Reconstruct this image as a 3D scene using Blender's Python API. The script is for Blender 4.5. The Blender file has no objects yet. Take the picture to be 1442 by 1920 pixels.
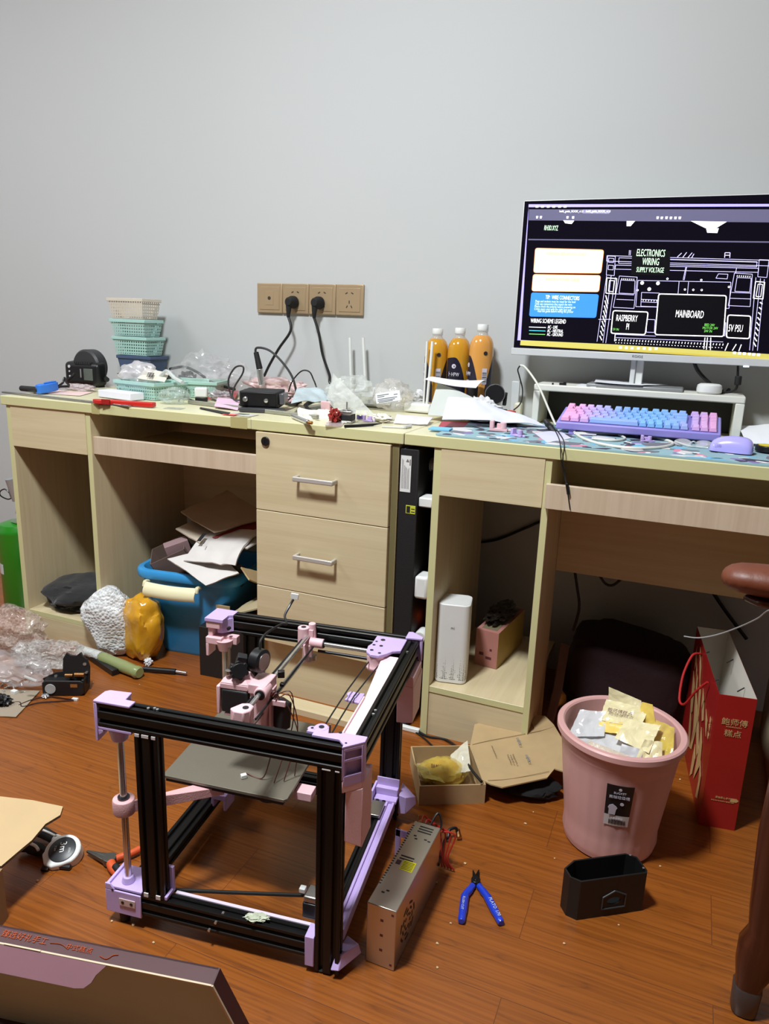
import bpy, bmesh, math, random
from mathutils import Vector, Matrix, Euler, noise

S = bpy.context.scene
COL = S.collection

# ---------------------------------------------------------------- camera, world, light, exposure
def setup_view():
    cam = bpy.data.cameras.new('camera'); co = bpy.data.objects.new('camera', cam); COL.objects.link(co)
    yaw, pitch, roll = map(math.radians, (22.2, 14.32, 2.06))
    f = Vector((-math.sin(yaw)*math.cos(pitch), math.cos(yaw)*math.cos(pitch), -math.sin(pitch)))
    r = Vector((math.cos(yaw), math.sin(yaw), 0)); u = r.cross(f)
    R = math.cos(roll)*r + math.sin(roll)*u; U = -math.sin(roll)*r + math.cos(roll)*u
    m = Matrix((R, U, -f)).transposed().to_4x4(); m.translation = (1.2635, -1.9885, 0.9911)
    co.matrix_world = m
    cam.sensor_fit = 'VERTICAL'; cam.sensor_height = 32.0; cam.lens = 32.0*1380/1920
    cam.clip_start = 0.01; cam.clip_end = 50
    S.camera = co
setup_view()
W = bpy.data.worlds.new('world'); S.world = W; W.use_nodes = True
W.node_tree.nodes['Background'].inputs[0].default_value = (0.8, 0.85, 0.9, 1)
W.node_tree.nodes['Background'].inputs[1].default_value = 0.0
def area(name, loc, size, power, color, aim):
    l = bpy.data.lights.new(name, 'AREA'); l.shape = 'DISK'; l.size = size; l.energy = power; l.color = color
    o = bpy.data.objects.new(name, l); COL.objects.link(o); o.location = loc
    o.rotation_euler = (Vector(aim)-Vector(loc)).to_track_quat('-Z', 'Y').to_euler()
    return o
area('ceiling_light', (0.5, -1.6, 2.66), 0.32, 92, (0.92, 0.975, 1.0), (0.5, -1.6, 0))
area('ceiling_light_left', (-1.55, -1.5, 2.66), 0.95, 34, (0.92, 0.975, 1.0), (-1.55, -1.5, 0))  # added fill that evens out the left wall; no lamp is known there
S.view_settings.view_transform = 'Standard'; S.view_settings.look = 'None'
S.view_settings.gamma = 1; S.view_settings.use_curve_mapping = False
S.view_settings.exposure = 0.0

# ---------------------------------------------------------------- materials
def lin(c):
    return tuple(((v/255)/12.92 if v/255 <= .04045 else ((v/255+.055)/1.055)**2.4) for v in c[:3]) + (1,)
MC = {}
def mat(name, rgb, rough=.5, metal=0, var=0, vscale=20, bump=0, bscale=60, coat=0, trans=0, emit=0, alpha=1, stretch=None, ior=None, sheen=0):
    if name in MC: return MC[name]
    m = bpy.data.materials.new(name); m.use_nodes = True; nt = m.node_tree; N = nt.nodes; L = nt.links
    b = N['Principled BSDF']; b.inputs['Base Color'].default_value = lin(rgb)
    b.inputs['Roughness'].default_value = rough; b.inputs['Metallic'].default_value = metal
    if coat: b.inputs['Coat Weight'].default_value = coat; b.inputs['Coat Roughness'].default_value = .08
    if trans: b.inputs['Transmission Weight'].default_value = trans
    if ior: b.inputs['IOR'].default_value = ior
    if sheen: b.inputs['Sheen Weight'].default_value = sheen
    if emit: b.inputs['Emission Color'].default_value = lin(rgb); b.inputs['Emission Strength'].default_value = emit
    if alpha < 1: b.inputs['Alpha'].default_value = alpha
    tc = N.new('ShaderNodeTexCoord'); mp = N.new('ShaderNodeMapping'); L.new(tc.outputs['Object'], mp.inputs[0])
    if stretch: mp.inputs['Scale'].default_value = stretch
    nz = N.new('ShaderNodeTexNoise'); nz.inputs['Scale'].default_value = vscale; nz.inputs['Detail'].default_value = 4
    L.new(mp.outputs[0], nz.inputs[0])
    v = var or .03
    hs = N.new('ShaderNodeMixRGB'); hs.blend_type = 'MULTIPLY'; hs.inputs[0].default_value = 1
    hs.inputs[1].default_value = lin(rgb)
    rp = N.new('ShaderNodeMapRange'); rp.inputs[1].default_value = .3; rp.inputs[2].default_value = .7
    rp.inputs[3].default_value = 1-v; rp.inputs[4].default_value = 1+v*.5
    L.new(nz.outputs[0], rp.inputs[0]); L.new(rp.outputs[0], hs.inputs[2]); L.new(hs.outputs[0], b.inputs['Base Color'])
    if bump:
        n2 = N.new('ShaderNodeTexNoise'); n2.inputs['Scale'].default_value = bscale; n2.inputs['Detail'].default_value = 5
        L.new(mp.outputs[0], n2.inputs[0]); bp = N.new('ShaderNodeBump'); bp.inputs['Strength'].default_value = bump
        bp.inputs['Distance'].default_value = .002; L.new(n2.outputs[0], bp.inputs['Height']); L.new(bp.outputs[0], b.inputs['Normal'])
    MC[name] = m; return m

def film(name, rgb, opacity=.35, rough=.12, bubble=False, bscale=90, bstr=.8):
    """thin clear plastic: transparent mixed with glossy and a little white diffuse"""
    if name in MC: return MC[name]
    m = bpy.data.materials.new(name); m.use_nodes = True; nt = m.node_tree; N = nt.nodes; L = nt.links
    out = N['Material Output']; pr = N['Principled BSDF']; pr.inputs['Base Color'].default_value = lin(rgb)
    pr.inputs['Roughness'].default_value = rough; pr.inputs['Coat Weight'].default_value = .6; pr.inputs['Coat Roughness'].default_value = .06
    tr = N.new('ShaderNodeBsdfTransparent'); tr.inputs[0].default_value = (.97, .97, .97, 1)
    mx = N.new('ShaderNodeMixShader'); tc = N.new('ShaderNodeTexCoord')
    if bubble:
        t = N.new('ShaderNodeTexVoronoi'); t.inputs['Scale'].default_value = bscale
        src = t.outputs['Distance']
    else:
        t = N.new('ShaderNodeTexNoise'); t.inputs['Scale'].default_value = bscale; t.inputs['Detail'].default_value = 6
        t.inputs['Distortion'].default_value = 1.2; src = t.outputs[0]
    L.new(tc.outputs['Object'], t.inputs['Vector'])
    bp = N.new('ShaderNodeBump'); bp.inputs['Strength'].default_value = bstr; bp.inputs['Distance'].default_value = .004
    bp.invert = bubble
    L.new(src, bp.inputs['Height']); L.new(bp.outputs[0], pr.inputs['Normal'])
    mr = N.new('ShaderNodeMapRange'); mr.inputs[1].default_value = .25; mr.inputs[2].default_value = .75
    mr.inputs[3].default_value = max(0, opacity-.14); mr.inputs[4].default_value = min(1, opacity+.14)
    L.new(src, mr.inputs[0]); L.new(mr.outputs[0], mx.inputs[0])
    L.new(tr.outputs[0], mx.inputs[1]); L.new(pr.outputs[0], mx.inputs[2]); L.new(mx.outputs[0], out.inputs[0])
    MC[name] = m; return m

def wood(name, rgb, dark, axis='z', rough=.45, scale=1.0, amt=.5):
    if name in MC: return MC[name]
    m = bpy.data.materials.new(name); m.use_nodes = True; nt = m.node_tree; N = nt.nodes; L = nt.links
    b = N['Principled BSDF']; b.inputs['Roughness'].default_value = rough
    tc = N.new('ShaderNodeTexCoord'); mp = N.new('ShaderNodeMapping'); L.new(tc.outputs['Object'], mp.inputs[0])
    s = {'x': (1.6, 40, 40), 'y': (40, 1.6, 40), 'z': (40, 40, 1.6)}[axis]
    mp.inputs['Scale'].default_value = tuple(v*scale for v in s)
    nz = N.new('ShaderNodeTexNoise'); nz.inputs['Scale'].default_value = 1.6; nz.inputs['Detail'].default_value = 6
    nz.inputs['Roughness'].default_value = .65; nz.inputs['Distortion'].default_value = .6
    L.new(mp.outputs[0], nz.inputs[0])
    cr = N.new('ShaderNodeValToRGB'); cr.color_ramp.elements[0].position = .35; cr.color_ramp.elements[1].position = .62
    cr.color_ramp.elements[0].color = lin([a*(1-amt)+d*amt for a, d in zip(rgb, dark)]); cr.color_ramp.elements[1].color = lin(rgb)
    L.new(nz.outputs[0], cr.inputs[0]); L.new(cr.outputs[0], b.inputs['Base Color'])
    bp = N.new('ShaderNodeBump'); bp.inputs['Strength'].default_value = .08; bp.inputs['Distance'].default_value = .001
    L.new(nz.outputs[0], bp.inputs['Height']); L.new(bp.outputs[0], b.inputs['Normal'])
    MC[name] = m; return m

def floor_mat():
    m = bpy.data.materials.new('laminate_floor'); m.use_nodes = True; nt = m.node_tree; N = nt.nodes; L = nt.links
    b = N['Principled BSDF']; b.inputs['Roughness'].default_value = .33
    b.inputs['Coat Weight'].default_value = .1; b.inputs['Coat Roughness'].default_value = .25
    tc = N.new('ShaderNodeTexCoord')
    mp = N.new('ShaderNodeMapping'); L.new(tc.outputs['Object'], mp.inputs[0])
    mp.inputs['Location'].default_value = (.21, -.037, 0)
    br = N.new('ShaderNodeTexBrick'); br.inputs['Scale'].default_value = 1; br.inputs['Brick Width'].default_value = .81
    br.inputs['Row Height'].default_value = .123; br.inputs['Mortar Size'].default_value = .0006; br.inputs['Mortar Smooth'].default_value = .3
    br.inputs['Bias'].default_value = 0; br.offset = .37; br.offset_frequency = 2
    br.inputs['Color1'].default_value = (.1, .1, .1, 1); br.inputs['Color2'].default_value = (.9, .9, .9, 1); br.inputs['Mortar'].default_value = (.5, .5, .5, 1)
    L.new(mp.outputs[0], br.inputs[0])
    # the grain, shifted from plank to plank
    ad = N.new('ShaderNodeVectorMath'); ad.operation = 'MULTIPLY_ADD'; ad.inputs[1].default_value = (3.1, 7.7, 1.3)
    L.new(br.outputs['Color'], ad.inputs[0]); L.new(tc.outputs['Object'], ad.inputs[2])
    m2 = N.new('ShaderNodeMapping'); m2.inputs['Scale'].default_value = (1.5, 11, 1); L.new(ad.outputs[0], m2.inputs[0])
    n1 = N.new('ShaderNodeTexNoise'); n1.inputs['Scale'].default_value = 1.5; n1.inputs['Detail'].default_value = 2; n1.inputs['Distortion'].default_value = .5
    L.new(m2.outputs[0], n1.inputs[0])
    ml = N.new('ShaderNodeMath'); ml.operation = 'MULTIPLY'; ml.inputs[1].default_value = 16; L.new(n1.outputs[0], ml.inputs[0])
    fr = N.new('ShaderNodeMath'); fr.operation = 'PINGPONG'; fr.inputs[1].default_value = 1; L.new(ml.outputs[0], fr.inputs[0])
    pw = N.new('ShaderNodeMath'); pw.operation = 'POWER'; pw.inputs[1].default_value = 7; L.new(fr.outputs[0], pw.inputs[0])
    m3 = N.new('ShaderNodeMapping'); m3.inputs['Scale'].default_value = (3.5, 190, 1); L.new(ad.outputs[0], m3.inputs[0])
    n2 = N.new('ShaderNodeTexNoise'); n2.inputs['Scale'].default_value = 1; n2.inputs['Detail'].default_value = 5; L.new(m3.outputs[0], n2.inputs[0])
    fine = N.new('ShaderNodeMapRange'); fine.inputs[1].default_value = .40; fine.inputs[2].default_value = .60; L.new(n2.outputs[0], fine.inputs[0])
    brk = N.new('ShaderNodeMath'); brk.operation = 'MULTIPLY'; L.new(pw.outputs[0], brk.inputs[0])
    inv = N.new('ShaderNodeMath'); inv.operation = 'SUBTRACT'; inv.inputs[0].default_value = 1.15; L.new(fine.outputs[0], inv.inputs[1]); L.new(inv.outputs[0], brk.inputs[1])
    base = N.new('ShaderNodeMixRGB'); base.inputs[1].default_value = lin((128, 69, 21)); base.inputs[2].default_value = lin((144, 80, 27)); L.new(fine.outputs[0], base.inputs[0])
    tone = N.new('ShaderNodeMixRGB'); tone.blend_type = 'MULTIPLY'; tone.inputs[0].default_value = 1
    tr = N.new('ShaderNodeMapRange'); tr.inputs[3].default_value = .93; tr.inputs[4].default_value = 1.05; L.new(br.outputs['Color'], tr.inputs[0])
    L.new(base.outputs[0], tone.inputs[1]); L.new(tr.outputs[0], tone.inputs[2])
    gm = N.new('ShaderNodeMixRGB'); gm.inputs[2].default_value = lin((84, 46, 24)); L.new(tone.outputs[0], gm.inputs[1])
    sc = N.new('ShaderNodeMath'); sc.operation = 'MULTIPLY'; sc.inputs[1].default_value = .42; sc.use_clamp = True; L.new(brk.outputs[0], sc.inputs[0]); L.new(sc.outputs[0], gm.inputs[0])
    mo = N.new('ShaderNodeMixRGB'); mo.inputs[2].default_value = lin((90, 48, 24)); L.new(gm.outputs[0], mo.inputs[1]); L.new(br.outputs['Fac'], mo.inputs[0])
    L.new(mo.outputs[0], b.inputs['Base Color'])
    bp = N.new('ShaderNodeBump'); bp.inputs['Strength'].default_value = .25; bp.inputs['Distance'].default_value = .0008; bp.invert = True
    sm = N.new('ShaderNodeMath'); sm.operation = 'ADD'; L.new(br.outputs['Fac'], sm.inputs[0]); L.new(sc.outputs[0], sm.inputs[1])
    L.new(sm.outputs[0], bp.inputs['Height']); L.new(bp.outputs[0], b.inputs['Normal'])
    return m

# ---------------------------------------------------------------- mesh building
class MB:
    """collects shapes in world coordinates (through the matrix M) as one mesh"""
    def __init__(s, M=None): s.b = bmesh.new(); s.M = M or Matrix(); s.mi = 0
    def m(s, i): s.mi = i; return s
    def add(s, vs, fs):
        V = [s.b.verts.new(s.M @ Vector(v)) for v in vs]
        out = []
        for f in fs:
            try: F = s.b.faces.new([V[i] for i in f]); F.material_index = s.mi; out.append(F)
            except ValueError: pass
        return out
    def box(s, x0, x1, y0, y1, z0, z1, X=None):
        v = [Vector((x, y, z)) for z in (z0, z1) for y in (y0, y1) for x in (x0, x1)]
        if X: v = [X @ p for p in v]
        s.add(v, [(0,2,3,1),(4,5,7,6),(0,1,5,4),(2,6,7,3),(0,4,6,2),(1,3,7,5)]); return s
    def cbox(s, c, d, rot=(0,0,0)):
        X = Matrix.Translation(c) @ Euler(rot).to_matrix().to_4x4()
        return s.box(-d[0]/2, d[0]/2, -d[1]/2, d[1]/2, -d[2]/2, d[2]/2, X)
    def hexa(s, pts): # 8 points: bottom 4 (ccw), top 4
        s.add(pts, [(3,2,1,0),(4,5,6,7),(0,1,5,4),(1,2,6,5),(2,3,7,6),(3,0,4,7)]); return s
    def prism(s, poly, z0, z1, X=None):
        n = len(poly); v = [Vector((p[0], p[1], z0)) for p in poly] + [Vector((p[0], p[1], z1)) for p in poly]
        if X: v = [X @ p for p in v]
        s.add(v, [tuple(range(n))[::-1], tuple(range(n, 2*n))] + [(i, (i+1) % n, n+(i+1) % n, n+i) for i in range(n)]); return s
    def cyl(s, p0, p1, r0, r1=None, n=20, cap=True):
        r1 = r0 if r1 is None else r1; p0 = Vector(p0); p1 = Vector(p1); d = (p1-p0).normalized()
        a = d.orthogonal().normalized(); b = d.cross(a); v = []
        for p, r in ((p0, r0), (p1, r1)):
            for i in range(n):
                t = 2*math.pi*i/n; v.append(p + r*(math.cos(t)*a + math.sin(t)*b))
        f = [(i, (i+1) % n, n+(i+1) % n, n+i) for i in range(n)]
        if cap: f += [tuple(range(n))[::-1], tuple(range(n, 2*n))]
        s.add(v, f); return s
    def lathe(s, prof, c=(0,0,0), n=32, X=None, sx=1, sy=1, flute=None):
        v = []; X = X or Matrix.Translation(c)
        for (r, z) in prof:
            for i in range(n):
                t = 2*math.pi*i/n; k = r*(1 + (flute(t, z) if flute else 0))
                v.append(X @ Vector((k*math.cos(t)*sx, k*math.sin(t)*sy, z)))
        f = [(j*n+i, j*n+(i+1) % n, (j+1)*n+(i+1) % n, (j+1)*n+i) for j in range(len(prof)-1) for i in range(n)]
        if prof[0][0] > 1e-5: f.append(tuple(range(n))[::-1])
        if prof[-1][0] > 1e-5: f.append(tuple(range((len(prof)-1)*n, len(prof)*n)))
        s.add(v, f); return s
    def tube(s, pts, r, n=8, sub=6, closed=False):
        P = [Vector(p) for p in pts]
        if sub > 1 and len(P) > 2:
            Q = []
            for i in range(len(P)-1):
                a = P[max(i-1, 0)]; b = P[i]; c = P[i+1]; d = P[min(i+2, len(P)-1)]
                for k in range(sub):
                    t = k/sub; Q.append(.5*((2*b)+(c-a)*t+(2*a-5*b+4*c-d)*t*t+(3*b-a-3*c+d)*t**3))
            Q.append(P[-1]); P = Q
        v = []; prev = None
        for i, p in enumerate(P):
            d = (P[min(i+1, len(P)-1)]-P[max(i-1, 0)])
            d = d.normalized() if d.length > 1e-9 else Vector((0,0,1))
            if prev is None: a = d.orthogonal().normalized()
            else: a = (prev - d*prev.dot(d)); a = a.normalized() if a.length > 1e-6 else d.orthogonal().normalized()
            prev = a; b = d.cross(a); rr = r[min(i*len(r)//len(P), len(r)-1)] if isinstance(r, (list, tuple)) else r
            for k in range(n):
                t = 2*math.pi*k/n; v.append(p + rr*(math.cos(t)*a+math.sin(t)*b))
        f = [(j*n+i, j*n+(i+1) % n, (j+1)*n+(i+1) % n, (j+1)*n+i) for j in range(len(P)-1) for i in range(n)]
        f += [tuple(range(n))[::-1], tuple(range((len(P)-1)*n, len(P)*n))]
        s.add(v, f); return s
    def grid(s, fn, nu, nv, thick=0, closed_u=False):
        """surface fn(u,v) in 0..1; thick gives a solid slab"""
        P = [[Vector(fn(i/(nu), j/(nv))) for j in range(nv+1)] for i in range(nu+1)]
        idx = lambda i, j: i*(nv+1)+j
        v = [p for row in P for p in row]
        f = [(idx(i,j), idx(i+1,j), idx(i+1,j+1), idx(i,j+1)) for i in range(nu) for j in range(nv)]
        if thick:
            K = len(v); nr = []
            for i in range(nu+1):
                for j in range(nv+1):
                    a = P[min(i+1,nu)][j]-P[max(i-1,0)][j]; b = P[i][min(j+1,nv)]-P[i][max(j-1,0)]
                    nn = a.cross(b); nr.append(nn.normalized() if nn.length > 1e-12 else Vector((0,0,1)))
            v = v + [p - nn*thick for p, nn in zip(v, nr)]
            f += [(idx(i,j)+K, idx(i,j+1)+K, idx(i+1,j+1)+K, idx(i+1,j)+K) for i in range(nu) for j in range(nv)]
            for i in range(nu):
                f += [(idx(i,0), idx(i,0)+K, idx(i+1,0)+K, idx(i+1,0)), (idx(i,nv), idx(i+1,nv), idx(i+1,nv)+K, idx(i,nv)+K)]
            for j in range(nv):
                f += [(idx(0,j), idx(0,j+1), idx(0,j+1)+K, idx(0,j)+K), (idx(nu,j), idx(nu,j)+K, idx(nu,j+1)+K, idx(nu,j+1))]
        s.add(v, f); return s
    def sheet(s, c, nu=14, nv=10, thick=.0006, amp=.0, seed=0, freq=9, fold=None):
        """c: four corners in order; amp: crumple height"""
        c = [Vector(p) for p in c]; nrm = (c[1]-c[0]).cross(c[3]-c[0]).normalized()
        def fn(u, v):
            p = (c[0]*(1-u)+c[1]*u)*(1-v)+(c[3]*(1-u)+c[2]*u)*v
            q = p*freq+Vector((seed*3.7, seed*1.9, seed))
            h = (noise.noise(q)+.5*(abs(noise.noise(q*2.3))*2-.6))*amp
            if fold: h += fold(u, v)
            return p+nrm*h
        return s.grid(fn, nu, nv, thick)
    def blob(s, c, d, seed=0, amp=.25, freq=3, rotz=0, sub=4, flat=.0, squareness=1.0, tilt=(0,0)):
        """crumpled closed pillow, sitting on its base"""
        t = bmesh.new(); bmesh.ops.create_icosphere(t, subdivisions=sub, radius=1)
        R = Euler((tilt[0], tilt[1], rotz)).to_matrix(); o = Vector((seed*5.1, seed*2.3, seed*1.7))
        idx = {}; vs = []
        for v in t.verts:
            p = v.co.normalized(); q = Vector([math.copysign(abs(k)**squareness, k) for k in p])
            n1 = noise.noise(p*freq+o); n2 = abs(noise.noise(p*freq*2.1+o)); n3 = abs(noise.noise(p*freq*4.3+o))
            k = 1+amp*(n1*1.2-n2*.9-n3*.45+.3)
            q = q*k; q = Vector((q.x*d[0]/2, q.y*d[1]/2, q.z*d[2]/2)); q = R @ q
            if q.z < -d[2]/2*(1-flat): q.z = -d[2]/2*(1-flat)
            vs.append(Vector(c)+Vector((0, 0, d[2]/2*(1-flat)))+q)
        s.add(vs, [tuple(v.index for v in f.verts) for f in t.faces]); t.free(); return s
    def done(s, name, mats, parent=None, smooth=True, bevel=0, label=None, seg=2, angle=40, keep=False, each=False):
        if each: return s.split(name, mats, parent, smooth, bevel)
        bmesh.ops.recalc_face_normals(s.b, faces=s.b.faces[:])
        me = bpy.data.meshes.new(name)
        vs = [v.co for v in s.b.verts]
        if parent is None:
            lo = Vector([min(v[i] for v in vs) for i in range(3)]); hi = Vector([max(v[i] for v in vs) for i in range(3)])
            T = Matrix.Translation(((lo.x+hi.x)/2, (lo.y+hi.y)/2, lo.z)) if not keep else Matrix()
        else: T = wm(parent)
        s.b.transform(T.inverted()); s.b.to_mesh(me); s.b.free()
        for mm in (mats if isinstance(mats, (list, tuple)) else [mats]): me.materials.append(mm)
        if smooth:
            me.polygons.foreach_set('use_smooth', [True]*len(me.polygons)); me.set_sharp_from_angle(angle=math.radians(angle))
        o = bpy.data.objects.new(name, me); COL.objects.link(o)
        if parent is None: o.matrix_world = T; o['_w'] = [c for r in T for c in r]
        else: o.parent = parent; o['_w'] = [c for r in T for c in r]
        if bevel:
            md = o.modifiers.new('bevel', 'BEVEL'); md.width = bevel; md.segments = seg; md.limit_method = 'ANGLE'; md.angle_limit = math.radians(35); md.harden_normals = False
        if label: o['label'] = label
        return o
def _split(s, name, mats, parent, smooth, bevel):
    s.b.verts.ensure_lookup_table(); seen = set(); out = []
    for v in s.b.verts:
        if v in seen: continue
        st = [v]; isl = set()
        while st:
            a = st.pop()
            if a in isl: continue
            isl.add(a); st += [e.other_vert(a) for e in a.link_edges if e.other_vert(a) not in isl]
        seen |= isl; q = MB(); idx = {a: i for i, a in enumerate(isl)}
        vs = [a.co.copy() for a in isl]; fs = []; mi = []
        for a in isl:
            for f in a.link_faces:
                if f.verts[0] is a: fs.append([idx[w] for w in f.verts]); mi.append(f.material_index)
        for F, k in zip(q.add(vs, fs), mi): F.material_index = k
        out.append(q.done(name, mats, parent, smooth, bevel))
    s.b.free(); return out
MB.split = _split
def wm(o):
    w = list(o['_w']); return Matrix((w[0:4], w[4:8], w[8:12], w[12:16]))
def thing(name, label, cat, loc=(0,0,0), rotz=0, group=None, M=None):
    o = bpy.data.objects.new(name, None); COL.objects.link(o); o.empty_display_size = .03
    T = M if M is not None else (Matrix.Translation(loc) @ Matrix.Rotation(rotz, 4, 'Z'))
    o.matrix_world = T; o['_w'] = [c for r in T for c in r]
    o['label'] = label; o['category'] = cat
    if group: o['group'] = group
    return o
def tag(o, label, cat, group=None, kind=None):
    o['label'] = label; o['category'] = cat
    if group: o['group'] = group
    if kind: o['kind'] = kind
    return o
def struct(o): o['kind'] = 'structure'; return o
def frame(loc, right, up):
    """matrix whose x is right, y is up, z is out of the surface"""
    r = Vector(right).normalized(); u = Vector(up); u = (u - r*u.dot(r)).normalized(); n = r.cross(u)
    m = Matrix((r, u, n)).transposed().to_4x4(); m.translation = Vector(loc); return m
def text(name, lines, F, m, parent, sx=1.0, lift=.0004, label=None, ext=.0002):
    """lines: (string, x, y, size[, align[, squeeze]]) written on the frame F"""
    if name.endswith('lettering') and len(lines) > 1:
        return [text(name, [l_], F, m, parent, sx, lift, label, ext) for l_ in lines]
    b = bmesh.new()
    for ln in lines:
        st, x, y, sz = ln[:4]; al = ln[4] if len(ln) > 4 else 'LEFT'; sq = ln[5] if len(ln) > 5 else sx
        cu = bpy.data.curves.new('t', 'FONT'); cu.body = st; cu.size = sz; cu.align_x = al; cu.extrude = ext; cu.resolution_u = 2
        ob = bpy.data.objects.new('t', cu); COL.objects.link(ob)
        dg = bpy.context.evaluated_depsgraph_get(); me = bpy.data.meshes.new_from_object(ob.evaluated_get(dg))
        me.transform(F @ Matrix.Translation((x, y, lift)) @ Matrix.Diagonal((sq, 1, 1, 1)))
        b.from_mesh(me); bpy.data.objects.remove(ob); bpy.data.curves.remove(cu); bpy.data.meshes.remove(me)
    q = MB(); q.b.free(); q.b = b
    return q.done(name, m, parent, smooth=False, label=label)

# ---------------------------------------------------------------- shared materials
wall_m = mat('wall_paint', (189, 191, 191), .75, var=.015, vscale=1.5, bump=.05, bscale=220)
ceil_m = mat('ceiling_paint', (228, 227, 224), .8)
maple = wood('maple_board', (208, 192, 156), (188, 168, 130), 'z', .42, .8)
maple_x = wood('maple_board_across', (210, 194, 158), (190, 170, 132), 'x', .42, .8)
maple_y = wood('maple_board_deep', (208, 192, 156), (188, 168, 130), 'y', .42, .8)
pinkwood = wood('washed_ash_board', (204, 184, 160), (182, 158, 134), 'z', .45, .9)
edge = mat('edge_band', (204, 200, 150), .4, var=.02)
deskt = mat('desk_top_laminate', (218, 212, 176), .32, var=.03, vscale=6)
blackp = mat('black_plastic', (20, 20, 22), .38, var=.06)
blackm = mat('matte_black_plastic', (24, 24, 26), .6, bump=.2, bscale=300)
anod = mat('black_anodised_aluminium', (11, 11, 12), .4, metal=.3, var=.05)
groove = mat('extrusion_groove', (6, 6, 7), .55)
lilac = mat('lilac_printed_plastic', (196, 172, 226), .42, bump=.25, bscale=400, stretch=(1, 1, 6))
pinkp = mat('pink_printed_plastic', (233, 190, 196), .42, bump=.25, bscale=400, stretch=(1, 1, 6))
steel = mat('polished_steel', (206, 205, 204), .22, metal=.82)
steelr = mat('brushed_steel', (176, 174, 170), .36, metal=1, var=.05)
darkst = mat('dark_steel', (70, 70, 74), .35, metal=1)
white = mat('white_plastic', (226, 227, 224), .35)
whitem = mat('white_paper', (226, 228, 232), .8, var=.02)
cream = mat('cream_plastic', (226, 218, 186), .4)
rubber = mat('black_rubber', (14, 14, 15), .7)
cardb = mat('brown_cardboard', (176, 149, 108), .8, var=.06, vscale=30)
cardd = mat('cardboard_core', (118, 94, 64), .9)
ink = mat('black_ink', (26, 26, 30), .6)
redp = mat('red_plastic', (196, 40, 34), .35)
brass = mat('brass', (190, 140, 90), .3, metal=1)
gold = mat('gold_print', (214, 178, 122), .45, metal=.2)
clear = film('clear_film', (232, 232, 236), .32, .1, bscale=22)
milky = film('milky_film', (226, 230, 228), .62, .18, bscale=16)
bubble = film('bubble_film', (214, 210, 206), .38, .1, bubble=True, bscale=130, bstr=1.0)
wirem = mat('black_cable', (16, 15, 16), .45)
greyw = mat('grey_wire', (150, 150, 150), .4)

# ---------------------------------------------------------------- room shell
RX0, RX1, RY0, RY1, RH = -2.4, 3.6, -4.6, .10, 2.72
dark_wall = mat('low_bounce_wall_paint', (84, 76, 70), .8); side_wall = mat('side_wall_paint', (176, 176, 174), .8)  # unseen walls, tones chosen for bounce; front darkened to dim the desk recesses
o = MB().box(RX0, RX1, RY0, RY1, -.05, 0).done('floor', floor_mat(), keep=True, smooth=False); struct(o)
struct(MB().box(RX0-.1, RX1+.1, RY0-.1, RY1+.1, RH, RH+.05).done('ceiling', ceil_m, smooth=False))
struct(MB().box(RX0-.1, RX1+.1, RY1, RY1+.1, -.05, RH).done('wall_back', wall_m, smooth=False))
struct(MB().box(RX0-.1, RX1+.1, RY0-.1, RY0, -.05, RH).done('wall_front', dark_wall, smooth=False))
struct(MB().box(RX0-.1, RX0, RY0, RY1, -.05, RH).done('wall_left', side_wall, smooth=False))
struct(MB().box(RX1, RX1+.1, RY0, RY1, -.05, RH).done('wall_right', side_wall, smooth=False))

# ---------------------------------------------------------------- desks
YF = -.42; YB = .088
def panel(name, x0, x1, y0, y1, z0, z1, parent, face, fr=edge, bev=.0006):
    """board with a banded front edge"""
    b = MB().box(x0, x1, y0, y1, z0, z1)
    for f in b.b.faces:
        if all(abs(v.co.y-y0) < 1e-6 for v in f.verts): f.material_index = 1
    return b.done(name, [face, fr], parent, smooth=False, bevel=bev, seg=1)
def handle(x0, x1, z, parent):
    b = MB(); y = YF-.004
    b.box(x0, x1, y-.028, y-.021, z-.006, z+.006)
    b.box(x0, x0+.007, y-.024, y, z-.006, z+.006); b.box(x1-.007, x1, y-.024, y, z-.006, z+.006)
    b.done('handle', mat('satin_nickel', (196, 192, 186), .4, metal=.35), parent, bevel=.0022, seg=2)

d1 = thing('desk', 'maple laminate desk along the left wall part with open cubby, tub space and drawers', 'desk', (0.03, -.16, 0))
panel('tabletop', -.603, .2535, YF, YB, .724, .75, d1, deskt, edge, .0015)
panel('tabletop', .2545, .664, YF, YB, .724, .75, d1, deskt, edge, .0015)
panel('side_panel', -.589, -.571, YF+.006, YB-.09, 0, .724, d1, maple)
panel('divider_panel', -.289, -.2725, YF+.006, YB-.09, 0, .724, d1, maple)
panel('divider_panel', .262, .2755, YF+.024, YB-.09, 0, .724, d1, maple)
panel('side_panel', .636, .652, YF+.006, YB-.09, 0, .724, d1, maple, mat('dark_edge_band', (120, 110, 74), .45))
panel('apron', -.571, -.289, YF+.004, YF+.02, .604, .7235, d1, maple_x, maple_x)
panel('shelf', -.571, -.289, YF+.007, YB-.09, .071, .087, d1, maple_y)
panel('plinth', -.571, -.289, YF+.007, YF+.022, 0, .0705, d1, maple_x, maple_x)
kt = panel('keyboard_tray', -.272, .2615, YF+.012, YF+.028, .608, .657, d1, pinkwood, pinkwood)
MB().box(-.262, .256, YF+.028, -.06, .617, .632).done('tray_board', maple_x, kt, smooth=False)
MB().box(-.272, .262, -.015, -.0, .36, .724).done('modesty_panel', maple_x, d1, smooth=False)
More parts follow.
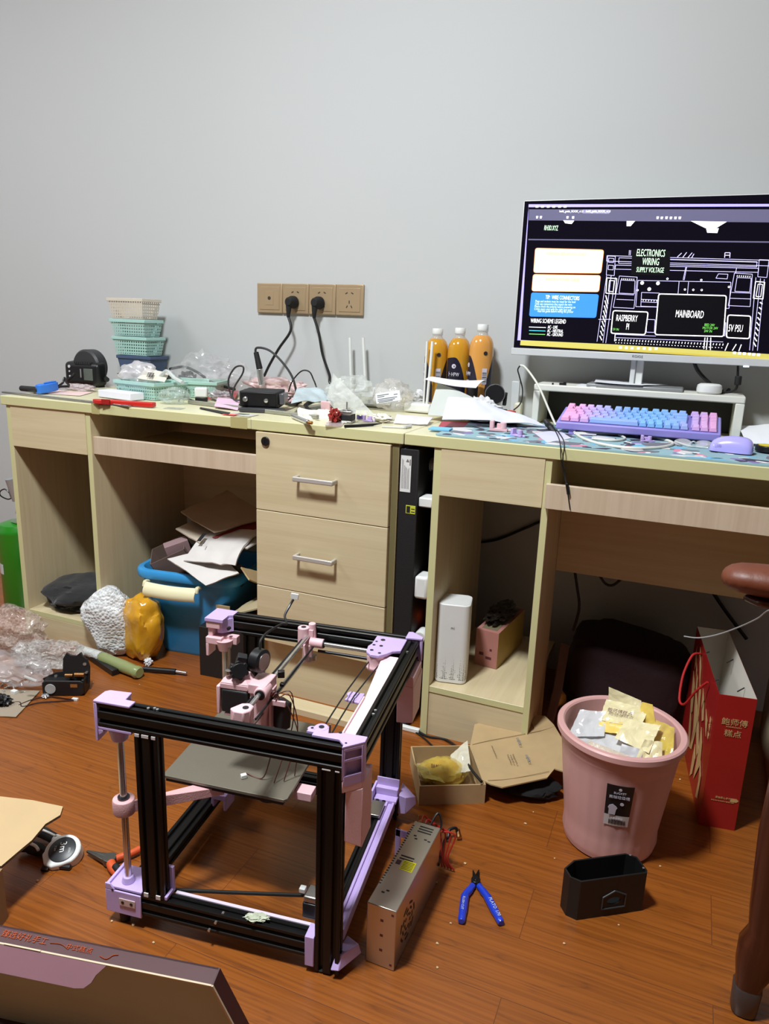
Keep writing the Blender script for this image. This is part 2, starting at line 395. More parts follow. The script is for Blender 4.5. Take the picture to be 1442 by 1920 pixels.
for (z0, z1) in ((.5225, .7205), (.3185, .5205), (.163, .3165)):
    dr = panel('drawer', .2705, .6345, YF-.004, YF+.014, z0, z1, d1, maple_x, maple_x, .001)
    if z0 > .5:
        handle(.390, .500, .618, dr)
        MB().cyl((.300, YF-.009, .699), (.300, YF-.004, .699), .0115).done('lock', blackp, dr, bevel=.001)
        MB().box(.2995, .3005, YF-.0095, YF-.009, .695, .703).done('keyhole', darkst, dr, smooth=False)
    elif z0 > .3: handle(.392, .502, .418, dr)
MB().box(.2755, .636, YF+.03, YF+.045, 0, .163).done('plinth', maple_x, d1, smooth=False)
for (a, b_) in ((-.2585, -.231), (.1945, .2435)):
    MB().box(a, b_, YF-.0008, YF+.0, .7235, .7505).box(a, b_, YF-.0008, YF+.02, .7503, .7508).done('brown_tape', mat('brown_packing_tape', (178, 168, 116), .25), d1, smooth=False, label='strip of brown packing tape over the front edge')

d2 = thing('desk', 'maple laminate desk on the right under the monitor, with cubby and keyboard tray', 'desk', (1.1, -.16, 0))
panel('tabletop', .6665, 1.57, YF, YB, .724, .75, d2, deskt, edge, .0015)
panel('side_panel', .7385, .756, YF+.004, YB-.09, 0, .724, d2, maple)
panel('divider_panel', .9905, 1.0055, YF+.004, YB-.31, 0, .724, d2, maple)
panel('side_panel', 1.535, 1.553, YF+.004, YB-.09, 0, .724, d2, maple)
panel('apron', .756, .9905, YF+.002, YF+.018, .615, .7235, d2, maple_x, maple_x)
panel('shelf', .756, .9905, YF+.006, YB-.09, .117, .133, d2, maple_y)
panel('plinth', .756, .9905, YF+.008, YF+.022, 0, .1165, d2, maple_x, maple_x)
kt = panel('keyboard_tray', .9985, 1.5335, YF-.012, YF+.003, .6185, .672, d2, pinkwood, pinkwood)
MB().box(1.0075, 1.53, YF+.003, -.08, .625, .64).done('tray_board', maple_x, kt, smooth=False)
MB().box(1.0065, 1.5345, -.226, -.211, .418, .724).done('modesty_panel', maple_x, d2, smooth=False)

# ---------------------------------------------------------------- sockets and plugs on the wall
sock = mat('champagne_plastic', (176, 152, 120), .35, metal=.25)
sockd = mat('socket_slot', (60, 46, 34), .6)
px0, pz0 = -.0472, 1.0125; PW = .0925
def S_(k): return px0 + k*PW
for k in range(4):
    x = S_(k); z = pz0; y = .10
    lab = ['champagne aerial socket plate with one round hole, leftmost on the wall',
           'champagne power socket plate holding the left black plug',
           'champagne power socket plate holding the right black plug',
           'champagne power socket plate with nothing plugged in, rightmost on the wall'][k]
    t = thing('wall_socket', lab, 'socket', (x+PW/2, y, z+.044), group=None)
    MB().box(x+.0006, x+PW-.0006, y-.009, y-.0001, z, z+.0895).done('plate', sock, t, bevel=.002)
    MB().box(x+.011, x+PW-.011, y-.0105, y-.009, z+.010, z+.079).done('insert', sock, t, bevel=.0008)
    b = MB(); cx = x+PW/2
    if k == 0:
        b.box(cx-.0145, cx+.0145, y-.0112, y-.0105, z+.024, z+.066)
        b.done('module', sock, t, bevel=.0005)
        MB().cyl((cx, y-.0118, z+.045), (cx, y-.0112, z+.045), .0055).done('aerial_hole', sockd, t)
    else:
        for s in (-1, 1):
            b.cbox((cx+s*.0095, y-.0106, z+.064), (.008, .0006, .003), (0, s*.5, 0))
            b.cbox((cx+s*.0075, y-.0106, z+.025), (.0028, .0006, .008), (0, s*-.5, 0))
        b.box(cx-.0015, cx+.0015, y-.0109, y-.0103, z+.034, z+.043)
        b.done('slots', sockd, t, smooth=False)
def wall_plug(cx, lab, path):
    z = pz0+.034; y = .089
    t = thing('power_plug', lab, 'plug', (cx, y, z))
    MB().lathe([(0, 0), (.0165, 0), (.019, .003), (.0185, .016), (.0155, .020), (.014, .034), (.010, .038), (0, .038)], X=frame((cx, y-.0002, z), (1,0,0), (0,0,1)), n=28, sx=.95).done('plug_body', rubber, t)
    MB().cyl((cx-.003, y-.026, z+.006), (cx-.004, y-.028, z-.034), .0115, .0065).cyl((cx-.004, y-.028, z-.034), (cx-.0045, y-.028, z-.046), .0062, .005).done('strain_relief', rubber, t)
    MB().tube([(cx-.0045, y-.028, z-.044)]+path, .0042, n=8).done('cable', wirem, t)
wall_plug(S_(1)+.043, 'black angled plug in the second socket with thick cable to the black box', [(0.0956, 0.0550, 0.9611), (0.0580, 0.0450, 0.9034), (0.0185, 0.0400, 0.8361), (-0.0006, 0.0450, 0.7899), (0.04,.045,.757)])
wall_plug(S_(2)+.040, 'black angled plug in the third socket with cable dropping behind the bags', [(0.1910, 0.0600, 0.9567), (0.2048, 0.0600, 0.8938), (0.2295, 0.0600, 0.8341), (0.2399, 0.0550, 0.8044), (0.33,.05,.756)])

# ---------------------------------------------------------------- things between and beside the desks
t = thing('computer_case', 'tall black computer case with white rating label between the desks', 'computer case', (.678, -.2, 0))
MB().box(.6545, .7015, -.413, .0, .002, .715).done('case_panel', blackm, t, bevel=.003)
b = MB().box(.6575, .6835, -.4139, -.4131, .612, .698)
b.done('rating_label', white, t, smooth=False, label='white rating label')
b = MB()
for i, x in enumerate((.661, .6635, .667, .6695, .672, .6755, .678)): b.box(x, x+.0009, -.4143, -.4139, .620, .62+[.07,.068,.055,.052,.05,.047,.05][i])
b.box(.6795, .682, -.4143, -.4139, .676, .690)
F = frame((.6745, -.4143, .687), (1,0,0), (0,0,1))
b.prism([(-.004,-.003),(.004,-.003),(0,.004)], 0, .0003, X=F)
b.done('label_print', mat('grey_ink', (120, 110, 112), .6), t, smooth=False)
b = MB().box(.6745, .6985, -.4139, -.4131, .561, .581); b.done('sticker', mat('yellow_sticker', (196, 200, 60), .4), t, bevel=.002, label='yellow energy sticker')
MB().box(.6765, .6855, -.4142, -.4139, .563, .579).box(.688, .697, -.4142, -.4139, .565, .567).box(.688, .697, -.4142, -.4139, .572, .574).done('sticker_print', ink, t, smooth=False)

ps = thing('power_strip', 'black power strip standing upright on the right desk side panel', 'power strip', (.726, -.3, 0.1))
MB().box(.7215, .7383, -.36, -.315, .12, .69).done('strip_body', blackp, ps, bevel=.003)
MB().box(.7195, .7215, -.345, -.33, .2635, .288).done('switch', mat('orange_light', (255, 92, 30), .3, emit=2.2), ps, bevel=.001, label='glowing orange rocker switch')
t = thing('power_adapter', 'white flat charger in the power strip, upper of the two', 'charger', (.71, -.38, .59))
MB().box(.7035, .7375, -.408, -.3605, .579, .602).done('adapter_body', white, t, bevel=.003)
MB().box(.712, .7145, -.3605, -.352, .587, .594).done('prong', steel, t)
t = thing('power_adapter', 'white cube charger in the power strip above the orange light', 'charger', (.71, -.38, .36))
MB().box(.7035, .7375, -.412, -.3605, .352, .409).done('adapter_body', white, t, bevel=.007, seg=3)
MB().box(.712, .7145, -.3605, -.352, .378, .386).done('prong', steel, t)
t = thing('power_plug', 'rounded white plug in the power strip below the orange light', 'plug', (.71, -.38, .3))
MB().lathe([(0, 0), (.014, 0), (.016, .004), (.016, .028), (.012, .034), (0, .034)], X=frame((.7195, -.361, .247), (1,0,0), (0,0,1)), n=24).done('plug_body', white, t)
t = thing('power_plug', 'dim grey plug at the top of the power strip between the desks', 'plug', (.71, -.38, .66))
MB().cyl((.7055, -.33, .668), (.7205, -.33, .668), .013).cyl((.7035, -.33, .668), (.7065, -.33, .668), .017).done('plug_body', mat('grey_plastic', (150, 148, 146), .5), t, bevel=.001)
tag(MB().box(.655, .7385, -.424, -.412, 0, .012).done('cable_trunking', white, bevel=.002), 'short white strip of cable trunking on the floor between the desks', 'trunking')
tag(MB().tube([(0.7094, -0.4035, 0.0040), (0.7613, -0.4281, 0.0040), (0.8129, -0.4245, 0.0040), (0.8755, -0.5014, 0.0300), (0.9155, -0.5815, 0.0500), (0.9530, -0.6262, 0.0540)], .0032).done('power_cable', wirem), 'black cable from the gap running over the small cardboard box', 'cable')
tag(MB().tube([(0.7125, -0.4114, 0.0030), (0.7581, -0.4387, 0.0030), (0.7908, -0.4649, 0.0030)], .0022).done('power_cable', wirem), 'thin black cable end beside the right desk cubby', 'cable')
tag(MB().box(.30, .60, -.475, -.425, 0, .018).done('wood_batten', maple_x, bevel=.001, smooth=False), 'pale wooden batten on the floor below the drawers', 'batten')
tag(MB().tube([(0.6961, 0.0900, 0.3580), (0.7766, 0.0920, 0.3794), (0.8609, 0.0920, 0.4276), (0.9127, 0.0920, 0.4588)], .004).done('power_cable', wirem), 'black cable hanging on the wall inside the right cubby', 'cable')
tag(MB().tube([(1.0439, -0.1900, 0.4253), (1.0570, -0.1900, 0.3712), (1.0677, -0.1900, 0.3162), (1.0592, -0.1900, 0.2538)], .0035).done('power_cable', wirem), 'black cable hanging straight below the right desk back board', 'cable')
tag(MB().tube([(1.1053, -0.2000, 0.4175), (1.1239, -0.1950, 0.3928), (1.1429, -0.1950, 0.3919), (1.1631, -0.2000, 0.4176)], .0035).done('power_cable', wirem), 'small black cable loop dipping under the right desk back board', 'cable')
tag(MB().tube([(1.3698, 0.0850, 0.3362), (1.4175, 0.0850, 0.2761), (1.4795, 0.0850, 0.2066)], .005).done('power_cable', wirem), 'slanting black cable on the wall behind the red bag', 'cable')

# ---------------------------------------------------------------- the half-built 3D printer frame
PM = Matrix.Translation((.471, -1.200, 0)) @ Matrix.Rotation(.141, 4, 'Z')
pr = thing('printer_frame', 'unfinished 3D printer of black aluminium extrusions with lilac and pink printed corners', '3D printer', M=PM)
def extr(name, p0, p1, wdir, w=.04, t=.02, ngr=2, mt=anod):
    """slotted extrusion from p0 to p1 (axis points, printer space); wdir is the wide direction, slots run along"""
    p0 = Vector(p0); p1 = Vector(p1); ax = (p1-p0).normalized(); wd = Vector(wdir); td = ax.cross(wd)
    s = .0031; g = .006; k = w/ngr; pts = []
    # closed section outline with V slots on the wide faces and one on each narrow face
    def side(sign):
        out = []
        for i in range(ngr):
            c = -w/2 + k*(i+.5)
            out += [(c-s-.0012, 0), (c-s, .0014), (c-s, .0022), (c-.0052, .0022), (c-.0052, .0034), (c-.003, g), (c+.003, g), (c+.0052, .0034), (c+.0052, .0022), (c+s, .0022), (c+s, .0014), (c+s+.0012, 0)]
        return out
    top = [(a, t/2-d) for a, d in side(1)]; bot = [(-a, -(t/2-d)) for a, d in side(1)]
    def narrow():
        return [(s+.0012, 0), (s, .0014), (s, .0022), (.0052, .0022), (.003, g-.001), (-.003, g-.001), (-.0052, .0022), (-s, .0022), (-s, .0014), (-s-.0012, 0)]
    right = [(w/2-d, a) for a, d in narrow()]; left = [(-w/2+d, -a) for a, d in narrow()]
    c = .001
    poly = [(-w/2, t/2-c), (-w/2+c, t/2)] + top + [(w/2-c, t/2), (w/2, t/2-c)] + right + [(w/2, -t/2+c), (w/2-c, -t/2)] + bot + [(-w/2+c, -t/2), (-w/2, -t/2+c)] + left
    m = Matrix((wd, td, ax)).transposed().to_4x4(); m.translation = p0
    return MB(PM).prism(poly, 0, (p1-p0).length, X=m).done(name, mt, pr, smooth=False)
Z3 = (0, 0, 1)
extr('extrusion', (0, .010, .386), (.402, .010, .386), (0, 0, 1))            # top front
extr('extrusion', (.018, .400, .386), (.402, .400, .386), (0, 0, 1))         # top back
extr('extrusion', (.418, .026, .386), (.418, .392, .386), (0, 0, 1))         # top right
extr('extrusion', (.082, .010, .067), (.082, .010, .3655), (1, 0, 0))        # posts
extr('extrusion', (.382, .010, .004), (.382, .010, .3655), (1, 0, 0))
extr('extrusion', (.380, .400, .004), (.380, .400, .3655), (1, 0, 0))
extr('extrusion', (.082, .400, .067), (.082, .400, .3655), (1, 0, 0))
extr('extrusion', (.012, .010, .046), (.3615, .010, .046), (0, 0, 1))        # bottom front
extr('extrusion', (.050, .400, .046), (.359, .400, .046), (0, 0, 1))         # bottom back
extr('extrusion', (.032, .030, .046), (.032, .390, .046), (1, 0, 0))         # bottom left, flat
extr('extrusion', (.372, .030, .046), (.372, .388, .046), (0, 0, 1))         # bottom right
for u, v in ((.372, .010), (.370, .400)):
    MB(PM).cyl((u, v, 0), (u, v, .0045), .008, .0095).done('foot', rubber, pr, each=True)
MB(PM).cyl((.02, .01, 0), (.02, .01, .0215), .008, .0095).cyl((.06, .40, 0), (.06, .40, .0265), .008, .0095).done('foot', rubber, pr, each=True)
def lil(name, m=lilac): return name, m
# --- front left top corner
b = MB(PM)
b.prism([(-.006,-.001),(.058,-.001),(.058,.016),(.040,.017),(.037,.039),(.0,.036),(-.006,.03)], .4062, .4105)
b.hexa([(-.006,-.001,.340),(-.0005,-.001,.340),(-.0005,.036,.345),(-.006,.036,.345),(-.006,-.001,.406),(-.0005,-.001,.406),(-.0005,.036,.406),(-.006,.036,.406)])
b.box(-.0005, .037, .0205, .0365, .372, .4062)
b.prism([(-.0005,.0),(.058,.0),(.058,.030),(-.0005,.034)], .3605, .3657)
b.cyl((.025, .018, .338), (.025, .018, .3606), .0125, .0175)
b.hexa([(-.0005,.0,.349),(.008,.0,.356),(.008,.03,.356),(-.0005,.03,.349),(-.0005,.0,.3606),(.008,.0,.3606),(.008,.03,.3606),(-.0005,.03,.3606)])
b.done('corner_bracket', lilac, pr, bevel=.0012)
# --- back left top corner
b = MB(PM)
b.prism([(-.006,.358),(.034,.358),(.034,.385),(.042,.389),(.042,.412),(-.006,.414)], .400, .4065)
b.prism([(.026,.371),(.042,.3885),(.042,.3885),(.0425,.3895),(.016,.3895),(.016,.371)], .372, .400)
b.box(-.006, .020, .3895, .412, .366, .400)
b.done('corner_bracket', lilac, pr, bevel=.001)
b = MB(PM)
b.box(-.004, .026, .360, .386, .385, .3995).box(-.002, .008, .364, .386, .360, .385).box(-.004, .030, .357, .388, .352, .366)
b.box(-.004, .002, .357, .388, .325, .352)
b.cyl((.030, .372, .336), (.030, .372, .360), .012, .0185).box(.02, .056, .374, .3895, .349, .3655)
b.done('rod_holder', pinkp, pr, bevel=.001)
MB(PM).cyl((.042, .3655, .386), (.042, .372, .386), .0035).done('bolt_hole', ink, pr, each=True)
# --- front right top corner
b = MB(PM)
b.prism([(.402,-.008),(.429,.016),(.429,.030),(.395,.030),(.372,.022),(.350,.0205),(.350,.0105),(.392,.0105),(.4015,.0)], .4062, .4105)
b.prism([(.402,-.008),(.4055,-.005),(.4055,.018),(.402,.018)], .3560, .4062)
b.prism([(.4255,.0125),(.429,.016),(.429,.0255),(.4255,.0255)], .345, .4062)
b.prism([(.4045,-.006),(.427,.014),(.427,.018),(.4045,-.002)], .345, .362)
b.prism([(.4045,-.006),(.427,.014),(.427,.018),(.4045,-.002)], .384, .389)
b.prism([(.4045,-.006),(.427,.014),(.427,.018),(.4045,-.002)], .401, .4062)
b.prism([(.4045,.006),(.425,.0225),(.425,.0255),(.4045,.018)], .345, .4062)
b.done('corner_bracket', lilac, pr, bevel=.0008)
b = MB(PM)
b.prism([(.4025,-.0075),(.4275,.0145),(.429,.03),(.4035,.02)], .335, .356)
b.hexa([(.406,.0,.250),(.430,.012,.236),(.430,.062,.236),(.406,.058,.250),(.4065,-.002,.335),(.4285,.014,.335),(.4285,.066,.344),(.4065,.06,.344)])
b.done('idler_housing', pinkp, pr, bevel=.0015)
b = MB(PM)
def lobes(cs, z0, z1):
    for (u, v, r) in cs: b.cyl((u, v, z0), (u, v, z1), r, n=24)
lobes([(.356, .036, .0105), (.343, .029, .006)], .404, .4095)
b.prism([(.338,.0205),(.372,.0205),(.366,.042),(.346,.040)], .404, .409)
b.done('idler_plate', lilac, pr, bevel=.0008)
MB(PM).cyl((.356, .036, .4095), (.356, .036, .4102), .0042).cyl((.344, .029, .4095), (.344, .029, .4101), .0022).cyl((.404, .004, .4105), (.404, .004, .411), .0017).cyl((.388, .028, .4105), (.388, .028, .411), .0026).done('bolt_hole', ink, pr, each=True)
# --- back right top corner
b = MB(PM)
b.prism([(.346,.389),(.346,.350),(.342,.338),(.345,.315),(.356,.303),(.372,.303),(.383,.315),(.392,.330),(.4055,.336),(.4055,.389)], .4005, .4065)
b.prism([(.402,.389),(.402,.418),(.410,.420),(.4345,.402),(.4345,.392)], .4062, .4105)
b.prism([(.402,.411),(.402,.418),(.410,.420),(.4345,.402),(.4345,.3925),(.4295,.3925),(.4295,.3985),(.408,.4135)], .362, .4062)
b.done('corner_bracket', lilac, pr, bevel=.001)
b = MB(PM)
for (u, v, r) in ((.3535, .322, .0035), (.3705, .314, .003), (.3515, .345, .003), (.3655, .345, .0035), (.362, .372, .0045), (.352, .3615, .0025)):
    b.cyl((u, v, .4064), (u, v, .4069), r)
b.done('bolt_hole', ink, pr, each=True)
b = MB(PM)
b.lathe([(0, 0), (.017, 0), (.019, .006), (.016, .012), (.0175, .022), (.0175, .030), (0, .030)], (.3625, .322, .3705), 28)
b.hexa([(.404,.330,.262),(.436,.326,.268),(.436,.388,.268),(.404,.388,.262),(.404,.322,.345),(.436,.318,.345),(.438,.39,.352),(.404,.39,.352)])
b.prism([(.4045,.322),(.436,.318),(.436,.39),(.4045,.39)], .345, .3655)
b.done('motor_mount', pinkp, pr, bevel=.0015)
MB(PM).cyl((.388, .348, .382), (.388, .348, .4005), .013).cyl((.388, .348, .378), (.388, .348, .382), .015).done('pulley', blackp, pr, bevel=.0008)
# pink cable channel inside the right top rail
b = MB(PM)
b.hexa([(.380,.055,.366),(.4045,.055,.366),(.4045,.185,.366),(.380,.185,.366),(.380,.055,.384),(.4045,.055,.388),(.4045,.185,.388),(.380,.185,.384)])
b.hexa([(.372,.192,.360),(.4045,.186,.360),(.4045,.325,.366),(.378,.325,.366),(.376,.192,.372),(.4045,.186,.384),(.4045,.325,.398),(.374,.325,.398)])
b.box(.378, .381, .055, .185, .384, .3875)
b.done('cable_channel', mat('pale_pink_print', (240, 206, 210), .45, bump=.2, bscale=400), pr, bevel=.001)
b = MB(PM); lobes([(.352, .205, .0085), (.358, .188, .007)], .372, .377); b.prism([(.345,.185),(.372,.180),(.372,.215),(.352,.213)], .372, .376)
b.done('belt_clamp', lilac, pr, bevel=.0008)
# belts and steel wires by the right rail
MB(PM).tube([(.350, .045, .392), (.348, .19, .390), (.352, .318, .388)], .0013, sub=2).tube([(.364, .045, .385), (.3605, .19, .382), (.372, .318, .384)], .0013, sub=2).done('belt', rubber, pr, each=True)
MB(PM).cyl((.372, .05, .330), (.3765, .30, .372), .0016, n=8).cyl((.3565, .075, .335), (.3565, .075, .392), .0016, n=8).done('tie_rod', steelr, pr, each=True)
# vertical rods
for (u, v) in ((.025, .018), (.030, .372)):
    MB(PM).cyl((u, v, .05), (u, v, .345), .0056, n=24).done('smooth_rod', steel, pr)
MB(PM).cyl((.0435, .366, .05), (.0435, .366, .345), .003, n=12).done('lead_screw', steelr, pr)
# --- bottom left front foot
b = MB(PM)
b.prism([(-.006,-.003),(.060,-.003),(.060,.0),(-.006,.0)], .022, .0655)
b.hexa([(-.006,-.003,.0655),(.012,-.003,.0655),(.012,.0,.0655),(-.006,.0,.0655),(-.006,-.003,.077),(.004,-.003,.077),(.004,.0,.077),(-.006,.0,.077)])
b.prism([(-.006,0),(-.0005,0),(-.0005,.052),(-.006,.052)], .022, .0745)
b.prism([(-.0005,0),(.0605,0),(.0605,.030),(.052,.052),(-.0005,.052)], .0662, .071)
b.cyl((.025, .018, .071), (.025, .018, .082), .0115, .0085)
b.done('foot_bracket', lilac, pr, bevel=.0012)
MB(PM).prism([(.020,-.0045),(.050,-.0045),(.050,-.003),(.020,-.003)], .040, .054).done('bracket_plate', mat('tan_print', (204, 180, 176), .5), pr, bevel=.004, seg=3)
MB(PM).cyl((.027, -.0049, .047), (.027, -.0044, .047), .0028).cyl((.043, -.0049, .047), (.043, -.0044, .047), .0028).cyl((.008, -.0034, .066), (.008, -.003, .066), .002).cyl((.042, .038, .071), (.042, .038, .0714), .0025).done('bolt_hole', ink, pr, each=True)
# lilac plates behind the front left post and at its foot
MB(PM).box(.0605, .108, .0203, .0265, .067, .115).box(.1025, .1075, .0, .0265, .067, .074).done('post_clamp', lilac, pr, bevel=.001)
b = MB(PM)
for (u0, u1, z0) in ((.066, .074, .067), (.088, .096, .067)): b.box(u0, u1, -.002, .0, z0, z0+.007)
for (u0, u1) in ((.064, .072), (.076, .088), (.093, .100)): b.box(u0, u1, -.0012, .0, .3605, .3654)
for (u0, u1) in ((.370, .383), (.390, .3965)): b.box(u0, u1, -.0008, .0, .3635, .3652)
b.done('slot_nut', mat('pale_nut', (214, 206, 206), .4), pr, smooth=False, each=True)
# --- front bottom cover strip and right rail channel
MB(PM).box(.110, .352, .0215, .0275, .060, .066).done('strip_cover', mat('pale_lilac_print', (222, 208, 226), .45), pr, bevel=.0008)
b = MB(PM)
b.box(.3465, .3615, -.002, .0265, .012, .0665)
b.done('rail_joint', lilac, pr, bevel=.001)
b = MB(PM)
b.box(.3825, .4005, .030, .366, .044, .060).box(.3825, .3875, .030, .366, .060, .064).box(.3955, .4005, .030, .366, .060, .064)
b.done('wire_channel', lilac, pr, bevel=.0008)
b = MB(PM)
b.hexa([(.390,-.006,.018),(.404,-.004,.018),(.428,.040,.018),(.404,.046,.018),(.392,.008,.030),(.404,.006,.040),(.424,.036,.038),(.402,.044,.042)])
b.done('corner_skid', lilac, pr, bevel=.0015)
b = MB(PM)
b.box(.357, .4025, .378, .3895, .0665, .082).box(.352, .3565, .358, .395, .03, .085)
b.box(.357, .4035, .362, .3895, .060, .0665).box(.357, .4035, .3875, .3897, .0665, .100)
b.hexa([(.4035,.384,.024),(.420,.380,.03),(.438,.398,.045),(.4035,.418,.024),(.4035,.384,.068),(.418,.382,.066),(.436,.400,.060),(.4035,.418,.075)])
b.done('foot_bracket', lilac, pr, bevel=.001)
b = MB(PM).box(.360, .385, .300, .345, .069, .075); b.done('rail_slider', steelr, pr, bevel=.001)
# bottom left back bracket seen under the bed
b = MB(PM); b.box(.050, .082, .262, .300, .0665, .078).box(.050, .056, .262, .300, .05, .0665).box(.076, .082, .262, .300, .045, .0665); b.done('cable_bracket', lilac, pr, bevel=.001)
# belt across the bottom and the right bottom motor
MB(PM).tube([(0.0909, 0.0350, 0.0556), (0.2178, 0.0400, 0.0777), (0.3402, 0.0450, 0.1000)], .0030).done('filament_tube', rubber, pr)
b = MB(PM); b.box(.330, .3605, .030, .062, .070, .096)
mo = b.done('stepper_motor', blackp, pr, bevel=.002)
MB(PM).box(.331, .3595, .031, .061, .0962, .108).done('motor_cap', steelr, mo, bevel=.003)
MB(PM).box(.322, .332, .036, .046, .108, .116).done('motor_connector', white, mo, bevel=.001)
MB(PM).box(.331, .3595, .031, .061, .0675, .0698).done('motor_base', steelr, mo, bevel=.0006)
b = MB(PM); b.box(.3625, .3645, .045, .105, .085, .165).box(.3625, .3645, .035, .055, .085, .25); b.cyl((.3615, .075, .13), (.3645, .075, .13), .018)
b.done('side_plate', lilac, pr, bevel=.0005)
MB(PM).cyl((.3655, .075, .13), (.3648, .075, .13), .010).done('plate_hole', ink, pr)
# --- the bed and its arms
bed = MB(PM).prism([(.042,.108),(.044,.106),(.268,.104),(.273,.109),(.270,.340),(.262,.345),(.150,.348),(.145,.340),(.040,.338),(.036,.330)], .214, .2195).done('print_bed', mat('spring_steel_sheet', (118, 112, 98), .5, metal=.35, bump=.1, bscale=500), pr, bevel=.0006)
MB(PM).prism([(.046,.110),(.266,.108),(.266,.336),(.042,.334)], .206, .2138).done('bed_plate', blackm, bed, bevel=.0006)
b = MB(PM); b.cyl((.22, .16, .180), (.22, .16, .2058), .022); b.box(.14, .26, .15, .17, .190, .2058); b.done('bed_support', blackp, bed)
b = MB(PM)
b.lathe([(.0065,0),(.0165,0),(.0175,.004),(.0175,.022),(.0165,.026),(.0065,.026)], (.025, .018, .204), 28, sx=1.05, sy=1.0)
b.hexa([(.030,.010,.206),(.045,.022,.206),(.150,.125,.190),(.120,.135,.190),(.030,.010,.228),(.045,.022,.228),(.150,.125,.206),(.120,.135,.206)])
b.done('bed_arm', mat('warm_pink_print', (226, 176, 178), .45, bump=.25, bscale=400), pr, bevel=.001)
MB(PM).lathe([(.0062,0),(.0095,0),(.0095,.003),(.0062,.003)], (.025, .018, .2305), 24).done('bearing', darkst, pr)
MB(PM).box(.022, .040, .350, .392, .205, .228).box(.030, .060, .320, .352, .192, .206).done('bed_arm', pinkp, pr, bevel=.001)
MB(PM).box(.268, .300, .150, .176, .190, .205).done('bed_clip', pinkp, pr, bevel=.001)
MB(PM).tube([(.225, .150, .262), (.212, .145, .2225), (0.1792, 0.1514, 0.2225)], .0011).done('sensor_lead', mat('brown_wire', (90, 44, 36), .5), pr)
MB(PM).cbox((0.1795, 0.1400, 0.2235), (.010, .008, .007), (0, 0, .7)).done('connector', white, pr, bevel=.0008)
# --- gantry
for z in (.3905, .3525):
    MB(PM).cyl((.2165, .070, z), (.2085, .378, z), .0041, n=20).done('gantry_rod', steel, pr)
MB(PM).cyl((.205, .080, .3855), (.1995, .375, .3855), .0022, n=12).cyl((.228, .085, .372), (.222, .375, .372), .0018, n=12).done('drive_belt', rubber, pr, each=True)
def gend(v, s):
    b = MB(PM)
    b.lathe([(0, 0), (.011, 0), (.0135, .006), (.0135, .050), (.010, .056), (0, .056)], (.214-.02*(v-.07), v, .344), 26)
    b.done('gantry_end', pinkp, pr, bevel=.001)
b = MB(PM)
b.prism([(.196,.060),(.205,.052),(.222,.052),(.230,.062),(.229,.078),(.218,.084),(.207,.080)], .378, .400)
b.prism([(.208,.060),(.230,.062),(.229,.078),(.210,.078)], .340, .378)
b.done('gantry_end', pinkp, pr, bevel=.002)
MB(PM).cyl((.219, .068, .4), (.219, .068, .4008), .005).done('bolt_head', ink, pr, each=True)
b = MB(PM)
b.cyl((.199, .377, .374), (.199, .377, .408), .0115).cyl((.214, .385, .378), (.214, .385, .415), .0095, .007).box(.199, .219, .375, .388, .376, .404)
b.cyl((.214, .374, .3795), (.242, .374, .3795), .0095).cyl((.2095, .372, .340), (.2095, .372, .376), .0105)
b.done('gantry_end', pinkp, pr, bevel=.0012)
MB(PM).cyl((.199, .377, .408), (.199, .377, .4086), .005).cyl((.242, .374, .3795), (.2435, .374, .3795), .0082).done('bolt_head', ink, pr, each=True)
MB(PM).cyl((.24, .374, .3795), (.350, .372, .3795), .0042, n=20).done('cross_rod', steel, pr)
MB(PM).cyl((.23, .376, .362), (.350, .374, .362), .0030, n=12).done('cross_rod', darkst, pr)
MB(PM).cyl((.216, .374, .344), (.216, .374, .352), .0115).done('gantry_cap', steelr, pr)
# --- tool head
th = MB(PM)
th.prism([(.139,.137),(.190,.139),(.196,.150),(.196,.166),(.150,.172),(.136,.158)], .386, .396)
th.hexa([(.139,.137,.396),(.190,.139,.396),(.196,.166,.396),(.140,.168,.396),(.150,.150,.410),(.176,.150,.410),(.184,.166,.410),(.150,.168,.410)])
th.box(.133, .139, .136, .150, .338, .390)
th.cyl((.2165, .128, .3905), (.2145, .158, .3905), .0115, n=26)
th.box(.190, .222, .138, .186, .384, .4015)
th.hexa([(.196,.138,.305),(.214,.138,.305),(.218,.165,.305),(.198,.165,.305),(.192,.140,.386),(.226,.140,.386),(.226,.180,.386),(.192,.180,.386)])
th.box(.146, .190, .138, .160, .336, .3415)
head = th.done('tool_head', pinkp, pr, bevel=.0015)
MB(PM).box(.1415, .1895, .1365, .1675, .3425, .3855).done('motor_block', blackm, head, bevel=.003, seg=2)
MB(PM).cyl((.2165, .1265, .3905), (.2165, .1285, .3905), .0085).done('rod_bearing', darkst, head)
b = MB(PM)
k = Vector((.168, .150, .418)); nrm = Vector((.55, -.75, .25)).normalized()
b.cyl(k, k+nrm*.011, .013, n=24)
a = nrm.orthogonal().normalized(); c2 = nrm.cross(a)
for i in range(6):
    t = i*math.pi/3; q = k + (a*math.cos(t)+c2*math.sin(t))*.0125
    b.cyl(q, q+nrm*.010, .0042, n=12)
b.done('knob', blackp, head, bevel=.0006)
MB(PM).cbox((.163, .172, .426), (.016, .014, .018), (.2, .3, .5)).cyl((.150, .150, .408), (.156, .156, .424), .005).done('lever', blackm, head, bevel=.001, each=True)
MB(PM).lathe([(0, 0), (.004, 0), (.0062, .003), (.0062, .009), (0, .010)], (.152, .146, .408), 18).done('tension_screw', steelr, head)
pc = frame((.196, .172, .430), (.25, .97, 0), (0, 0, 1))
b = MB(PM); b.lathe([(0, -.011), (.017, -.011), (.0205, -.008), (.0205, .008), (.018, .010), (0, .010)], X=pc, n=36)
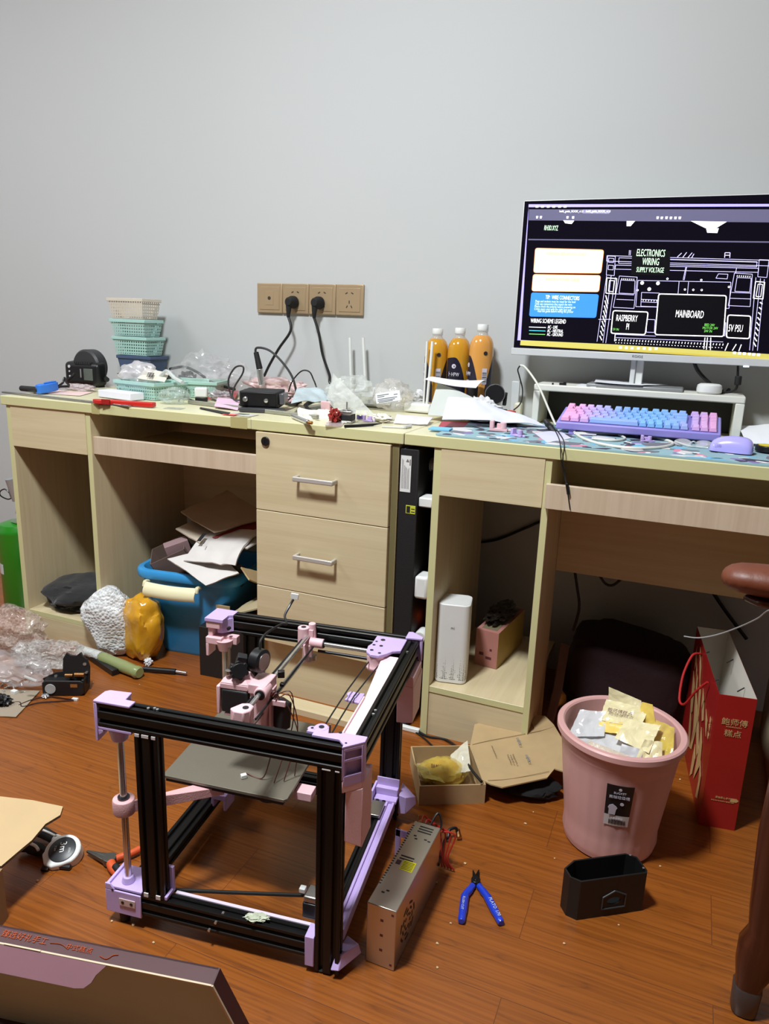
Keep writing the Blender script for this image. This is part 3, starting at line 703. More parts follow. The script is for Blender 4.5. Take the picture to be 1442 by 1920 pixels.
rm = b.done('round_motor', blackp, head)
b = MB(PM); b.lathe([(.006, .0101), (.0145, .0101), (.0145, .0112), (.006, .0112)], X=pc, n=36); b.lathe([(0, .0101), (.003, .0101), (.003, .0114), (0, .0114)], X=pc, n=16)
b.done('motor_face', steelr, rm)
MB(PM).cbox((.2395, .168, .338), (.026, .022, .052), (0, .08, -.5)).done('cooling_fan', blackm, head, bevel=.004, seg=3)
b = MB(PM); b.box(.222, .2255, .150, .178, .304, .372); b.box(.222, .252, .150, .1545, .362, .372); b.done('fan_duct', pinkp, head, bevel=.001)
MB(PM).cbox((.226, .196, .398), (.012, .010, .012), (0, 0, .4)).cbox((.2325, .186, .384), (.008, .008, .006)).done('end_stop', blackp, head, bevel=.001, each=True)
b = MB(PM)
for i, (q, e) in enumerate((((.235, .150, .372), (.262, .170, .2215)), ((.238, .158, .374), (.250, .150, .2215)), ((.232, .165, .376), (.236, .140, .2215)))):
    b.tube([q, (q[0]+.012+.006*i, q[1]+.004, q[2]+.004), (q[0]+.036-.007*i, q[1]+.012, .31), e], .0010, n=6)
for i in range(5): b.tube([(.214+.004*i, .150, .378), (.219+.004*i, .154, .384+.002*(i % 2)), (.226+.003*i, .158, .373)], .0012, n=6)
b.done('head_wires', mat('brown_wire', (90, 44, 36), .5), head)
b = MB(PM); b.tube([(.197, .173, .450), (.195, .180, .462), (.199, .196, .470), (.211, .23, .474), (.216, .245, .470), (.206, .262, .478), (.208, .28, .490), (.212, .288, .500)], .0022, n=8)
b.done('motor_lead', blackp, head)
MB(PM).cbox((.213, .292, .5045), (.014, .004, .011), (0, .1, .1)).done('connector', white, head, bevel=.0006)
# scraps lying on the printer frame
tag(MB(PM).blob((.262, .008, .0668), (.034, .016, .007), 5, .45, 3, .2).done('glue_scrap', mat('pale_green_resin', (184, 190, 166), .5)), 'pale green scrap of glue on the bottom front extrusion', 'scrap')
b = MB(PM)
for (u, v, z) in ((.195, -.002, .051), (.205, .004, .066), (.183, -.002, .033)): b.cyl((u, v-.002, z), (u, v+.002, z), .0022)
b.done('screw', steel, pr, each=True)
b = MB(PM)
for (u, v, z) in ((.085, .008, .4062), (.094, .011, .4062), (.1, .009, .4062)): b.cyl((u, v, z-.001), (u, v, z+.0022), .0022)
for (v) in (.100, .112, .335): b.cyl((.418, v, .405), (.418, v, .4078), .0022)
b.done('screw', steel, pr, each=True)

# ---------------------------------------------------------------- monitor on its riser
MY = -.012
mon = thing('monitor', 'large white framed monitor showing a wiring diagram above the keyboard', 'monitor', (1.12, 0, .85))
ML = (0.8110, -0.0120, 0.9394)[0]; MT = (0.8177, -0.0120, 1.3019)[2]; MBZ = (0.8079, -0.0120, 0.9420)[2]; MR = ML+.608
MB().box(ML-.004, MR, MY, MY+.028, MBZ-.002, MT+.004).done('screen_housing', white, mon, bevel=.003)
MB().box(ML-.006, MR+.002, MY-.006, MY+.03, MBZ-.0175, MBZ).done('lower_bezel', mat('silver_plastic', (206, 208, 208), .35), mon, bevel=.0015)
scr = MB().box(ML-.0015, MR-.002, MY-.0012, MY-.0001, MBZ+.001, MT+.002).done('screen', mat('screen_dark', (13, 11, 22), .12, emit=.35), mon, smooth=False)
def em(name, rgb, s): return mat(name, rgb, .3, emit=s)
e_w = em('screen_white', (255, 255, 255), 1.25); e_l = em('screen_line', (206, 200, 250), .95); e_y = em('screen_cream', (255, 236, 176), 1.25)
e_b = em('screen_blue', (58, 130, 224), .95); e_g = em('screen_grey', (92, 90, 116), .8); e_o = em('screen_olive', (188, 178, 92), .8)
e_c = em('screen_cyan', (70, 210, 236), 1); e_n = em('screen_green', (120, 214, 90), 1); e_v = em('screen_violet', (170, 160, 250), .9)
e_k = em('screen_panel', (8, 8, 14), .3); e_t = em('screen_mint_text', (214, 255, 214), 1.2)
sd = MY-.0016
class G(MB):
    def quad(s, p, d=0):
        s.add([(a[0], sd-d, a[1]) for a in p], [(0, 1, 2, 3)]); return s
    def line(s, a, b, w=.0009, d=.0001):
        a = Vector((a[0], a[1])); b = Vector((b[0], b[1])); t = (b-a); n = Vector((-t.y, t.x)).normalized()*w/2
        s.quad([a+n, b+n, b-n, a-n], d); return s
    def path(s, ps, w=.0009, close=True, d=.0001):
        for i in range(len(ps)-(0 if close else 1)): s.line(ps[i], ps[(i+1) % len(ps)], w, d)
        return s
def rr(a, b, c, d_, r=.006, n=4):
    """rounded quad outline from corners tl, tr, br, bl"""
    P = [Vector(p) for p in (a, b, c, d_)]; out = []
    for i in range(4):
        p = P[i]; q0 = (P[i-1]-p).normalized(); q1 = (P[(i+1) % 4]-p).normalized()
        for k in range(n+1):
            t = k/n; out.append(p + q0*r*(1-t)**2 + q1*r*t**2)
    return out


def fillp(g, ps, d=0):
    g.add([(p[0], sd-d, p[1]) for p in ps], [tuple(range(len(ps)))])
g = G(); g.quad([(0.8204, 1.2965), (1.3889, 1.2833), (1.3897, 1.2779), (0.8205, 1.2896)]); g.quad([(0.8205, 1.2896), (0.8219, 1.2568), (0.8272, 0.9620), (0.8185, 0.9617)]); g.quad([(0.8185, 0.9617), (0.8619, 0.9620), (0.9327, 0.9612), (0.8174, 0.9630)]); g.done('desktop_border', e_v, scr, smooth=False)
g = G(); g.quad([(0.8223, 1.2844), (1.3906, 1.2718), (1.3948, 1.2440), (0.8236, 1.2585)], .0001); g.done('toolbar', e_g, scr, smooth=False)
g = G(); g.quad([(0.9562, 1.2806), (1.0193, 1.2792), (1.0202, 1.2701), (0.9562, 1.2722)], .0003); g.done('tab', em('screen_tab', (140,138,170), .8), scr, smooth=False)
g = G(); g.quad([(0.8272, 0.9625), (1.0687, 0.9615), (1.4610, 0.9533), (1.4630, 0.9401)], .0001); g.quad([(0.8272, 0.9625), (1.4630, 0.9401), (1.2411, 0.9480), (0.8268, 0.9494)], .0001); g.done('taskbar', e_o, scr, smooth=False)
g = G(); g.quad([(0.8264, 1.2140), (1.4008, 1.2036), (1.4013, 1.2005), (0.8266, 1.2110)], .0001)
g.done('page_gap', e_g, scr, smooth=False)
for i, q in enumerate(([(0.8460, 1.1920), (1.0165, 1.1870), (1.0154, 1.1314), (0.8464, 1.1318)], [(0.8458, 1.1283), (1.0149, 1.1270), (1.0147, 1.0871), (0.8456, 1.0865)])):
    g = G(); fillp(g, rr(*q), .0001); g.done('warning_box', e_y, scr, smooth=False)
    g = G(); g.path(rr(*q, r=.0065), .0011, d=.00015); g.done('box_outline', em('screen_orange', (224, 120, 60), .7), scr, smooth=False)
g = G(); fillp(g, rr((0.8449, 1.0834), (1.0152, 1.0818), (1.0141, 1.0245), (0.8443, 1.0233)), .0001); g.done('tip_box', e_b, scr, smooth=False)
g = G(); g.quad([(0.9105, 1.2570), (0.9375, 1.2557), (0.9319, 1.2481), (0.9157, 1.2501)], .0002); g.quad([(1.0626, 1.2527), (1.0820, 1.2524), (1.0732, 1.2410), (1.0639, 1.2411)], .0002)
g.quad([(1.2073, 1.2503), (1.2852, 1.2474), (1.2602, 1.2311), (1.2402, 1.2346)], .0002); g.quad([(1.2425, 1.2345), (1.2701, 1.2334), (1.2683, 1.2230), (1.2463, 1.2241)], .00025)
g.done('page_art', e_w, scr, smooth=False, each=True)
g = G()
for (a, b_) in (((0.8465, 0.9966), (0.8902, 0.9967)), ): g.line(a, b_, .0016)
g.done('legend_line', e_w, scr, smooth=False)
g = G(); g.line((0.8472, 0.9879), (0.8900, 0.9880), .0016); g.done('legend_line', e_c, scr, smooth=False)
g = G(); g.line((0.8480, 0.9791), (0.8898, 0.9793), .0016); g.done('legend_line', e_n, scr, smooth=False)
# the wiring diagram, drawn in pale lines
g = G(); L_ = .0011
for q in ([(1.0249, 1.1734), (1.4071, 1.1621), (1.4088, 1.1502), (1.0254, 1.1606)], [(1.0540, 1.1683), (1.3609, 1.1596), (1.3618, 1.1484), (1.0545, 1.1555)],
          [(1.0268, 1.1725), (1.0450, 1.1717), (1.0473, 1.1265), (1.0280, 1.1280)], [(1.3648, 1.1644), (1.3852, 1.1636), (1.3863, 1.1254), (1.3672, 1.1268)],
          [(1.0595, 1.1257), (1.1017, 1.1235), (1.1025, 1.0497), (1.0528, 1.0511)], [(1.0640, 1.1163), (1.0976, 1.1150), (1.0994, 1.0842), (1.0631, 1.0853)],
          [(1.3170, 1.1345), (1.3550, 1.1324), (1.3607, 1.0602), (1.3138, 1.0615)], [(1.3238, 1.1248), (1.3540, 1.1235), (1.3553, 1.0927), (1.3234, 1.0938)],
          [(1.1160, 1.0879), (1.1574, 1.0869), (1.1596, 1.0546), (1.1181, 1.0553)], [(1.0481, 1.1513), (1.3664, 1.1453), (1.3666, 1.1365), (1.0474, 1.1419)],
          [(1.1043, 1.1159), (1.3121, 1.1141), (1.3163, 1.0550), (1.1062, 1.0542)], [(1.2829, 1.1326), (1.3034, 1.1319), (1.3032, 1.1214), (1.2787, 1.1227)],
          [(1.0299, 1.1674), (1.0421, 1.1666), (1.0423, 1.1572), (1.0300, 1.1580)], [(1.0308, 1.1512), (1.0430, 1.1504), (1.0432, 1.1401), (1.0310, 1.1409)],
          [(1.1353, 1.0246), (1.1548, 1.0243), (1.1567, 0.9940), (1.1380, 0.9942)], [(1.3041, 1.0230), (1.3137, 1.0224), (1.3162, 0.9922), (1.3074, 0.9928)]):
    g.path(q, L_)
for (a, b_) in (((1.2095, 1.1477), (1.2072, 1.1179)), ((1.1986, 1.1153), (1.1999, 1.0851)), ((1.2199, 1.1138), (1.2210, 1.0863)), ((1.3199, 1.1466), (1.3193, 1.1345)), ((1.0555, 1.0834), (1.0988, 1.0816)), ((1.3168, 1.0913), (1.3587, 1.0903)),
                ((1.0586, 1.0705), (1.0994, 1.0696)), ((1.3147, 1.0781), (1.3590, 1.0773)), ((1.1728, 1.1642), (1.3626, 1.1588)), ((1.0507, 1.0221), (1.0202, 1.0212)), ((1.0399, 1.1264), (1.0373, 0.9646)), ((1.0504, 1.1222), (1.0440, 0.9640)), ((1.3636, 1.1252), (1.3737, 0.9609)), ((1.3734, 1.1233), (1.3804, 0.9604)),
                ((1.0291, 1.1263), (1.0223, 0.9667)), ((1.3816, 1.1214), (1.3904, 0.9609)), ((1.2115, 1.1477), (1.2096, 1.1179)), ((1.1171, 1.0716), (1.1585, 1.0708)), ((1.1186, 1.0656), (1.1592, 1.0648)), ((1.0660, 0.9863), (1.1611, 0.9855)), ((1.0669, 0.9783), (1.3142, 0.9778)), ((1.0764, 1.1860), (1.0769, 1.1742)), ((1.0794, 1.1859), (1.0799, 1.1742))):
    g.line(a, b_, L_)
for (q) in (((1.1962, 1.1790), (1.1876, 1.1700)), ((1.2073, 1.1806), (1.1999, 1.1691)), ((1.2195, 1.1798), (1.2113, 1.1683)), ((1.2238, 1.1773), (1.2195, 1.1675)), ((1.2906, 1.1796), (1.2913, 1.1683)), ((1.3015, 1.1796), (1.3022, 1.1683)), ((1.2906, 1.1796), (1.3015, 1.1796)), ((1.2921, 1.1740), (1.3015, 1.1740))): g.line(q[0], q[1], .0016)
g.done('diagram_lines', e_l, scr, smooth=False)
g = G()
def lerp(a, b_, t): return Vector(a)*(1-t)+Vector(b_)*t
for i in range(9): # hatched side rails
    t0 = i/9; t1 = (i+.55)/9
    a = lerp((1.0318, 1.0795), (1.0270, 0.9687), t0); b_ = lerp((1.0399, 1.0657), (1.0336, 0.9654), t1); g.line(a, b_, .0022)
    a = lerp((1.3857, 1.0730), (1.3860, 0.9648), t1); b_ = lerp((1.3799, 1.0704), (1.3792, 0.9687), t0); g.line(a, b_, .0022)
for i in range(36): # comb of terminals along the bottom
    a = lerp((1.0690, 0.9749), (1.3148, 0.9736), i/35.0); g.line(a, (a[0]-.0006, a[1]-.0042), .0017)
    b_ = lerp((1.0673, 0.9659), (1.3121, 0.9641), i/35.0); g.line(b_, (b_[0]+.002, b_[1]), .0017)
for (a, b_) in (((1.2729, 0.9863), (1.2739, 0.9599)), ((1.2785, 0.9866), (1.2798, 0.9584)), ((1.2857, 0.9868), (1.2888, 0.9579)), ((1.3256, 0.9757), (1.3209, 0.9577)), ((1.3433, 0.9739), (1.3367, 0.9584)), ((1.3543, 0.9736), (1.3510, 0.9582)), ((1.0646, 0.9916), (1.0652, 0.9694))): g.line(a, b_, .0018)
for q in ([(1.0305, 1.1211), (1.0541, 1.1196), (1.0546, 1.0834), (1.0317, 1.0848)], [(1.3641, 1.1163), (1.3833, 1.1150), (1.3850, 1.0778), (1.3649, 1.0791)]): g.path(q, .0018)
for q in ([(1.0372, 1.1152), (1.0486, 1.1144), (1.0488, 1.0885), (1.0374, 1.0892)], [(1.3703, 1.1108), (1.3795, 1.1101), (1.3797, 1.0826), (1.3697, 1.0832)]): g.path(q, .0014)
for c in ((1.1147, 1.1101), (1.1513, 1.1097), (1.1329, 1.0959)):
    fillp(g, [(c[0]+.0042*math.cos(k*math.pi/8), c[1]+.0042*math.sin(k*math.pi/8)) for k in range(16)])
for c in ((1.2140, 1.0962), (1.2327, 1.0957), (1.2513, 1.0956), (1.1716, 1.1204), (1.2475, 1.1183), (1.3096, 1.1035), (1.1061, 1.0929)):
    g.path([(c[0]+.002*math.cos(k*math.pi/4), c[1]+.002*math.sin(k*math.pi/4)) for k in range(8)], .001)
for i in range(7):
    a = lerp((1.0661, 1.1206), (1.0945, 1.1196), i/6.0); g.line(a, (a[0]-.0003, a[1]-.003), .0016); a = lerp((1.3239, 1.1297), (1.3509, 1.1287), i/6.0); g.line(a, (a[0]-.0003, a[1]-.003), .0016)
for i in range(6):
    a = lerp((1.1222, 1.0709), (1.1536, 1.0702), i/5.0); g.line(a, (a[0]-.0003, a[1]-.003), .0016)
g.done('diagram_detail', e_w, scr, smooth=False)
for q in ([(1.0537, 1.0433), (1.1367, 1.0420), (1.1361, 0.9880), (1.0543, 0.9885)], [(1.1560, 1.0852), (1.3068, 1.0837), (1.3133, 0.9904), (1.1590, 0.9889)], [(1.3160, 1.0400), (1.3653, 1.0389), (1.3695, 0.9876), (1.3199, 0.9882)]):
    g = G(); fillp(g, rr(*q, r=.005), .0003); g.done('diagram_panel', e_k, scr, smooth=False)
    g = G(); g.path(rr(*q, r=.005), .0024, d=.0004); g.done('panel_outline', e_w, scr, smooth=False)
g = G(); g.quad([(1.0827, 1.1868), (1.1704, 1.1840), (1.1758, 1.1267), (1.0867, 1.1285)], .0003); g.done('title_panel', e_k, scr, smooth=False)
def stext(name, s, p0, p1, h, m, sq, al='LEFT'):
    r = Vector((p1[0]-p0[0], 0, p1[1]-p0[1]))
    F = frame((p0[0], sd-.0004, p0[1]), r, (0, 0, 1)); text(name, [(s, 0, 0, h*1.33, al, sq*.88)], F, m, scr, ext=.00005, lift=.0001)
PX = .000485  # one zoomed pixel in metres on the screen
stext('screen_text', 'ELECTRONICS', (1.0936, 1.1725), (1.1639, 1.1704), .0175, e_t, .50)
stext('screen_text', 'WIRING', (1.1094, 1.1523), (1.1464, 1.1512), .0175, e_t, .52)
stext('screen_text', 'SUPPLY VOLTAGE', (1.0978, 1.1354), (1.1592, 1.1341), .0128, e_t, .53)
stext('screen_text', 'RH3D.XYZ', (0.8644, 1.2345), (0.9001, 1.2332), .0125, e_t, .50)
stext('screen_text', 'MAINBOARD', (1.1999, 1.0317), (1.2646, 1.0310), .0185, e_w, .50)
stext('screen_text', 'RASPBERRY', (1.0625, 1.0189), (1.1275, 1.0183), .0165, e_w, .52)
stext('screen_text', 'PI', (1.0887, 0.9986), (1.1013, 0.9986), .0165, e_w, .52)
stext('screen_text', '5V PSU', (1.3211, 1.0025), (1.3597, 1.0022), .0175, e_w, .50)
stext('screen_text', 'WIRING SCHEME LEGEND', (0.8494, 1.0078), (0.9477, 1.0082), .0115, e_w, .58)
stext('screen_text', 'TIP:  WIRE CONNECTORS', (0.8829, 1.0678), (0.9776, 1.0662), .0105, e_w, .60)
for i, s in enumerate(('AC - LIVE', 'AC - NEUTRAL', 'AC - GROUND')):
    stext('screen_text', s, [(0.8951, 0.9946), (0.8949, 0.9854), (0.8948, 0.9763)][i], [(0.9185, 0.9945), (0.9277, 0.9853), (0.9276, 0.9761)][i], .0085, e_w, .62)
for i, s in enumerate(('Plugs and sockets must be rated for the load', 'Only use connectors that match the wire', 'Please check the polarity before powering on', 'Crimp every wire with the right tool and', 'read the guide before wiring the printer')):
    stext('screen_text', s, [(0.8574, 1.0592), (0.8570, 1.0528), (0.8566, 1.0464), (0.8562, 1.0400), (0.8651, 1.0348)][i], [(0.9997, 1.0596), (0.9996, 1.0525), (0.9993, 1.0463), (0.9990, 1.0401), (0.9896, 1.0354)][i], .0062, em('screen_pale_blue', (226, 240, 255), 1), .78)
stext('screen_text', 'WARNING: BEFORE YOU START', (0.8752, 1.1752), (0.9874, 1.1726), .0072, em('screen_tan', (226, 200, 130), 1), .82)
stext('screen_text', 'WARNING: POWER CABLES', (0.8779, 1.1134), (0.9775, 1.1119), .0072, em('screen_tan', (226, 200, 130), 1), .82)
for i, s in enumerate(('BED 24V', 'MOTOR 24V', '24V IN')):
    stext('screen_text', s, [(1.2677, 1.0134), (1.2646, 1.0060), (1.2688, 0.9990)][i], [(1.2855, 1.0131), (1.2896, 1.0061), (1.2858, 0.9987)][i], .0062, e_n, .85)
stext('screen_text', '5V IN', (1.0579, 0.9958), (1.0721, 0.9954), .006, e_n, .85)
stext('screen_text', 'build_guide_ROOK_v1.0', (0.8989, 1.2759), (0.9471, 1.2745), .0058, e_w, .85)
stext('screen_text', 'build_guide_ROOK_v1.0', (0.9638, 1.2746), (1.0126, 1.2731), .0058, e_w, .85)
g = G()
for p in ((0.8421, 1.2900), (0.8559, 1.2897), (0.8701, 1.2893), (0.8841, 1.2890), (0.8986, 1.2887), (0.9120, 1.2884)): g.quad([(p[0]-.0035, p[1]+.0018), (p[0]+.0035, p[1]+.0018), (p[0]+.0035, p[1]-.0018), (p[0]-.0035, p[1]-.0018)], .0002)
for p in ((1.1327, 1.2589), (1.1421, 1.2583), (1.1527, 1.2585), (1.1625, 1.2579), (1.1727, 1.2577), (1.1823, 1.2576), (0.8443, 1.2655), (0.8539, 1.2653), (0.9202, 1.2636), (0.9341, 1.2630)): g.quad([(p[0]-.0028, p[1]+.0028), (p[0]+.0028, p[1]+.0028), (p[0]+.0022, p[1]-.0028), (p[0]-.0022, p[1]-.0028)], .0002)
for p in ((1.0809, 0.9544), (1.0950, 0.9546), (1.1089, 0.9547), (1.1236, 0.9549), (1.1374, 0.9551), (1.1512, 0.9544), (1.1655, 0.9559), (1.3422, 0.9536), (1.3533, 0.9532), (1.3635, 0.9529), (1.3745, 0.9525), (1.3839, 0.9521), (1.3941, 0.9518)): g.quad([(p[0]-.0032, p[1]+.0028), (p[0]+.0032, p[1]+.0028), (p[0]+.0032, p[1]-.0028), (p[0]-.0032, p[1]-.0028)], .0002)
g.done('icons', e_w, scr, smooth=False)
F = frame(((1.1114, 0.9321)[0], MY-.0062, (1.1114, 0.9321)[1]), (1, 0, -.02), (0, 0, 1))
text('maker_name', [('KOIOS', 0, 0, .0085, 'LEFT', 1.0)], F, mat('logo_grey', (96, 98, 102), .5), mon)
MB().box((1.3652, 0.9245)[0], (1.3778, 0.9244)[0], MY-.0068, MY-.006, (1.3718, 0.9219)[1], (1.3714, 0.9249)[1]).done('power_light', em('power_light', (200, 220, 255), 3), mon, smooth=False)
nx = (1.1095, 0.0100, 0.9179)[0]
MB().box(nx, nx+.012, .004, .030, .8632, MBZ-.016).done('stand_neck', mat('silver_plastic', (206,208,208), .35), mon, bevel=.002)
MB().box(nx+.012, nx+.030, .012, .030, .8632, MBZ-.016).done('neck_cover', white, mon, bevel=.002)
MB().tube([(1.2568, 0.0200, 0.9252), (1.2694, 0.0200, 0.9038), (1.2972, 0.0200, 0.8781), (1.3214, 0.0200, 0.8601), (1.3349, 0.0300, 0.8512), (1.345,.06,.862)], .0045).done('monitor_cable', wirem, mon)
MB().tube([(1.3545, 0.0000, 0.9258), (1.3579, 0.0000, 0.8932), (1.3587, 0.0000, 0.8703), (1.3473, 0.0050, 0.8603), (1.3180, 0.0100, 0.8567), (1.33,.05,.860)], .0028).done('monitor_cable', wirem, mon)
MB().cyl((1.3593, 0.0000, 0.8996), (1.3600, 0.0000, 0.8781), .0078).done('ferrite_core', rubber, mon, bevel=.002)

# riser shelf
RZ = .8545; RX_L = (0.8796, -0.0500, 0.8261)[0]; RX_R = (1.3797, -0.0500, 0.8450)[0]
ri = thing('monitor_riser', 'white shelf riser under the monitor, open at the front', 'monitor stand', ((RX_L+RX_R)/2, 0, .7515))
risw = mat('riser_white', (222, 222, 212), .5)
MB().box(RX_L, RX_R, -.05, .085, RZ-.017, RZ).done('shelf_top', risw, ri, bevel=.003)
MB().box(RX_L, RX_L+.017, -.05, .085, .7512, RZ-.017).done('side_leg', risw, ri, bevel=.002)
MB().box(RX_R-.02, RX_R, -.05, .085, .7512, RZ-.017).done('side_leg', risw, ri, bevel=.002)
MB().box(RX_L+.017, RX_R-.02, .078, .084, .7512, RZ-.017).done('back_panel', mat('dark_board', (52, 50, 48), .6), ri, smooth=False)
# on the riser
MB().box(*(lambda a, b: (a, b, -.04, .07, RZ+.0002, RZ+.009))((1.0098, -0.0300, 0.8308)[0], (1.2399, -0.0300, 0.8335)[0])).done('stand_base', mat('space_grey', (160, 162, 164), .35, metal=.4), mon, bevel=.003)
tag(MB().sheet([(1.03,-.045,RZ+.014), (1.145,-.045,RZ+.0115), (1.20,.06,RZ+.011), (1.02,.07,RZ+.014)], amp=.002, seed=3).done('paper_sheet', whitem), 'white sheet of paper lying over the left end of the grey monitor base', 'paper')
tag(MB().sheet([(.985,-.035,RZ+.001), (1.035,-.040,RZ+.001), (1.035,.05,RZ+.001), (.985,.06,RZ+.001)], amp=.0, seed=4, thick=.004).done('note_pad', whitem), 'small white note pad on the riser left of the grey monitor base', 'paper')
tag(MB().lathe([(0, 0), (.024, 0), (.0285, .004), (.029, .012), (.0275, .020), (.022, .0235), (0, .0245)], (1.2985, -.018, RZ+.0004), 36).done('white_puck', white), 'round white puck shaped hub at the right end of the riser', 'hub')
b = MB(); pz = RZ+.0175
tag(MB().box(.9245, .9285, -.047, -.041, RZ, RZ+.0045).done('usb_dongle', blackp), 'tiny black receiver on the left end of the riser', 'dongle')
tag(MB().cyl((.943, -.044, RZ+.003), (.955, -.040, RZ+.003), .003).box(.953, .960, -.044, -.036, RZ, RZ+.008).done('cable_adapter', blackp), 'small black cable adapter beside the tiny receiver on the riser', 'adapter')

# ---------------------------------------------------------------- right desk top: mat, keyboard, mouse, cables
DZ = .7505
dm = thing('desk_mat', 'large desk mat with a pastel cartoon pattern along the front of the right desk', 'desk mat', (1.1, -.25, DZ))
mb_ = MB().prism([(.735,-.402), (.745,-.412), (1.545,-.412), (1.555,-.402), (1.555,-.052), (.735,-.052)], DZ, DZ+.0035)
rnd = random.Random(7)
def patch(b, x, y, w, h, a, n=9):
    pts = []
    for k in range(n):
        t = 2*math.pi*k/n; r = .75+.35*rnd.random(); px = w*r*math.cos(t); py = h*r*math.sin(t)
        pts.append((max(.738, min(1.552, x+px*math.cos(a)-py*math.sin(a))), max(-.408, min(-.056, y+px*math.sin(a)+py*math.cos(a)))))
    b.prism(pts, DZ+.0034, DZ+.0037+.0002*rnd.random())
mms = [mat('mat_aqua', (140, 172, 182), .8, var=.1, vscale=10)]
for rgb, n, sz in (((112, 112, 124), 26, .040), ((206, 204, 206), 34, .030), ((62, 58, 78), 40, .022), ((214, 132, 158), 18, .018), ((110, 176, 214), 18, .022), ((132, 116, 172), 24, .020), ((34, 32, 42), 46, .010), ((232, 230, 226), 24, .010)):
    mb_.m(len(mms)); mms.append(mat('mat_ink_%d_%d' % rgb[:2], rgb, .8))
    for i in range(n): patch(mb_, .76+.78*rnd.random(), -.405+.33*rnd.random()**1.3, sz*(.5+rnd.random()), sz*.6*(.4+rnd.random()), rnd.random()*3)
mb_.done('mat_cloth', mms, dm, smooth=False)

KL = (0.9708, -0.2050, 0.7622); KR = (1.3321, -0.2050, 0.7635); KT = (0.9763, -0.0800, 0.8120)
kx0, kx1 = KL[0], KR[0]
kz0 = KL[2]; 
kang = .20
KM = Matrix.Translation((kx0, -.205, kz0)) @ Matrix.Rotation(math.atan2(KR[2]-KL[2], KR[0]-KL[0]), 4, 'Y').inverted() @ Matrix.Rotation(kang, 4, 'X')
kw = (Vector(KR)-Vector(KL)).length; kd = .128
kb = thing('keyboard', 'purple mechanical keyboard with keycaps fading from pink to blue and back', 'keyboard', M=Matrix.Translation(((kx0+kx1)/2, -.14, DZ+.004)))
kcase = mat('keyboard_purple', (152, 142, 218), .4)
MB(KM).box(0, kw, 0, kd, 0, .018).done('case', kcase, kb, bevel=.003, seg=3)
MB(KM).box(.006, kw-.006, .006, kd-.006, .018, .0187).done('key_plate', mat('plate_violet', (120, 112, 190), .5), kb, smooth=False)
b = MB()
for sx in (kx0+.03, kx1-.04): b.box(sx, sx+.016, -.200, -.192, DZ+.0038, kz0+.002); 
for sx in (kx0+.03, kx1-.04): b.box(sx, sx+.016, -.100, -.092, DZ+.0038, kz0+.020)
b.done('keyboard_foot', kcase, kb, each=True)
def kcol(t):
    """pink at both ends, sky blue in the middle"""
    P = [(0, (240, 168, 206)), (.12, (226, 170, 222)), (.25, (186, 176, 236)), (.42, (134, 178, 236)), (.62, (128, 186, 238)), (.78, (146, 178, 236)), (.82, (196, 170, 232)), (.90, (214, 172, 226)), (1.0, (232, 162, 206))]
    for (a, ca), (b_, cb) in zip(P, P[1:]):
        if t <= b_: k = (t-a)/(b_-a); return tuple(int(x+(y-x)*k) for x, y in zip(ca, cb))
    return P[-1][1]
U = (kw-.016)/18.6
rows = [[1,.3,1,1,1,1,.3,1,1,1,1,.3,1,1,1,1,.35,1,1,1], [1]*13+[2,.35,1,1,1], [1.5]+[1]*12+[1.5,.35,1,1,1], [1.75]+[1]*11+[2.25,.35,1,1,1], [2.25]+[1]*10+[1.75,1,.35,1,1,1], [1.25,1.25,1.25,6.25,1,1,1,1,1,1,.35,1,1,1]]
gaps = (.3, .35)
kp = (kd-.012)/6
def keycap(w):
    key = round(w, 2)
    b = MB(); x0, x1, y0, y1 = .0006, w*U-.0006, .0006, kp-.0008
    h = .0088; i = .0026; k = .0034
    b.hexa([(x0,y0,0),(x1,y0,0),(x1,y1,0),(x0,y1,0),(x0+i,y0+k,h),(x1-i,y0+k,h),(x1-i,y1-.001,h),(x0+i,y1-.001,h)])
    return b
for r, row in enumerate(rows):
    tot = sum(row); sc = 18.6/tot; x = .008
    for w in row:
        ww = w*sc
        if w not in gaps:
            b = keycap(ww); y = kd-.006-(r+1)*kp
            lift = .0185 + [.0035, .0022, .0010, .0002, .0004, .0010][r]
            b.b.transform(KM @ Matrix.Translation((x, y, lift)) @ Matrix.Rotation(-.05+.03*r, 4, 'X'))
            t = (x+ww*U/2)/kw; t = round(t*24)/24
            c = kcol(t)
            if r in (0,) and t < .4: c = tuple(min(255, v+8) for v in c)
            b.done('keycap', mat('keycap_%d_%d_%d' % c, c, .45), kb, bevel=.0008, seg=2)
        x += ww*U

# mouse
ms = thing('mouse', 'lavender wireless mouse at the right end of the desk mat', 'mouse', (1.3517, -0.2974, 0.7560), .0)
mc = Vector((1.3523, -0.2812, 0.7560)); mdir = -.12
b = MB(); X = Matrix.Translation((mc.x, mc.y-.005, .7565)) @ Matrix.Rotation(mdir, 4, 'Z')
def mfn(u, v):
    a = (u*2-1); L = .042*math.copysign(abs(math.sin(a*math.pi/2))**.85, a)
    W_ = .024*(1-abs(a)**3.2)**.5*(1-.10*a*-1); hh = .033*(1-abs(a+.0)**2.6)**.6*(1-.35*max(0, -a))
    t = v*math.pi; return X @ Vector((L, -W_*math.cos(t), .0+hh*math.sin(t)**.75))
b.grid(mfn, 24, 18)
body = b.done('mouse_body', mat('lavender_gloss', (176, 168, 240), .22, coat=.3), ms)
MB().prism([(X @ Vector((.037*math.cos(t), .021*math.sin(t), 0)))[:2] for t in [k*math.pi/10 for k in range(20)]], .7545, .7575).done('mouse_base', kcase, ms)
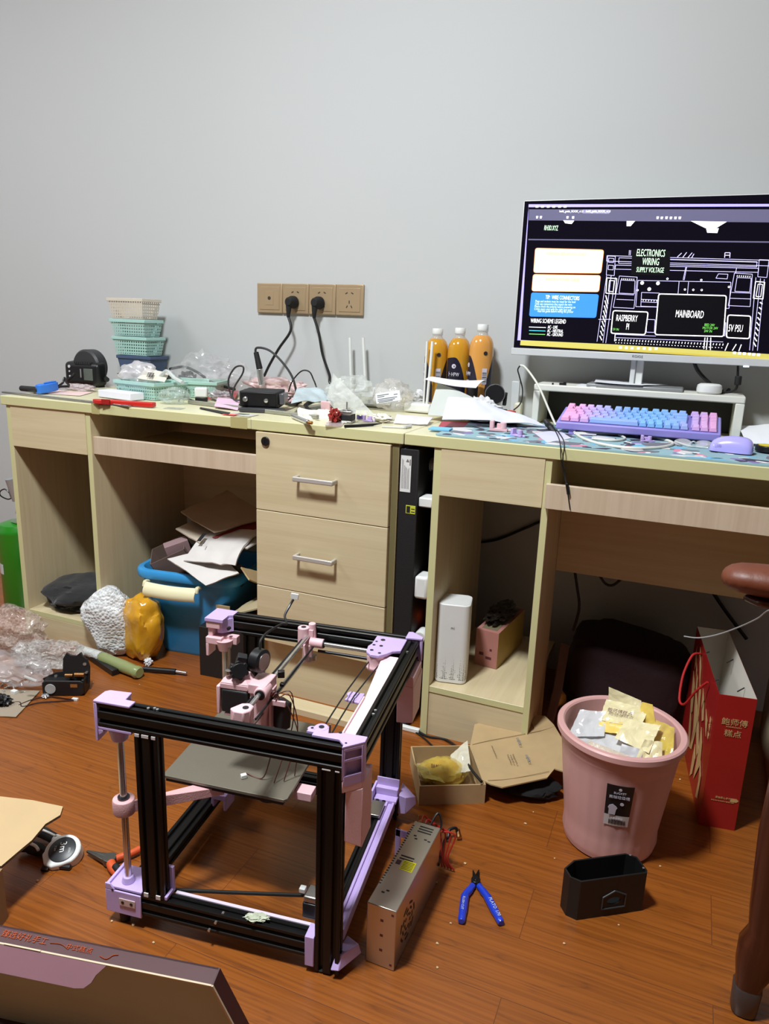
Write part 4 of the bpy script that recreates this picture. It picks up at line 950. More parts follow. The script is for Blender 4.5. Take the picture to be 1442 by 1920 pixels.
text('mouse_mark', [('LOGI', 0, 0, .0055, 'CENTER', 1)], frame((mc.x-.028, mc.y-.0275, .770), (1, -.12, 0), (0, .5, .86)), mat('violet_ink', (90, 80, 140), .5), ms)

# things in front of the keyboard
tag(MB().tube([(1.0177, -0.2129, 0.7570), (1.0889, -0.1713, 0.7570), (1.1600, -0.1509, 0.7570), (1.2153, -0.1911, 0.7570), (1.2368, -0.2502, 0.7570), (1.2105, -0.3287, 0.7570), (1.1546, -0.3756, 0.7570), (1.0920, -0.3518, 0.7570), (1.0417, -0.2768, 0.7570), (1.0019, -0.1590, 0.7570)], .0032).tube([(1.1136, -0.1743, 0.7570), (1.1331, -0.2306, 0.7570), (1.1127, -0.2832, 0.7570), (1.0657, -0.2790, 0.7570)], .0026).done('usb_cable', mat('white_cable', (222, 222, 210), .4)), 'thick white cable looped in front of the purple keyboard', 'cable')
def bracket(name, c, rz, s, m, lab, cat='printed part'):
    X = Matrix.Translation(c) @ Matrix.Rotation(rz, 4, 'Z')
    b = MB(X); b.box(-.014*s, .014*s, -.006*s, .006*s, 0, .004*s).box(-.014*s, -.008*s, -.006*s, .006*s, .004*s, .016*s).cyl((.007*s, -.001, .004*s), (.007*s, -.001, .014*s), .005*s).box(-.004*s, .006*s, .004*s, .011*s, 0, .011*s)
    b.cyl((.015*s, 0, .002*s), (.021*s, 0, .002*s), .0022*s)
    tag(b.done(name, m, bevel=.0008), lab, cat)
bracket('printed_bracket', (1.1800, -0.2347, 0.7545), .3, .9, lilac, 'small lilac printed bracket in front of the middle of the keyboard')
bracket('printed_bracket', (0.9075, -0.3340, 0.7545), -.5, 1.1, lilac, 'lilac printed bracket on the left of the desk mat beside the pink clip')
bracket('printed_bracket', (0.8488, -0.2734, 0.7545), .1, 1.5, pinkp, 'pink printed clip lying on the left of the desk mat')
bracket('printed_bracket', (1.1560, -0.1745, 0.7545), 1.2, .6, mat('violet_dark_print', (92, 78, 140), .5), 'dark violet printed piece behind the small lilac bracket')
gl = thing('safety_glasses', 'clear folded safety glasses on the desk mat under the keyboard edge', 'glasses', (1.2788, -0.2585, 0.7550))
gc = Vector((1.2783, -0.2388, 0.7570))
for s in (-1, 1):
    b = MB(); b.lathe([(.016, 0), (.0185, 0), (.0185, .0018), (.016, .0018)], X=Matrix.Translation((gc.x+s*.022, gc.y+.01, .7575)) @ Euler((.35, 0, 0)).to_matrix().to_4x4(), n=26)
    b.done('lens_rim', clear, gl)
MB().tube([(gc.x-.006, gc.y+.008, .760), (gc.x, gc.y+.002, .764), (gc.x+.006, gc.y+.008, .760)], .0018).done('nose_bridge', milky, gl)
b = MB(); b.tube([(gc.x-.038, gc.y+.01, .760), (gc.x-.01, gc.y-.02, .757), (gc.x+.03, gc.y-.028, .757)], .0018); b.tube([(gc.x+.038, gc.y+.01, .760), (gc.x+.02, gc.y-.018, .7575), (gc.x-.012, gc.y-.03, .757)], .0018)
b.done('temple', milky, gl, each=True)
tag(MB().sheet([(1.3756, -0.0121, 0.7800), (1.4689, -0.0305, 0.8000), (1.4693, -0.1992, 0.7650), (1.3893, -0.1506, 0.7580)], amp=.004, seed=8, thick=.0012).done('paper_sheet', whitem), 'sheet of printed paper at the right edge beside the mouse', 'paper')
b = MB()
tag(MB().lathe([(.012, 0), (.026, 0), (.026, .012), (.012, .012)], (1.4263, -0.2376, 0.7570), 30).done('tape_roll', blackp, bevel=.001), 'black and yellow tape roll at the right edge in front of the mouse', 'tape roll')
MBt = MB().lathe([(.0125, 0), (.020, 0), (.020, .0006), (.0125, .0006)], (Vector((1.4263, -0.2376, 0.7570))+Vector((0, 0, .0122))), 30)
tag(MBt.done('tape_core', mat('yellow_print', (222, 198, 40), .5)), 'yellow ring label on the black tape roll beside the mouse', 'ring')
tag(MB().sheet([(0.9305, -0.2560, 0.7545), (0.9714, -0.1601, 0.7545), (1.0225, -0.2902, 0.7545), (0.9857, -0.3902, 0.7545)], amp=.001, seed=1).done('paper_sheet', mat('lilac_paper', (206, 206, 226), .8)), 'small pale lilac card on the desk mat left of the keyboard', 'paper')
tag(MB().sheet([(1.0099, -0.1617, 0.7580), (1.0601, -0.1382, 0.7570), (1.0667, -0.2106, 0.7560), (1.0173, -0.2259, 0.7560)], amp=.0015, seed=6).done('paper_sheet', whitem), 'narrow white slip tucked under the front edge of the keyboard', 'paper')
# hanging earphone cable over the desk edge
cb = MB(); cb.tube([(0.9636, -0.1762, 0.7570), (0.9986, -0.3192, 0.7560), (1.0202, -0.4240, 0.7531), (1.0239, -0.4260, 0.7287), (1.0340, -0.4280, 0.6957), (1.0428, -0.4360, 0.6751)], .0013, n=6)
cb.tube([(0.9699, -0.1828, 0.7570), (1.0098, -0.3300, 0.7560), (1.0281, -0.4240, 0.7516), (1.0277, -0.4260, 0.7234), (1.0362, -0.4280, 0.6960), (1.0428, -0.4360, 0.6751)], .0013, n=6)
cb.tube([(1.0439, -0.4360, 0.6753), (1.0488, -0.4360, 0.6470), (1.0544, -0.4360, 0.6233)], .0012, n=6)
e = thing('earphone_cable', 'thin black twin cable hanging over the desk edge left of the tray', 'cable', (1.0477, -0.4360, 0.6236))
cb.done('cable', wirem, e)
MB().cyl((1.0424, -0.4360, 0.6797), (1.0480, -0.4360, 0.6561), .0035).done('slider', blackp, e, bevel=.0006)
# microphone lead arching over
mk = thing('lead', 'white lead arching up from the black clip beside the keyboard', 'cable', (0.9545, -0.1247, 0.7570))
MB().tube([(0.9625, -0.1600, 0.7656), (0.9404, -0.1400, 0.7973), (0.9081, -0.1200, 0.8489), (0.8828, -0.1000, 0.8767), (0.8599, -0.0900, 0.8977), (0.8475, -0.0850, 0.9009)], .0026).done('white_lead', mat('white_cable', (222,222,210), .4), mk)
MB().tube([(0.8475, -0.0850, 0.9009), (0.8404, -0.0800, 0.8895), (0.8460, -0.0800, 0.8723), (0.8571, -0.0800, 0.8376), (0.8564, -0.0900, 0.8055), (0.8420, -0.1000, 0.7875)], .0018).done('black_lead', wirem, mk)
MB().cyl((0.9373, -0.1700, 0.7763), (0.9667, -0.1900, 0.7498), .0062, .0075).cbox((0.9506, -0.1800, 0.7654), (.016, .012, .012), (0, .6, 0)).done('clip', blackm, mk, bevel=.001, each=True)
tag(MB().lathe([(0, 0), (.014, 0), (.0155, .003), (.013, .010), (0, .0115)], (0.8227, -0.0478, 0.7700), 24).done('red_button', redp), 'red round knob lying behind the papers left of the keyboard', 'knob')
tag(MB().box(*(lambda a: (a[0]-.008, a[0]+.012, -.03, -.005, .7512, .80))((0.8338, -0.0200, 0.8208))).done('glue_stick', mat('ivory_plastic', (222, 220, 196), .5), bevel=.006, seg=3), 'ivory plastic tube standing against the left side of the riser', 'tube')
tag(MB().box(*(lambda a: (a[0]-.012, a[0]+.010, .05, .062, .752, a[2]))((0.8097, 0.0500, 0.8507))).done('adapter_box', mat('pale_grey', (206, 210, 212), .5), bevel=.002), 'pale grey flat adapter standing by the wall left of the riser', 'adapter')

# ---------------------------------------------------------------- bottles
tea = mat('amber_tea', (198, 142, 40), .12, coat=.6, var=.05)
teab = mat('orange_tea', (212, 150, 74), .12, coat=.6, var=.05)
petm = film('pet_plastic', (214, 206, 196), .42, .08, bscale=5)
labelm = mat('navy_label', (26, 24, 42), .35)
def bottle(c, R, ztop, lab, rot, m):
    t = thing('tea_bottle', lab, 'bottle', (c[0], c[1], DZ)); H = ztop-DZ; k = H/.235
    f = lambda z: z*k
    X = Matrix.Translation((c[0], c[1], DZ)) @ Matrix.Rotation(rot, 4, 'Z')
    prof = [(0, .002), (R*.8, .0), (R*.97, .006), (R, .016), (R*.97, .03), (R, .045), (R, .165), (R*.985, .176), (R*.93, .188), (R*.80, .199), (R*.58, .207)]
    MB().lathe([(r, f(z)) for r, z in prof]+[(0, f(.207))], X=X, n=40).done('tea_body', m, t)
    MB().lathe([(R*.52, f(.2072)), (R*.44, f(.211)), (R*.42, f(.217)), (R*.47, f(.2175)), (R*.47, f(.2195)), (R*.4, f(.22)), (0, f(.22))], X=X, n=32).done('bottle_neck', petm, t)
    MB().lathe([(0, f(.2202)), (R*.44, f(.2202)), (R*.45, f(.2215)), (R*.45, f(.2335)), (R*.42, f(.235)), (0, f(.235))], X=X, n=36).done('cap', white, t)
    for a0, flip in ((-1.15, 1), (1.35, -1)):
        b = MB()
        def lf(u, v):
            a = a0-.3+1.95*u
            top = .152+.004*math.sin(u*3) - (.075*max(0, (u-.45)/.55)**2 if flip > 0 else .075*max(0, (.55-u)/.55)**2)
            bot = .030 + (.035*max(0, (.35-u)/.35)**1.5 if flip > 0 else .03*max(0, (u-.6)/.4)**1.5)
            z = bot+(top-bot)*v; r = R+.0005
            return X @ Vector((r*math.cos(a), r*math.sin(a), f(z)))
        b.grid(lf, 14, 10, .0002); b.done('label', labelm, t)
    def wrap(strs, ang, z, sz, mm, name='label_print'):
        F = X @ Matrix.Rotation(ang, 4, 'Z') @ Matrix.Translation((R+.0009, 0, f(z))) @ Matrix(((0,0,1,0),(1,0,0,0),(0,1,0,0),(0,0,0,1)))
        o = text(name, [(s, 0, -i*sz*1.25, sz*(1 if i == 0 else .6), 'CENTER', .7) for i, s in enumerate(strs)], F, mm, t)
    wl = mat('label_white', (206, 202, 216), .5)
    wrap(['トHPW', '無糖茶'], a_mid(-1.15), .105, .015, wl)
    F = X @ Matrix.Rotation(a_mid(-1.15), 4, 'Z') @ Matrix.Translation((R+.0008, 0, f(.132))) @ Matrix(((0,0,1,0),(1,0,0,0),(0,1,0,0),(0,0,0,1)))
    MB().lathe([(.0048, 0), (.0062, 0), (.0062, .0004), (.0048, .0004)], X=F, n=24).box(-.001, .004, -.003, .002, 0, .0004, X=F).done('label_emblem', wl, t, each=True)
    G2 = X @ Matrix.Rotation(.95, 4, 'Z') @ Matrix.Translation((R+.0004, 0, 0)) @ Matrix(((0,0,1,0),(1,0,0,0),(0,1,0,0),(0,0,0,1)))
    G3 = X @ Matrix.Rotation(.95, 4, 'Z') @ Matrix.Translation((R*.90+.0010, 0, 0)) @ Matrix(((0,0,1,0),(1,0,0,0),(0,1,0,0),(0,0,0,1)))
    MB().lathe([(.0035, 0), (.0055, 0), (.0055, .0012), (.0035, .0012)], X=G2 @ Matrix.Translation((0, f(.163), -.0006)), n=22).done('emblem', ink, t)
    MB().box(-.007, .007, f(.085), f(.125), 0, .0004, X=G2).done('barcode_field', wl, t, smooth=False)
    b = MB()
    for i in range(9): b.box(-.006, .006, f(.088)+i*.0035, f(.088)+i*.0035+[.0012, .002, .0008][i % 3], .0004, .0007, X=G2)
    b.done('barcode', ink, t, smooth=False)
def a_mid(a): return a+.55
bc = (0.5764, 0.0450, 0.9487); bottle((bc[0], .045), .0330, (0.5808, 0.0450, 0.9841)[2], 'amber tea bottle leftmost of the three, behind the white antennas', -.95-1.05, tea)
bc = (0.6424, 0.0450, 0.9514); bottle((bc[0], .045), .0325, (0.6479, 0.0450, 0.9879)[2], 'amber tea bottle in the middle, its dark label facing forward', .55-1.05-.55, tea)
bc = (0.7124, 0.0250, 0.9544); bottle((bc[0], .025), .0335, (0.7122, 0.0250, 0.9998)[2], 'orange tea bottle rightmost of the three, turned to its barcode', -.95-.95, teab)

# ---------------------------------------------------------------- router antennas
def router(name, lab, c, ants, w=.10):
    t = thing(name, lab, 'router', (c[0], c[1], DZ))
    MB().cbox((c[0], c[1], DZ+.0145), (w, .055, .026)).done('router_body', white, t, bevel=.006, seg=3)
    for (bx, tx, y, zt, r) in ants:
        b = MB(); b.tube([(bx, y, DZ+.012), (bx+(tx-bx)*.5, y, (DZ+zt)/2), (tx, y, zt)], r, n=12)
        b.done('antenna', white, t)
p = (0.2935, 0.0600, 0.9480); q = (0.3390, 0.0600, 0.9498)
router('wifi_router', 'white router with two antennas against the wall behind the clear bags', ((0.3679, 0.0400, 0.8133)[0]+.01, .045), [((0.3064, 0.0600, 0.8592)[0], p[0]+.002, .06, p[2], .0042), ((0.3557, 0.0600, 0.8619)[0], q[0], .06, q[2], .0042)], .11)
p = (0.5654, -0.0100, 0.9487); q = (0.5845, -0.0200, 0.9495)
router('wifi_router', 'white router whose two antennas stand before the left tea bottle', ((0.5512, 0.0000, 0.8153)[0], -.005), [((0.5636, -0.0100, 0.8611)[0], p[0], -.01, p[2], .003), ((0.5766, -0.0200, 0.8623)[0], q[0], -.02, q[2], .0042)], .08)

# ---------------------------------------------------------------- left desk top
def perforated(name, rgb):
    m = mat(name, rgb, .45); nt = m.node_tree; N = nt.nodes; L = nt.links
    out = N['Material Output']; pr = N['Principled BSDF']; tc = N.new('ShaderNodeTexCoord'); sp = N.new('ShaderNodeSeparateXYZ'); L.new(tc.outputs['Object'], sp.inputs[0])
    def mth(op, a, b_=None):
        q = N.new('ShaderNodeMath'); q.operation = op
        for k, v in enumerate((a, b_)):
            if v is None: continue
            if isinstance(v, (int, float)): q.inputs[k].default_value = v
            else: L.new(v, q.inputs[k])
        return q.outputs[0]
    xy = mth('ADD', sp.outputs[0], sp.outputs[1])
    fx = mth('FRACT', mth('MULTIPLY', xy, 105)); fz = mth('FRACT', mth('MULTIPLY', sp.outputs[2], 105))
    hx = mth('LESS_THAN', mth('ABSOLUTE', mth('SUBTRACT', fx, .5)), .26); hz = mth('LESS_THAN', mth('ABSOLUTE', mth('SUBTRACT', fz, .5)), .25)
    mk = mth('MULTIPLY', hx, hz); tr = N.new('ShaderNodeBsdfTransparent'); mx = N.new('ShaderNodeMixShader')
    L.new(mk, mx.inputs[0]); L.new(pr.outputs[0], mx.inputs[1]); L.new(tr.outputs[0], mx.inputs[2]); L.new(mx.outputs[0], out.inputs[0])
    return m
def basket(lab, x, y, z, w, d, h, rz, rgb, grp=None, dark=False, tilt=0):
    """x,y: front left bottom corner"""
    M0 = Matrix.Translation((x, y, z)) @ Matrix.Rotation(rz, 4, 'Z') @ Matrix.Rotation(tilt, 4, 'X')
    t = thing('storage_basket', lab, 'basket', M=M0, group=grp)
    solid = mat('basket_rim_%d' % rgb[0], rgb, .4); perf = perforated('basket_mesh_%d' % rgb[0], rgb)
    i = .008; th = .0016
    b = MB(M0)
    b.box(i, w-i, i, d-i, 0, .003)
    b.done('basket_base', solid, t, bevel=.001)
    b = MB(M0)
    for (p, q) in (((0, 0), (w, 0)), ((w, 0), (w, d)), ((w, d), (0, d)), ((0, d), (0, 0))):
        def ins(c): return (min(max(c[0], i), w-i), min(max(c[1], i), d-i))
        p2, q2 = ins(p), ins(q)
        fn = lambda u, v: (lambda a, b_: (a[0]+(b_[0]-a[0])*v, a[1]+(b_[1]-a[1])*v, .002+(h-.010)*v))((p2[0]+(q2[0]-p2[0])*u, p2[1]+(q2[1]-p2[1])*u), (p[0]+(q[0]-p[0])*u, p[1]+(q[1]-p[1])*u))
        b.grid(fn, 2, 2, th)
    b.done('basket_wall', perf if not dark else solid, t, smooth=False)
    b = MB(M0); r = .003
    for (p, q) in (((-r, -r), (w+r, th)), ((-r, d-th), (w+r, d+r)), ((-r, 0), (th, d)), ((w-th, 0), (w+r, d))): b.box(p[0], q[0], p[1], q[1], h-.010, h)
    b.done('basket_rim', solid, t, bevel=.001)
    return t
mint = (166, 204, 196)
BX = (-0.5148, -0.0400, 0.9728)[0]
basket('beige perforated plastic basket, topmost of the stack by the wall', BX-.012, -.045, .9785, .140, .088, .064, .0, (206, 196, 180), 'stacked baskets by the wall')
basket('mint green basket just under the beige basket', BX-.006, -.045, .924, .140, .088, .053, -.01, mint, 'stacked baskets by the wall')
basket('mint green basket lying on the dark blue basket of the stack', BX, -.045, .8635, .140, .088, .059, -.02, (164, 202, 194), 'stacked baskets by the wall')
basket('dark blue basket under the mint green ones', BX+.012, -.04, .803, .136, .085, .0595, -.01, (66, 82, 112), 'stacked baskets by the wall', dark=True)
basket('black basket at the very bottom of the stack', BX+.012, -.04, .7510, .136, .085, .0515, -.01, (28, 28, 32), 'stacked baskets by the wall', dark=True)
ba = (-0.3467, -0.2507, 0.7510); bb = (-0.1805, -0.2622, 0.7510)
basket('mint green basket in front holding white bags, beside the red cutter', ba[0], ba[1]+.02, .7515, .175, .125, .050, math.atan2(bb[1]-ba[1], bb[0]-ba[0])-.10, mint, 'open mint baskets on the left desk')
bb = (-0.1707, -0.1733, 0.7510)
basket('mint green basket behind the front one with a black strap inside', bb[0]-.060, bb[1]+.035, .7515, .16, .12, .050, .28, (168, 206, 192), 'open mint baskets on the left desk')
F0 = Vector((ba[0], ba[1]+.02, .80))
tag(MB().blob((F0.x+.045, F0.y+.06, .775), (.12, .07, .078), 11, .22, 2, .3).done('plastic_bag', film('pinkish_bag', (238, 232, 234), .5, .2, bscale=14)), 'crumpled pinkish white bag standing in the front mint basket', 'bag')
tag(MB().sheet([(F0.x+.07, F0.y+.02, .808), (F0.x+.150, F0.y+.045, .800), (F0.x+.145, F0.y+.075, .826), (F0.x+.065, F0.y+.065, .838)], amp=.004, seed=2, thick=.002).done('label_card', mat('cream_paper', (222, 214, 196), .7)), 'cream label card with a barcode sticking out of the front mint basket', 'card')
cc = frame((F0.x+.098, F0.y+.028, .8115), (.08, .025, -.008), (-.005, .035, .028))
b = MB(cc)
for i in range(7): b.box(i*.0028, i*.0028+[.0016, .001, .002][i % 3], 0, .020, .003, .0034)
tag(b.done('barcode_print', ink), 'black barcode printed on the cream card in the front mint basket', 'barcode')
tag(MB().tube([(F0.x+.12, F0.y+.06, .812), (F0.x+.155, F0.y+.05, .832), (F0.x+.20, F0.y+.03, .815), (F0.x+.235, F0.y+.02, .806)], .006).done('clear_strip', milky), 'curled strip of milky film reaching over the two mint baskets', 'strip')
tag(MB().tube([(-0.3487, 0.0300, 0.8214), (-0.2979, 0.0400, 0.8307), (-0.2378, 0.0300, 0.8172), (-0.1548, 0.0000, 0.7896), (-0.0544, -0.0300, 0.7778)], .0045).done('strap', blackm), 'black strap running from the rear mint basket to the black box', 'strap')
tag(MB().blob((-0.2768, 0.0300, 0.7908)[:2]+(.768,), (.06, .05, .045), 4, .4, 3).done('clip_holder', blackm), 'dark buckle sticking up from the rear mint basket', 'buckle')

# soldering station with domed top
sx0 = (-0.7197, -0.0600, 0.7905)[0]; sx1 = (-0.5722, -0.0600, 0.7988)[0]; szt = (-0.6452, -0.0600, 0.8335)[2]
t = thing('soldering_station', 'black rounded tool station with a grey display near the left end of the desk', 'soldering station', ((sx0+sx1)/2, 0, DZ))
b = MB(); w2 = sx1-sx0
b.hexa([(sx0, -.06, DZ+.004), (sx1, -.06, DZ+.004), (sx1, -.012, DZ+.004), (sx0, -.012, DZ+.004), (sx0, -.06, szt-.004), (sx1, -.06, szt-.004), (sx1, -.012, szt+.002), (sx0, -.012, szt+.002)])
b.done('station_body', blackp, t, bevel=.014, seg=4)
b = MB(); cx = (sx0+sx1)/2+.006; b.lathe([(0, -.025), (.052, -.025), (.058, -.018), (.058, .018), (.052, .025), (0, .025)], X=frame((cx, -.020, szt-.018), (1, 0, 0), (0, 0, 1)), n=40)
b.done('domed_cover', mat('charcoal_plastic', (52, 52, 54), .5), t)
b = MB()
for i in range(9): b.box(sx0+.048+i*.008, sx0+.0515+i*.008, -.0625, -.045, szt-.008, szt-.001)
b.done('vent_rib', mat('charcoal_plastic', (52,52,54), .5), t, each=True)
MB().box(sx0+w2*.60, sx0+w2*.86, -.0622, -.0598, DZ+.022, szt-.022).done('display', mat('grey_lcd', (92, 98, 92), .25), t, bevel=.001)
MB().box(sx0+w2*.50, sx0+w2*.53, -.0622, -.0598, DZ+.030, szt-.024).done('silver_trim', steel, t, smooth=False)
b = MB(); 
for i in range(3): b.lathe([(.003, 0), (.005, 0), (.005, .002), (.003, .002)] if i == 0 else [(0, 0), (.003, 0), (.003, .0015), (0, .0015)], X=frame((sx0+.026, -.0602, szt-.018-i*.016), (1, 0, 0), (0, 0, 1)), n=20)
b.done('button', mat('silver_plastic', (206,208,208), .35), t, each=True)
MB().tube([(-0.6720, -0.0900, 0.7734), (-0.6547, -0.0900, 0.7850), (-0.6471, -0.0850, 0.7957)], .0045).cyl((sx1-.006, -.02, DZ+.03), (sx1+.02, -.04, DZ+.028), .008).done('side_lever', blackm, t, each=True)
MB().box(sx0+.01, sx0+.03, -.05, -.02, DZ, DZ+.006).box(sx1-.03, sx1-.01, -.05, -.02, DZ, DZ+.006).done('station_foot', rubber, t, each=True)

# blue clamp with black handle
t = thing('clamp', 'blue and black bar clamp lying at the left end of the desk', 'clamp', (-0.6428, -0.2155, 0.7550))
c0 = Vector((-0.6499, -0.3010, 0.7600)); c1 = Vector((-0.5454, -0.3324, 0.7640)); c2 = Vector((-0.5456, -0.2499, 0.7700))
MB().cyl(c0, c1, .0085, .009, n=18).done('grip', blackm, t, bevel=.003)
d = (c2-c1).normalized(); X = Matrix((d, Vector((0,0,1)).cross(d).normalized(), (0,0,1))).transposed().to_4x4(); X.translation = c1-Vector((0,0,.011))
MB(X).prism([(-.006,-.012),(.02,-.016),(.055,-.012),(.075,-.003),(.060,.012),(.01,.014),(-.004,.008)], 0, .026).done('clamp_body', mat('bright_blue_plastic', (46, 118, 214), .4), t, bevel=.003, seg=3)
MB(X).box(.02, .065, -.006, -.001, .026, .030).box(.03, .07, .006, .009, .02, .029).done('body_rib', mat('bright_blue_plastic', (46,118,214), .4), t, each=True, bevel=.001)
MB(X).tube([(.07, 0, .01), (.09, -.005, .02), (.10, -.004, .034), (.11, 0, .02), (.125, .004, .008)], .0035).tube([(.075, .01, .004), (.10, .014, .006), (.13, .01, .003)], .004).done('jaw', darkst, t, each=True)
# long aluminium bars
tag(MB().box(0, .52, 0, .012, 0, .005, X=Matrix.Translation((-0.6448, -0.3778, 0.7510)) @ Matrix.Rotation(-.09, 4, 'Z')).done('flat_bar', steelr, bevel=.0008), 'long flat aluminium bar lying along the left end of the desk', 'bar')
tag(MB().box(0, .46, 0, .012, 0, .010, X=Matrix.Translation((-0.0635, -0.2529, 0.7510)) @ Matrix.Rotation(-.165, 4, 'Z')).done('flat_bar', mat('satin_aluminium', (172, 172, 160), .4, metal=.7), bevel=.0012), 'pale aluminium bar lying under the black box and the tissue', 'bar')
tag(MB().blob((-0.5496, -0.1647, 0.7510), (.12, .05, .02), 9, .4, 3, -.1).done('plastic_bag', film('clear_pink_bag', (232, 214, 216), .5, .12, bscale=30)), 'flat clear bag in front of the black tool station', 'bag')
tag(MB().sheet([(-0.5878, -0.3143, 0.7520), (-0.4236, -0.2929, 0.7520), (-0.4769, -0.1831, 0.7520), (-0.6346, -0.2129, 0.7520)], amp=.001, seed=5).done('paper_sheet', mat('pink_paper', (226, 196, 192), .7)), 'pale pink paper under the flat clear bag', 'paper')
ca = Vector((-0.3651, -0.2812, 0.7520))
tag(MB().box(0, .145, 0, .05, 0, .021, X=Matrix.Translation(ca) @ Matrix.Rotation(-.18, 4, 'Z')).done('white_box', mat('lilac_white_card', (222, 222, 234), .6), bevel=.002), 'flat lilac white carton in front of the left mint basket', 'box')
# red tape cutter
rc = Vector((-0.2496, -0.4276, 0.7520)); rd_ = Vector((-0.0700, -0.3911, 0.7520))
ang = math.atan2((rd_-rc).y, (rd_-rc).x); ln = (rd_-rc).length
t = thing('tape_cutter', 'red plastic hand cutter lying over the front edge of the left desk', 'cutter', rc)
MB(Matrix.Translation(rc) @ Matrix.Rotation(ang, 4, 'Z')).prism([(0,.004),(.02,-.008),(.05,-.006),(.07,-.003),(ln,-.006),(ln,.016),(.09,.016),(.06,.022),(.03,.020),(.012,.016)], 0, .013).done('cutter_handle', redp, t, bevel=.003, seg=3)
MB(Matrix.Translation(rc) @ Matrix.Rotation(ang, 4, 'Z')).box(.036, .06, -.012, -.006, .002, .016).done('cutter_blade', mat('dark_red', (160, 32, 30), .4), t, bevel=.001)
tag(MB().blob((-0.0923, -0.2780, 0.7510), (.085, .06, .045), 14, .25, 2, .4).done('plastic_bag', film('clear_teal_bag', (196, 210, 204), .34, .1, bscale=26)), 'clear bag standing before the front mint basket at the desk edge', 'bag')
b = MB(); b.box(0, .05, 0, .035, 0, .0012, X=Matrix.Translation((-0.0421, -0.3885, 0.7510)) @ Matrix.Rotation(.2, 4, 'Z')); tag(b.done('acrylic_sheet', film('acrylic', (206, 210, 204), .4, .1)), 'small clear sheet lying flat before the clear bag', 'sheet')
tag(MB().tube([(-0.1143, -0.2282, 0.7530), (-0.1910, -0.1163, 0.7550), (-0.1279, -0.1604, 0.7530), (-0.0158, -0.2353, 0.7530), (0.0620, -0.2565, 0.7530), (0.0656, -0.1825, 0.7530)], .0016).done('thin_cable', wirem), 'thin black looped cable behind the clear sheet', 'cable')
# big crackling film pile
tag(MB().blob(((-0.1846, 0.0000, 0.8181))[:2]+(.751,), (.19, .11, .13), 21, .34, 1.9, .5).done('plastic_film', film('glossy_film', (238, 234, 236), .15, .07, bscale=14, bstr=1.0)), 'large pile of clear crackling film by the wall behind the black cable', 'film')
tag(MB().blob(((-0.0941, 0.0300, 0.8051))[:2]+(.751,), (.16, .09, .10), 22, .34, 1.9, .1).done('plastic_film', film('glossy_film', (238, 234, 236), .15, .07)), 'lower pile of clear film by the wall behind the cable loop', 'film')
tag(MB().sheet([(-0.1035, -0.1143, 0.7560), (0.0159, -0.1353, 0.7580), (-0.1025, 0.0659, 0.7650), (-0.2661, 0.1313, 0.7680)], amp=.008, seed=12, thick=.001).done('red_packet', mat('red_packet', (176, 60, 58), .4)), 'red printed packet showing under the clear film', 'packet')
tag(MB().sheet([(0.0627, -0.3024, 0.7570), (0.1389, -0.3034, 0.7570), (0.0537, -0.1642, 0.7660), (-0.0309, -0.1541, 0.7640)], amp=.004, seed=13, thick=.002).done('pink_packet', mat('pink_packet', (224, 190, 212), .5)), 'pink packet left of the black control box', 'packet')
t = thing('travel_adapter', 'white and black square adapter between the rear mint basket and the black box', 'adapter', (-0.0511, -0.2048, 0.7510))
q = Vector((-0.0769, -0.1696, 0.7510)); RzA = Matrix.Translation(q) @ Matrix.Rotation(.5, 4, 'Z')
MB(RzA).box(-.018, .018, -.015, .015, .012, .040).done('adapter_body', white, t, bevel=.004)
MB(RzA).box(-.017, .017, -.014, .014, 0, .012).done('adapter_base', blackp, t, bevel=.002)
tag(MB().blob((-0.0339, -0.1313, 0.7510), (.07, .045, .03), 31, .5, 3).done('plastic_bag', film('grey_small_bag', (190, 186, 190), .5, .12, bscale=30)), 'small greyish bag of screws left of the black control box', 'bag')
# black control box
q0 = Vector((0.1411, -0.2990, 0.7625)); q1 = Vector((0.2385, -0.2652, 0.7625)); a = math.atan2((q1-q0).y, (q1-q0).x)
wB = (q1-q0).length
KB = Matrix.Translation(q0) @ Matrix.Rotation(a, 4, 'Z')
hB = (0.0098, -0.1000, 0.7897)[2]-.7625
t = thing('control_box', 'black metal control box with one chrome knob and a grey cable looping over it', 'control box', M=KB)
MB(KB).box(0, wB, 0, .105, 0, .042).done('box_shell', blackm, t, bevel=.002)
MB(KB).box(.003, wB-.003, -.002, 0, .003, .039).done('front_panel', blackp, t, bevel=.001)
MB(KB).lathe([(0, 0), (.0065, 0), (.0065, .008), (.0045, .009), (.0045, .016), (0, .016)], X=Matrix.Translation((.018, -.002, .021)) @ Euler((math.pi/2, 0, 0)).to_matrix().to_4x4(), n=22).done('socket_jack', steel, t)
MB(KB).lathe([(0, 0), (.005, 0), (.0055, .007), (0, .0085)], X=Matrix.Translation((wB*.72, -.002, .019)) @ Euler((math.pi/2, 0, 0)).to_matrix().to_4x4(), n=22).done('knob', steel, t)
MB(KB).box(wB, wB+.014, .02, .08, .006, .036).done('side_plate', mat('clear_grey', (90, 90, 94), .2), t, bevel=.002)
MB().tube([KB @ Vector((wB+.01, .03, .01)), (0.2045, -0.1000, 0.7608), (0.1822, -0.0800, 0.8242), (0.1406, -0.0700, 0.8707), (0.0893, -0.0600, 0.9034), (0.0407, -0.0500, 0.9089), (0.0350, -0.0500, 0.8930)], .0034).done('grey_cable', mat('grey_rubber', (44, 44, 44), .5), t)
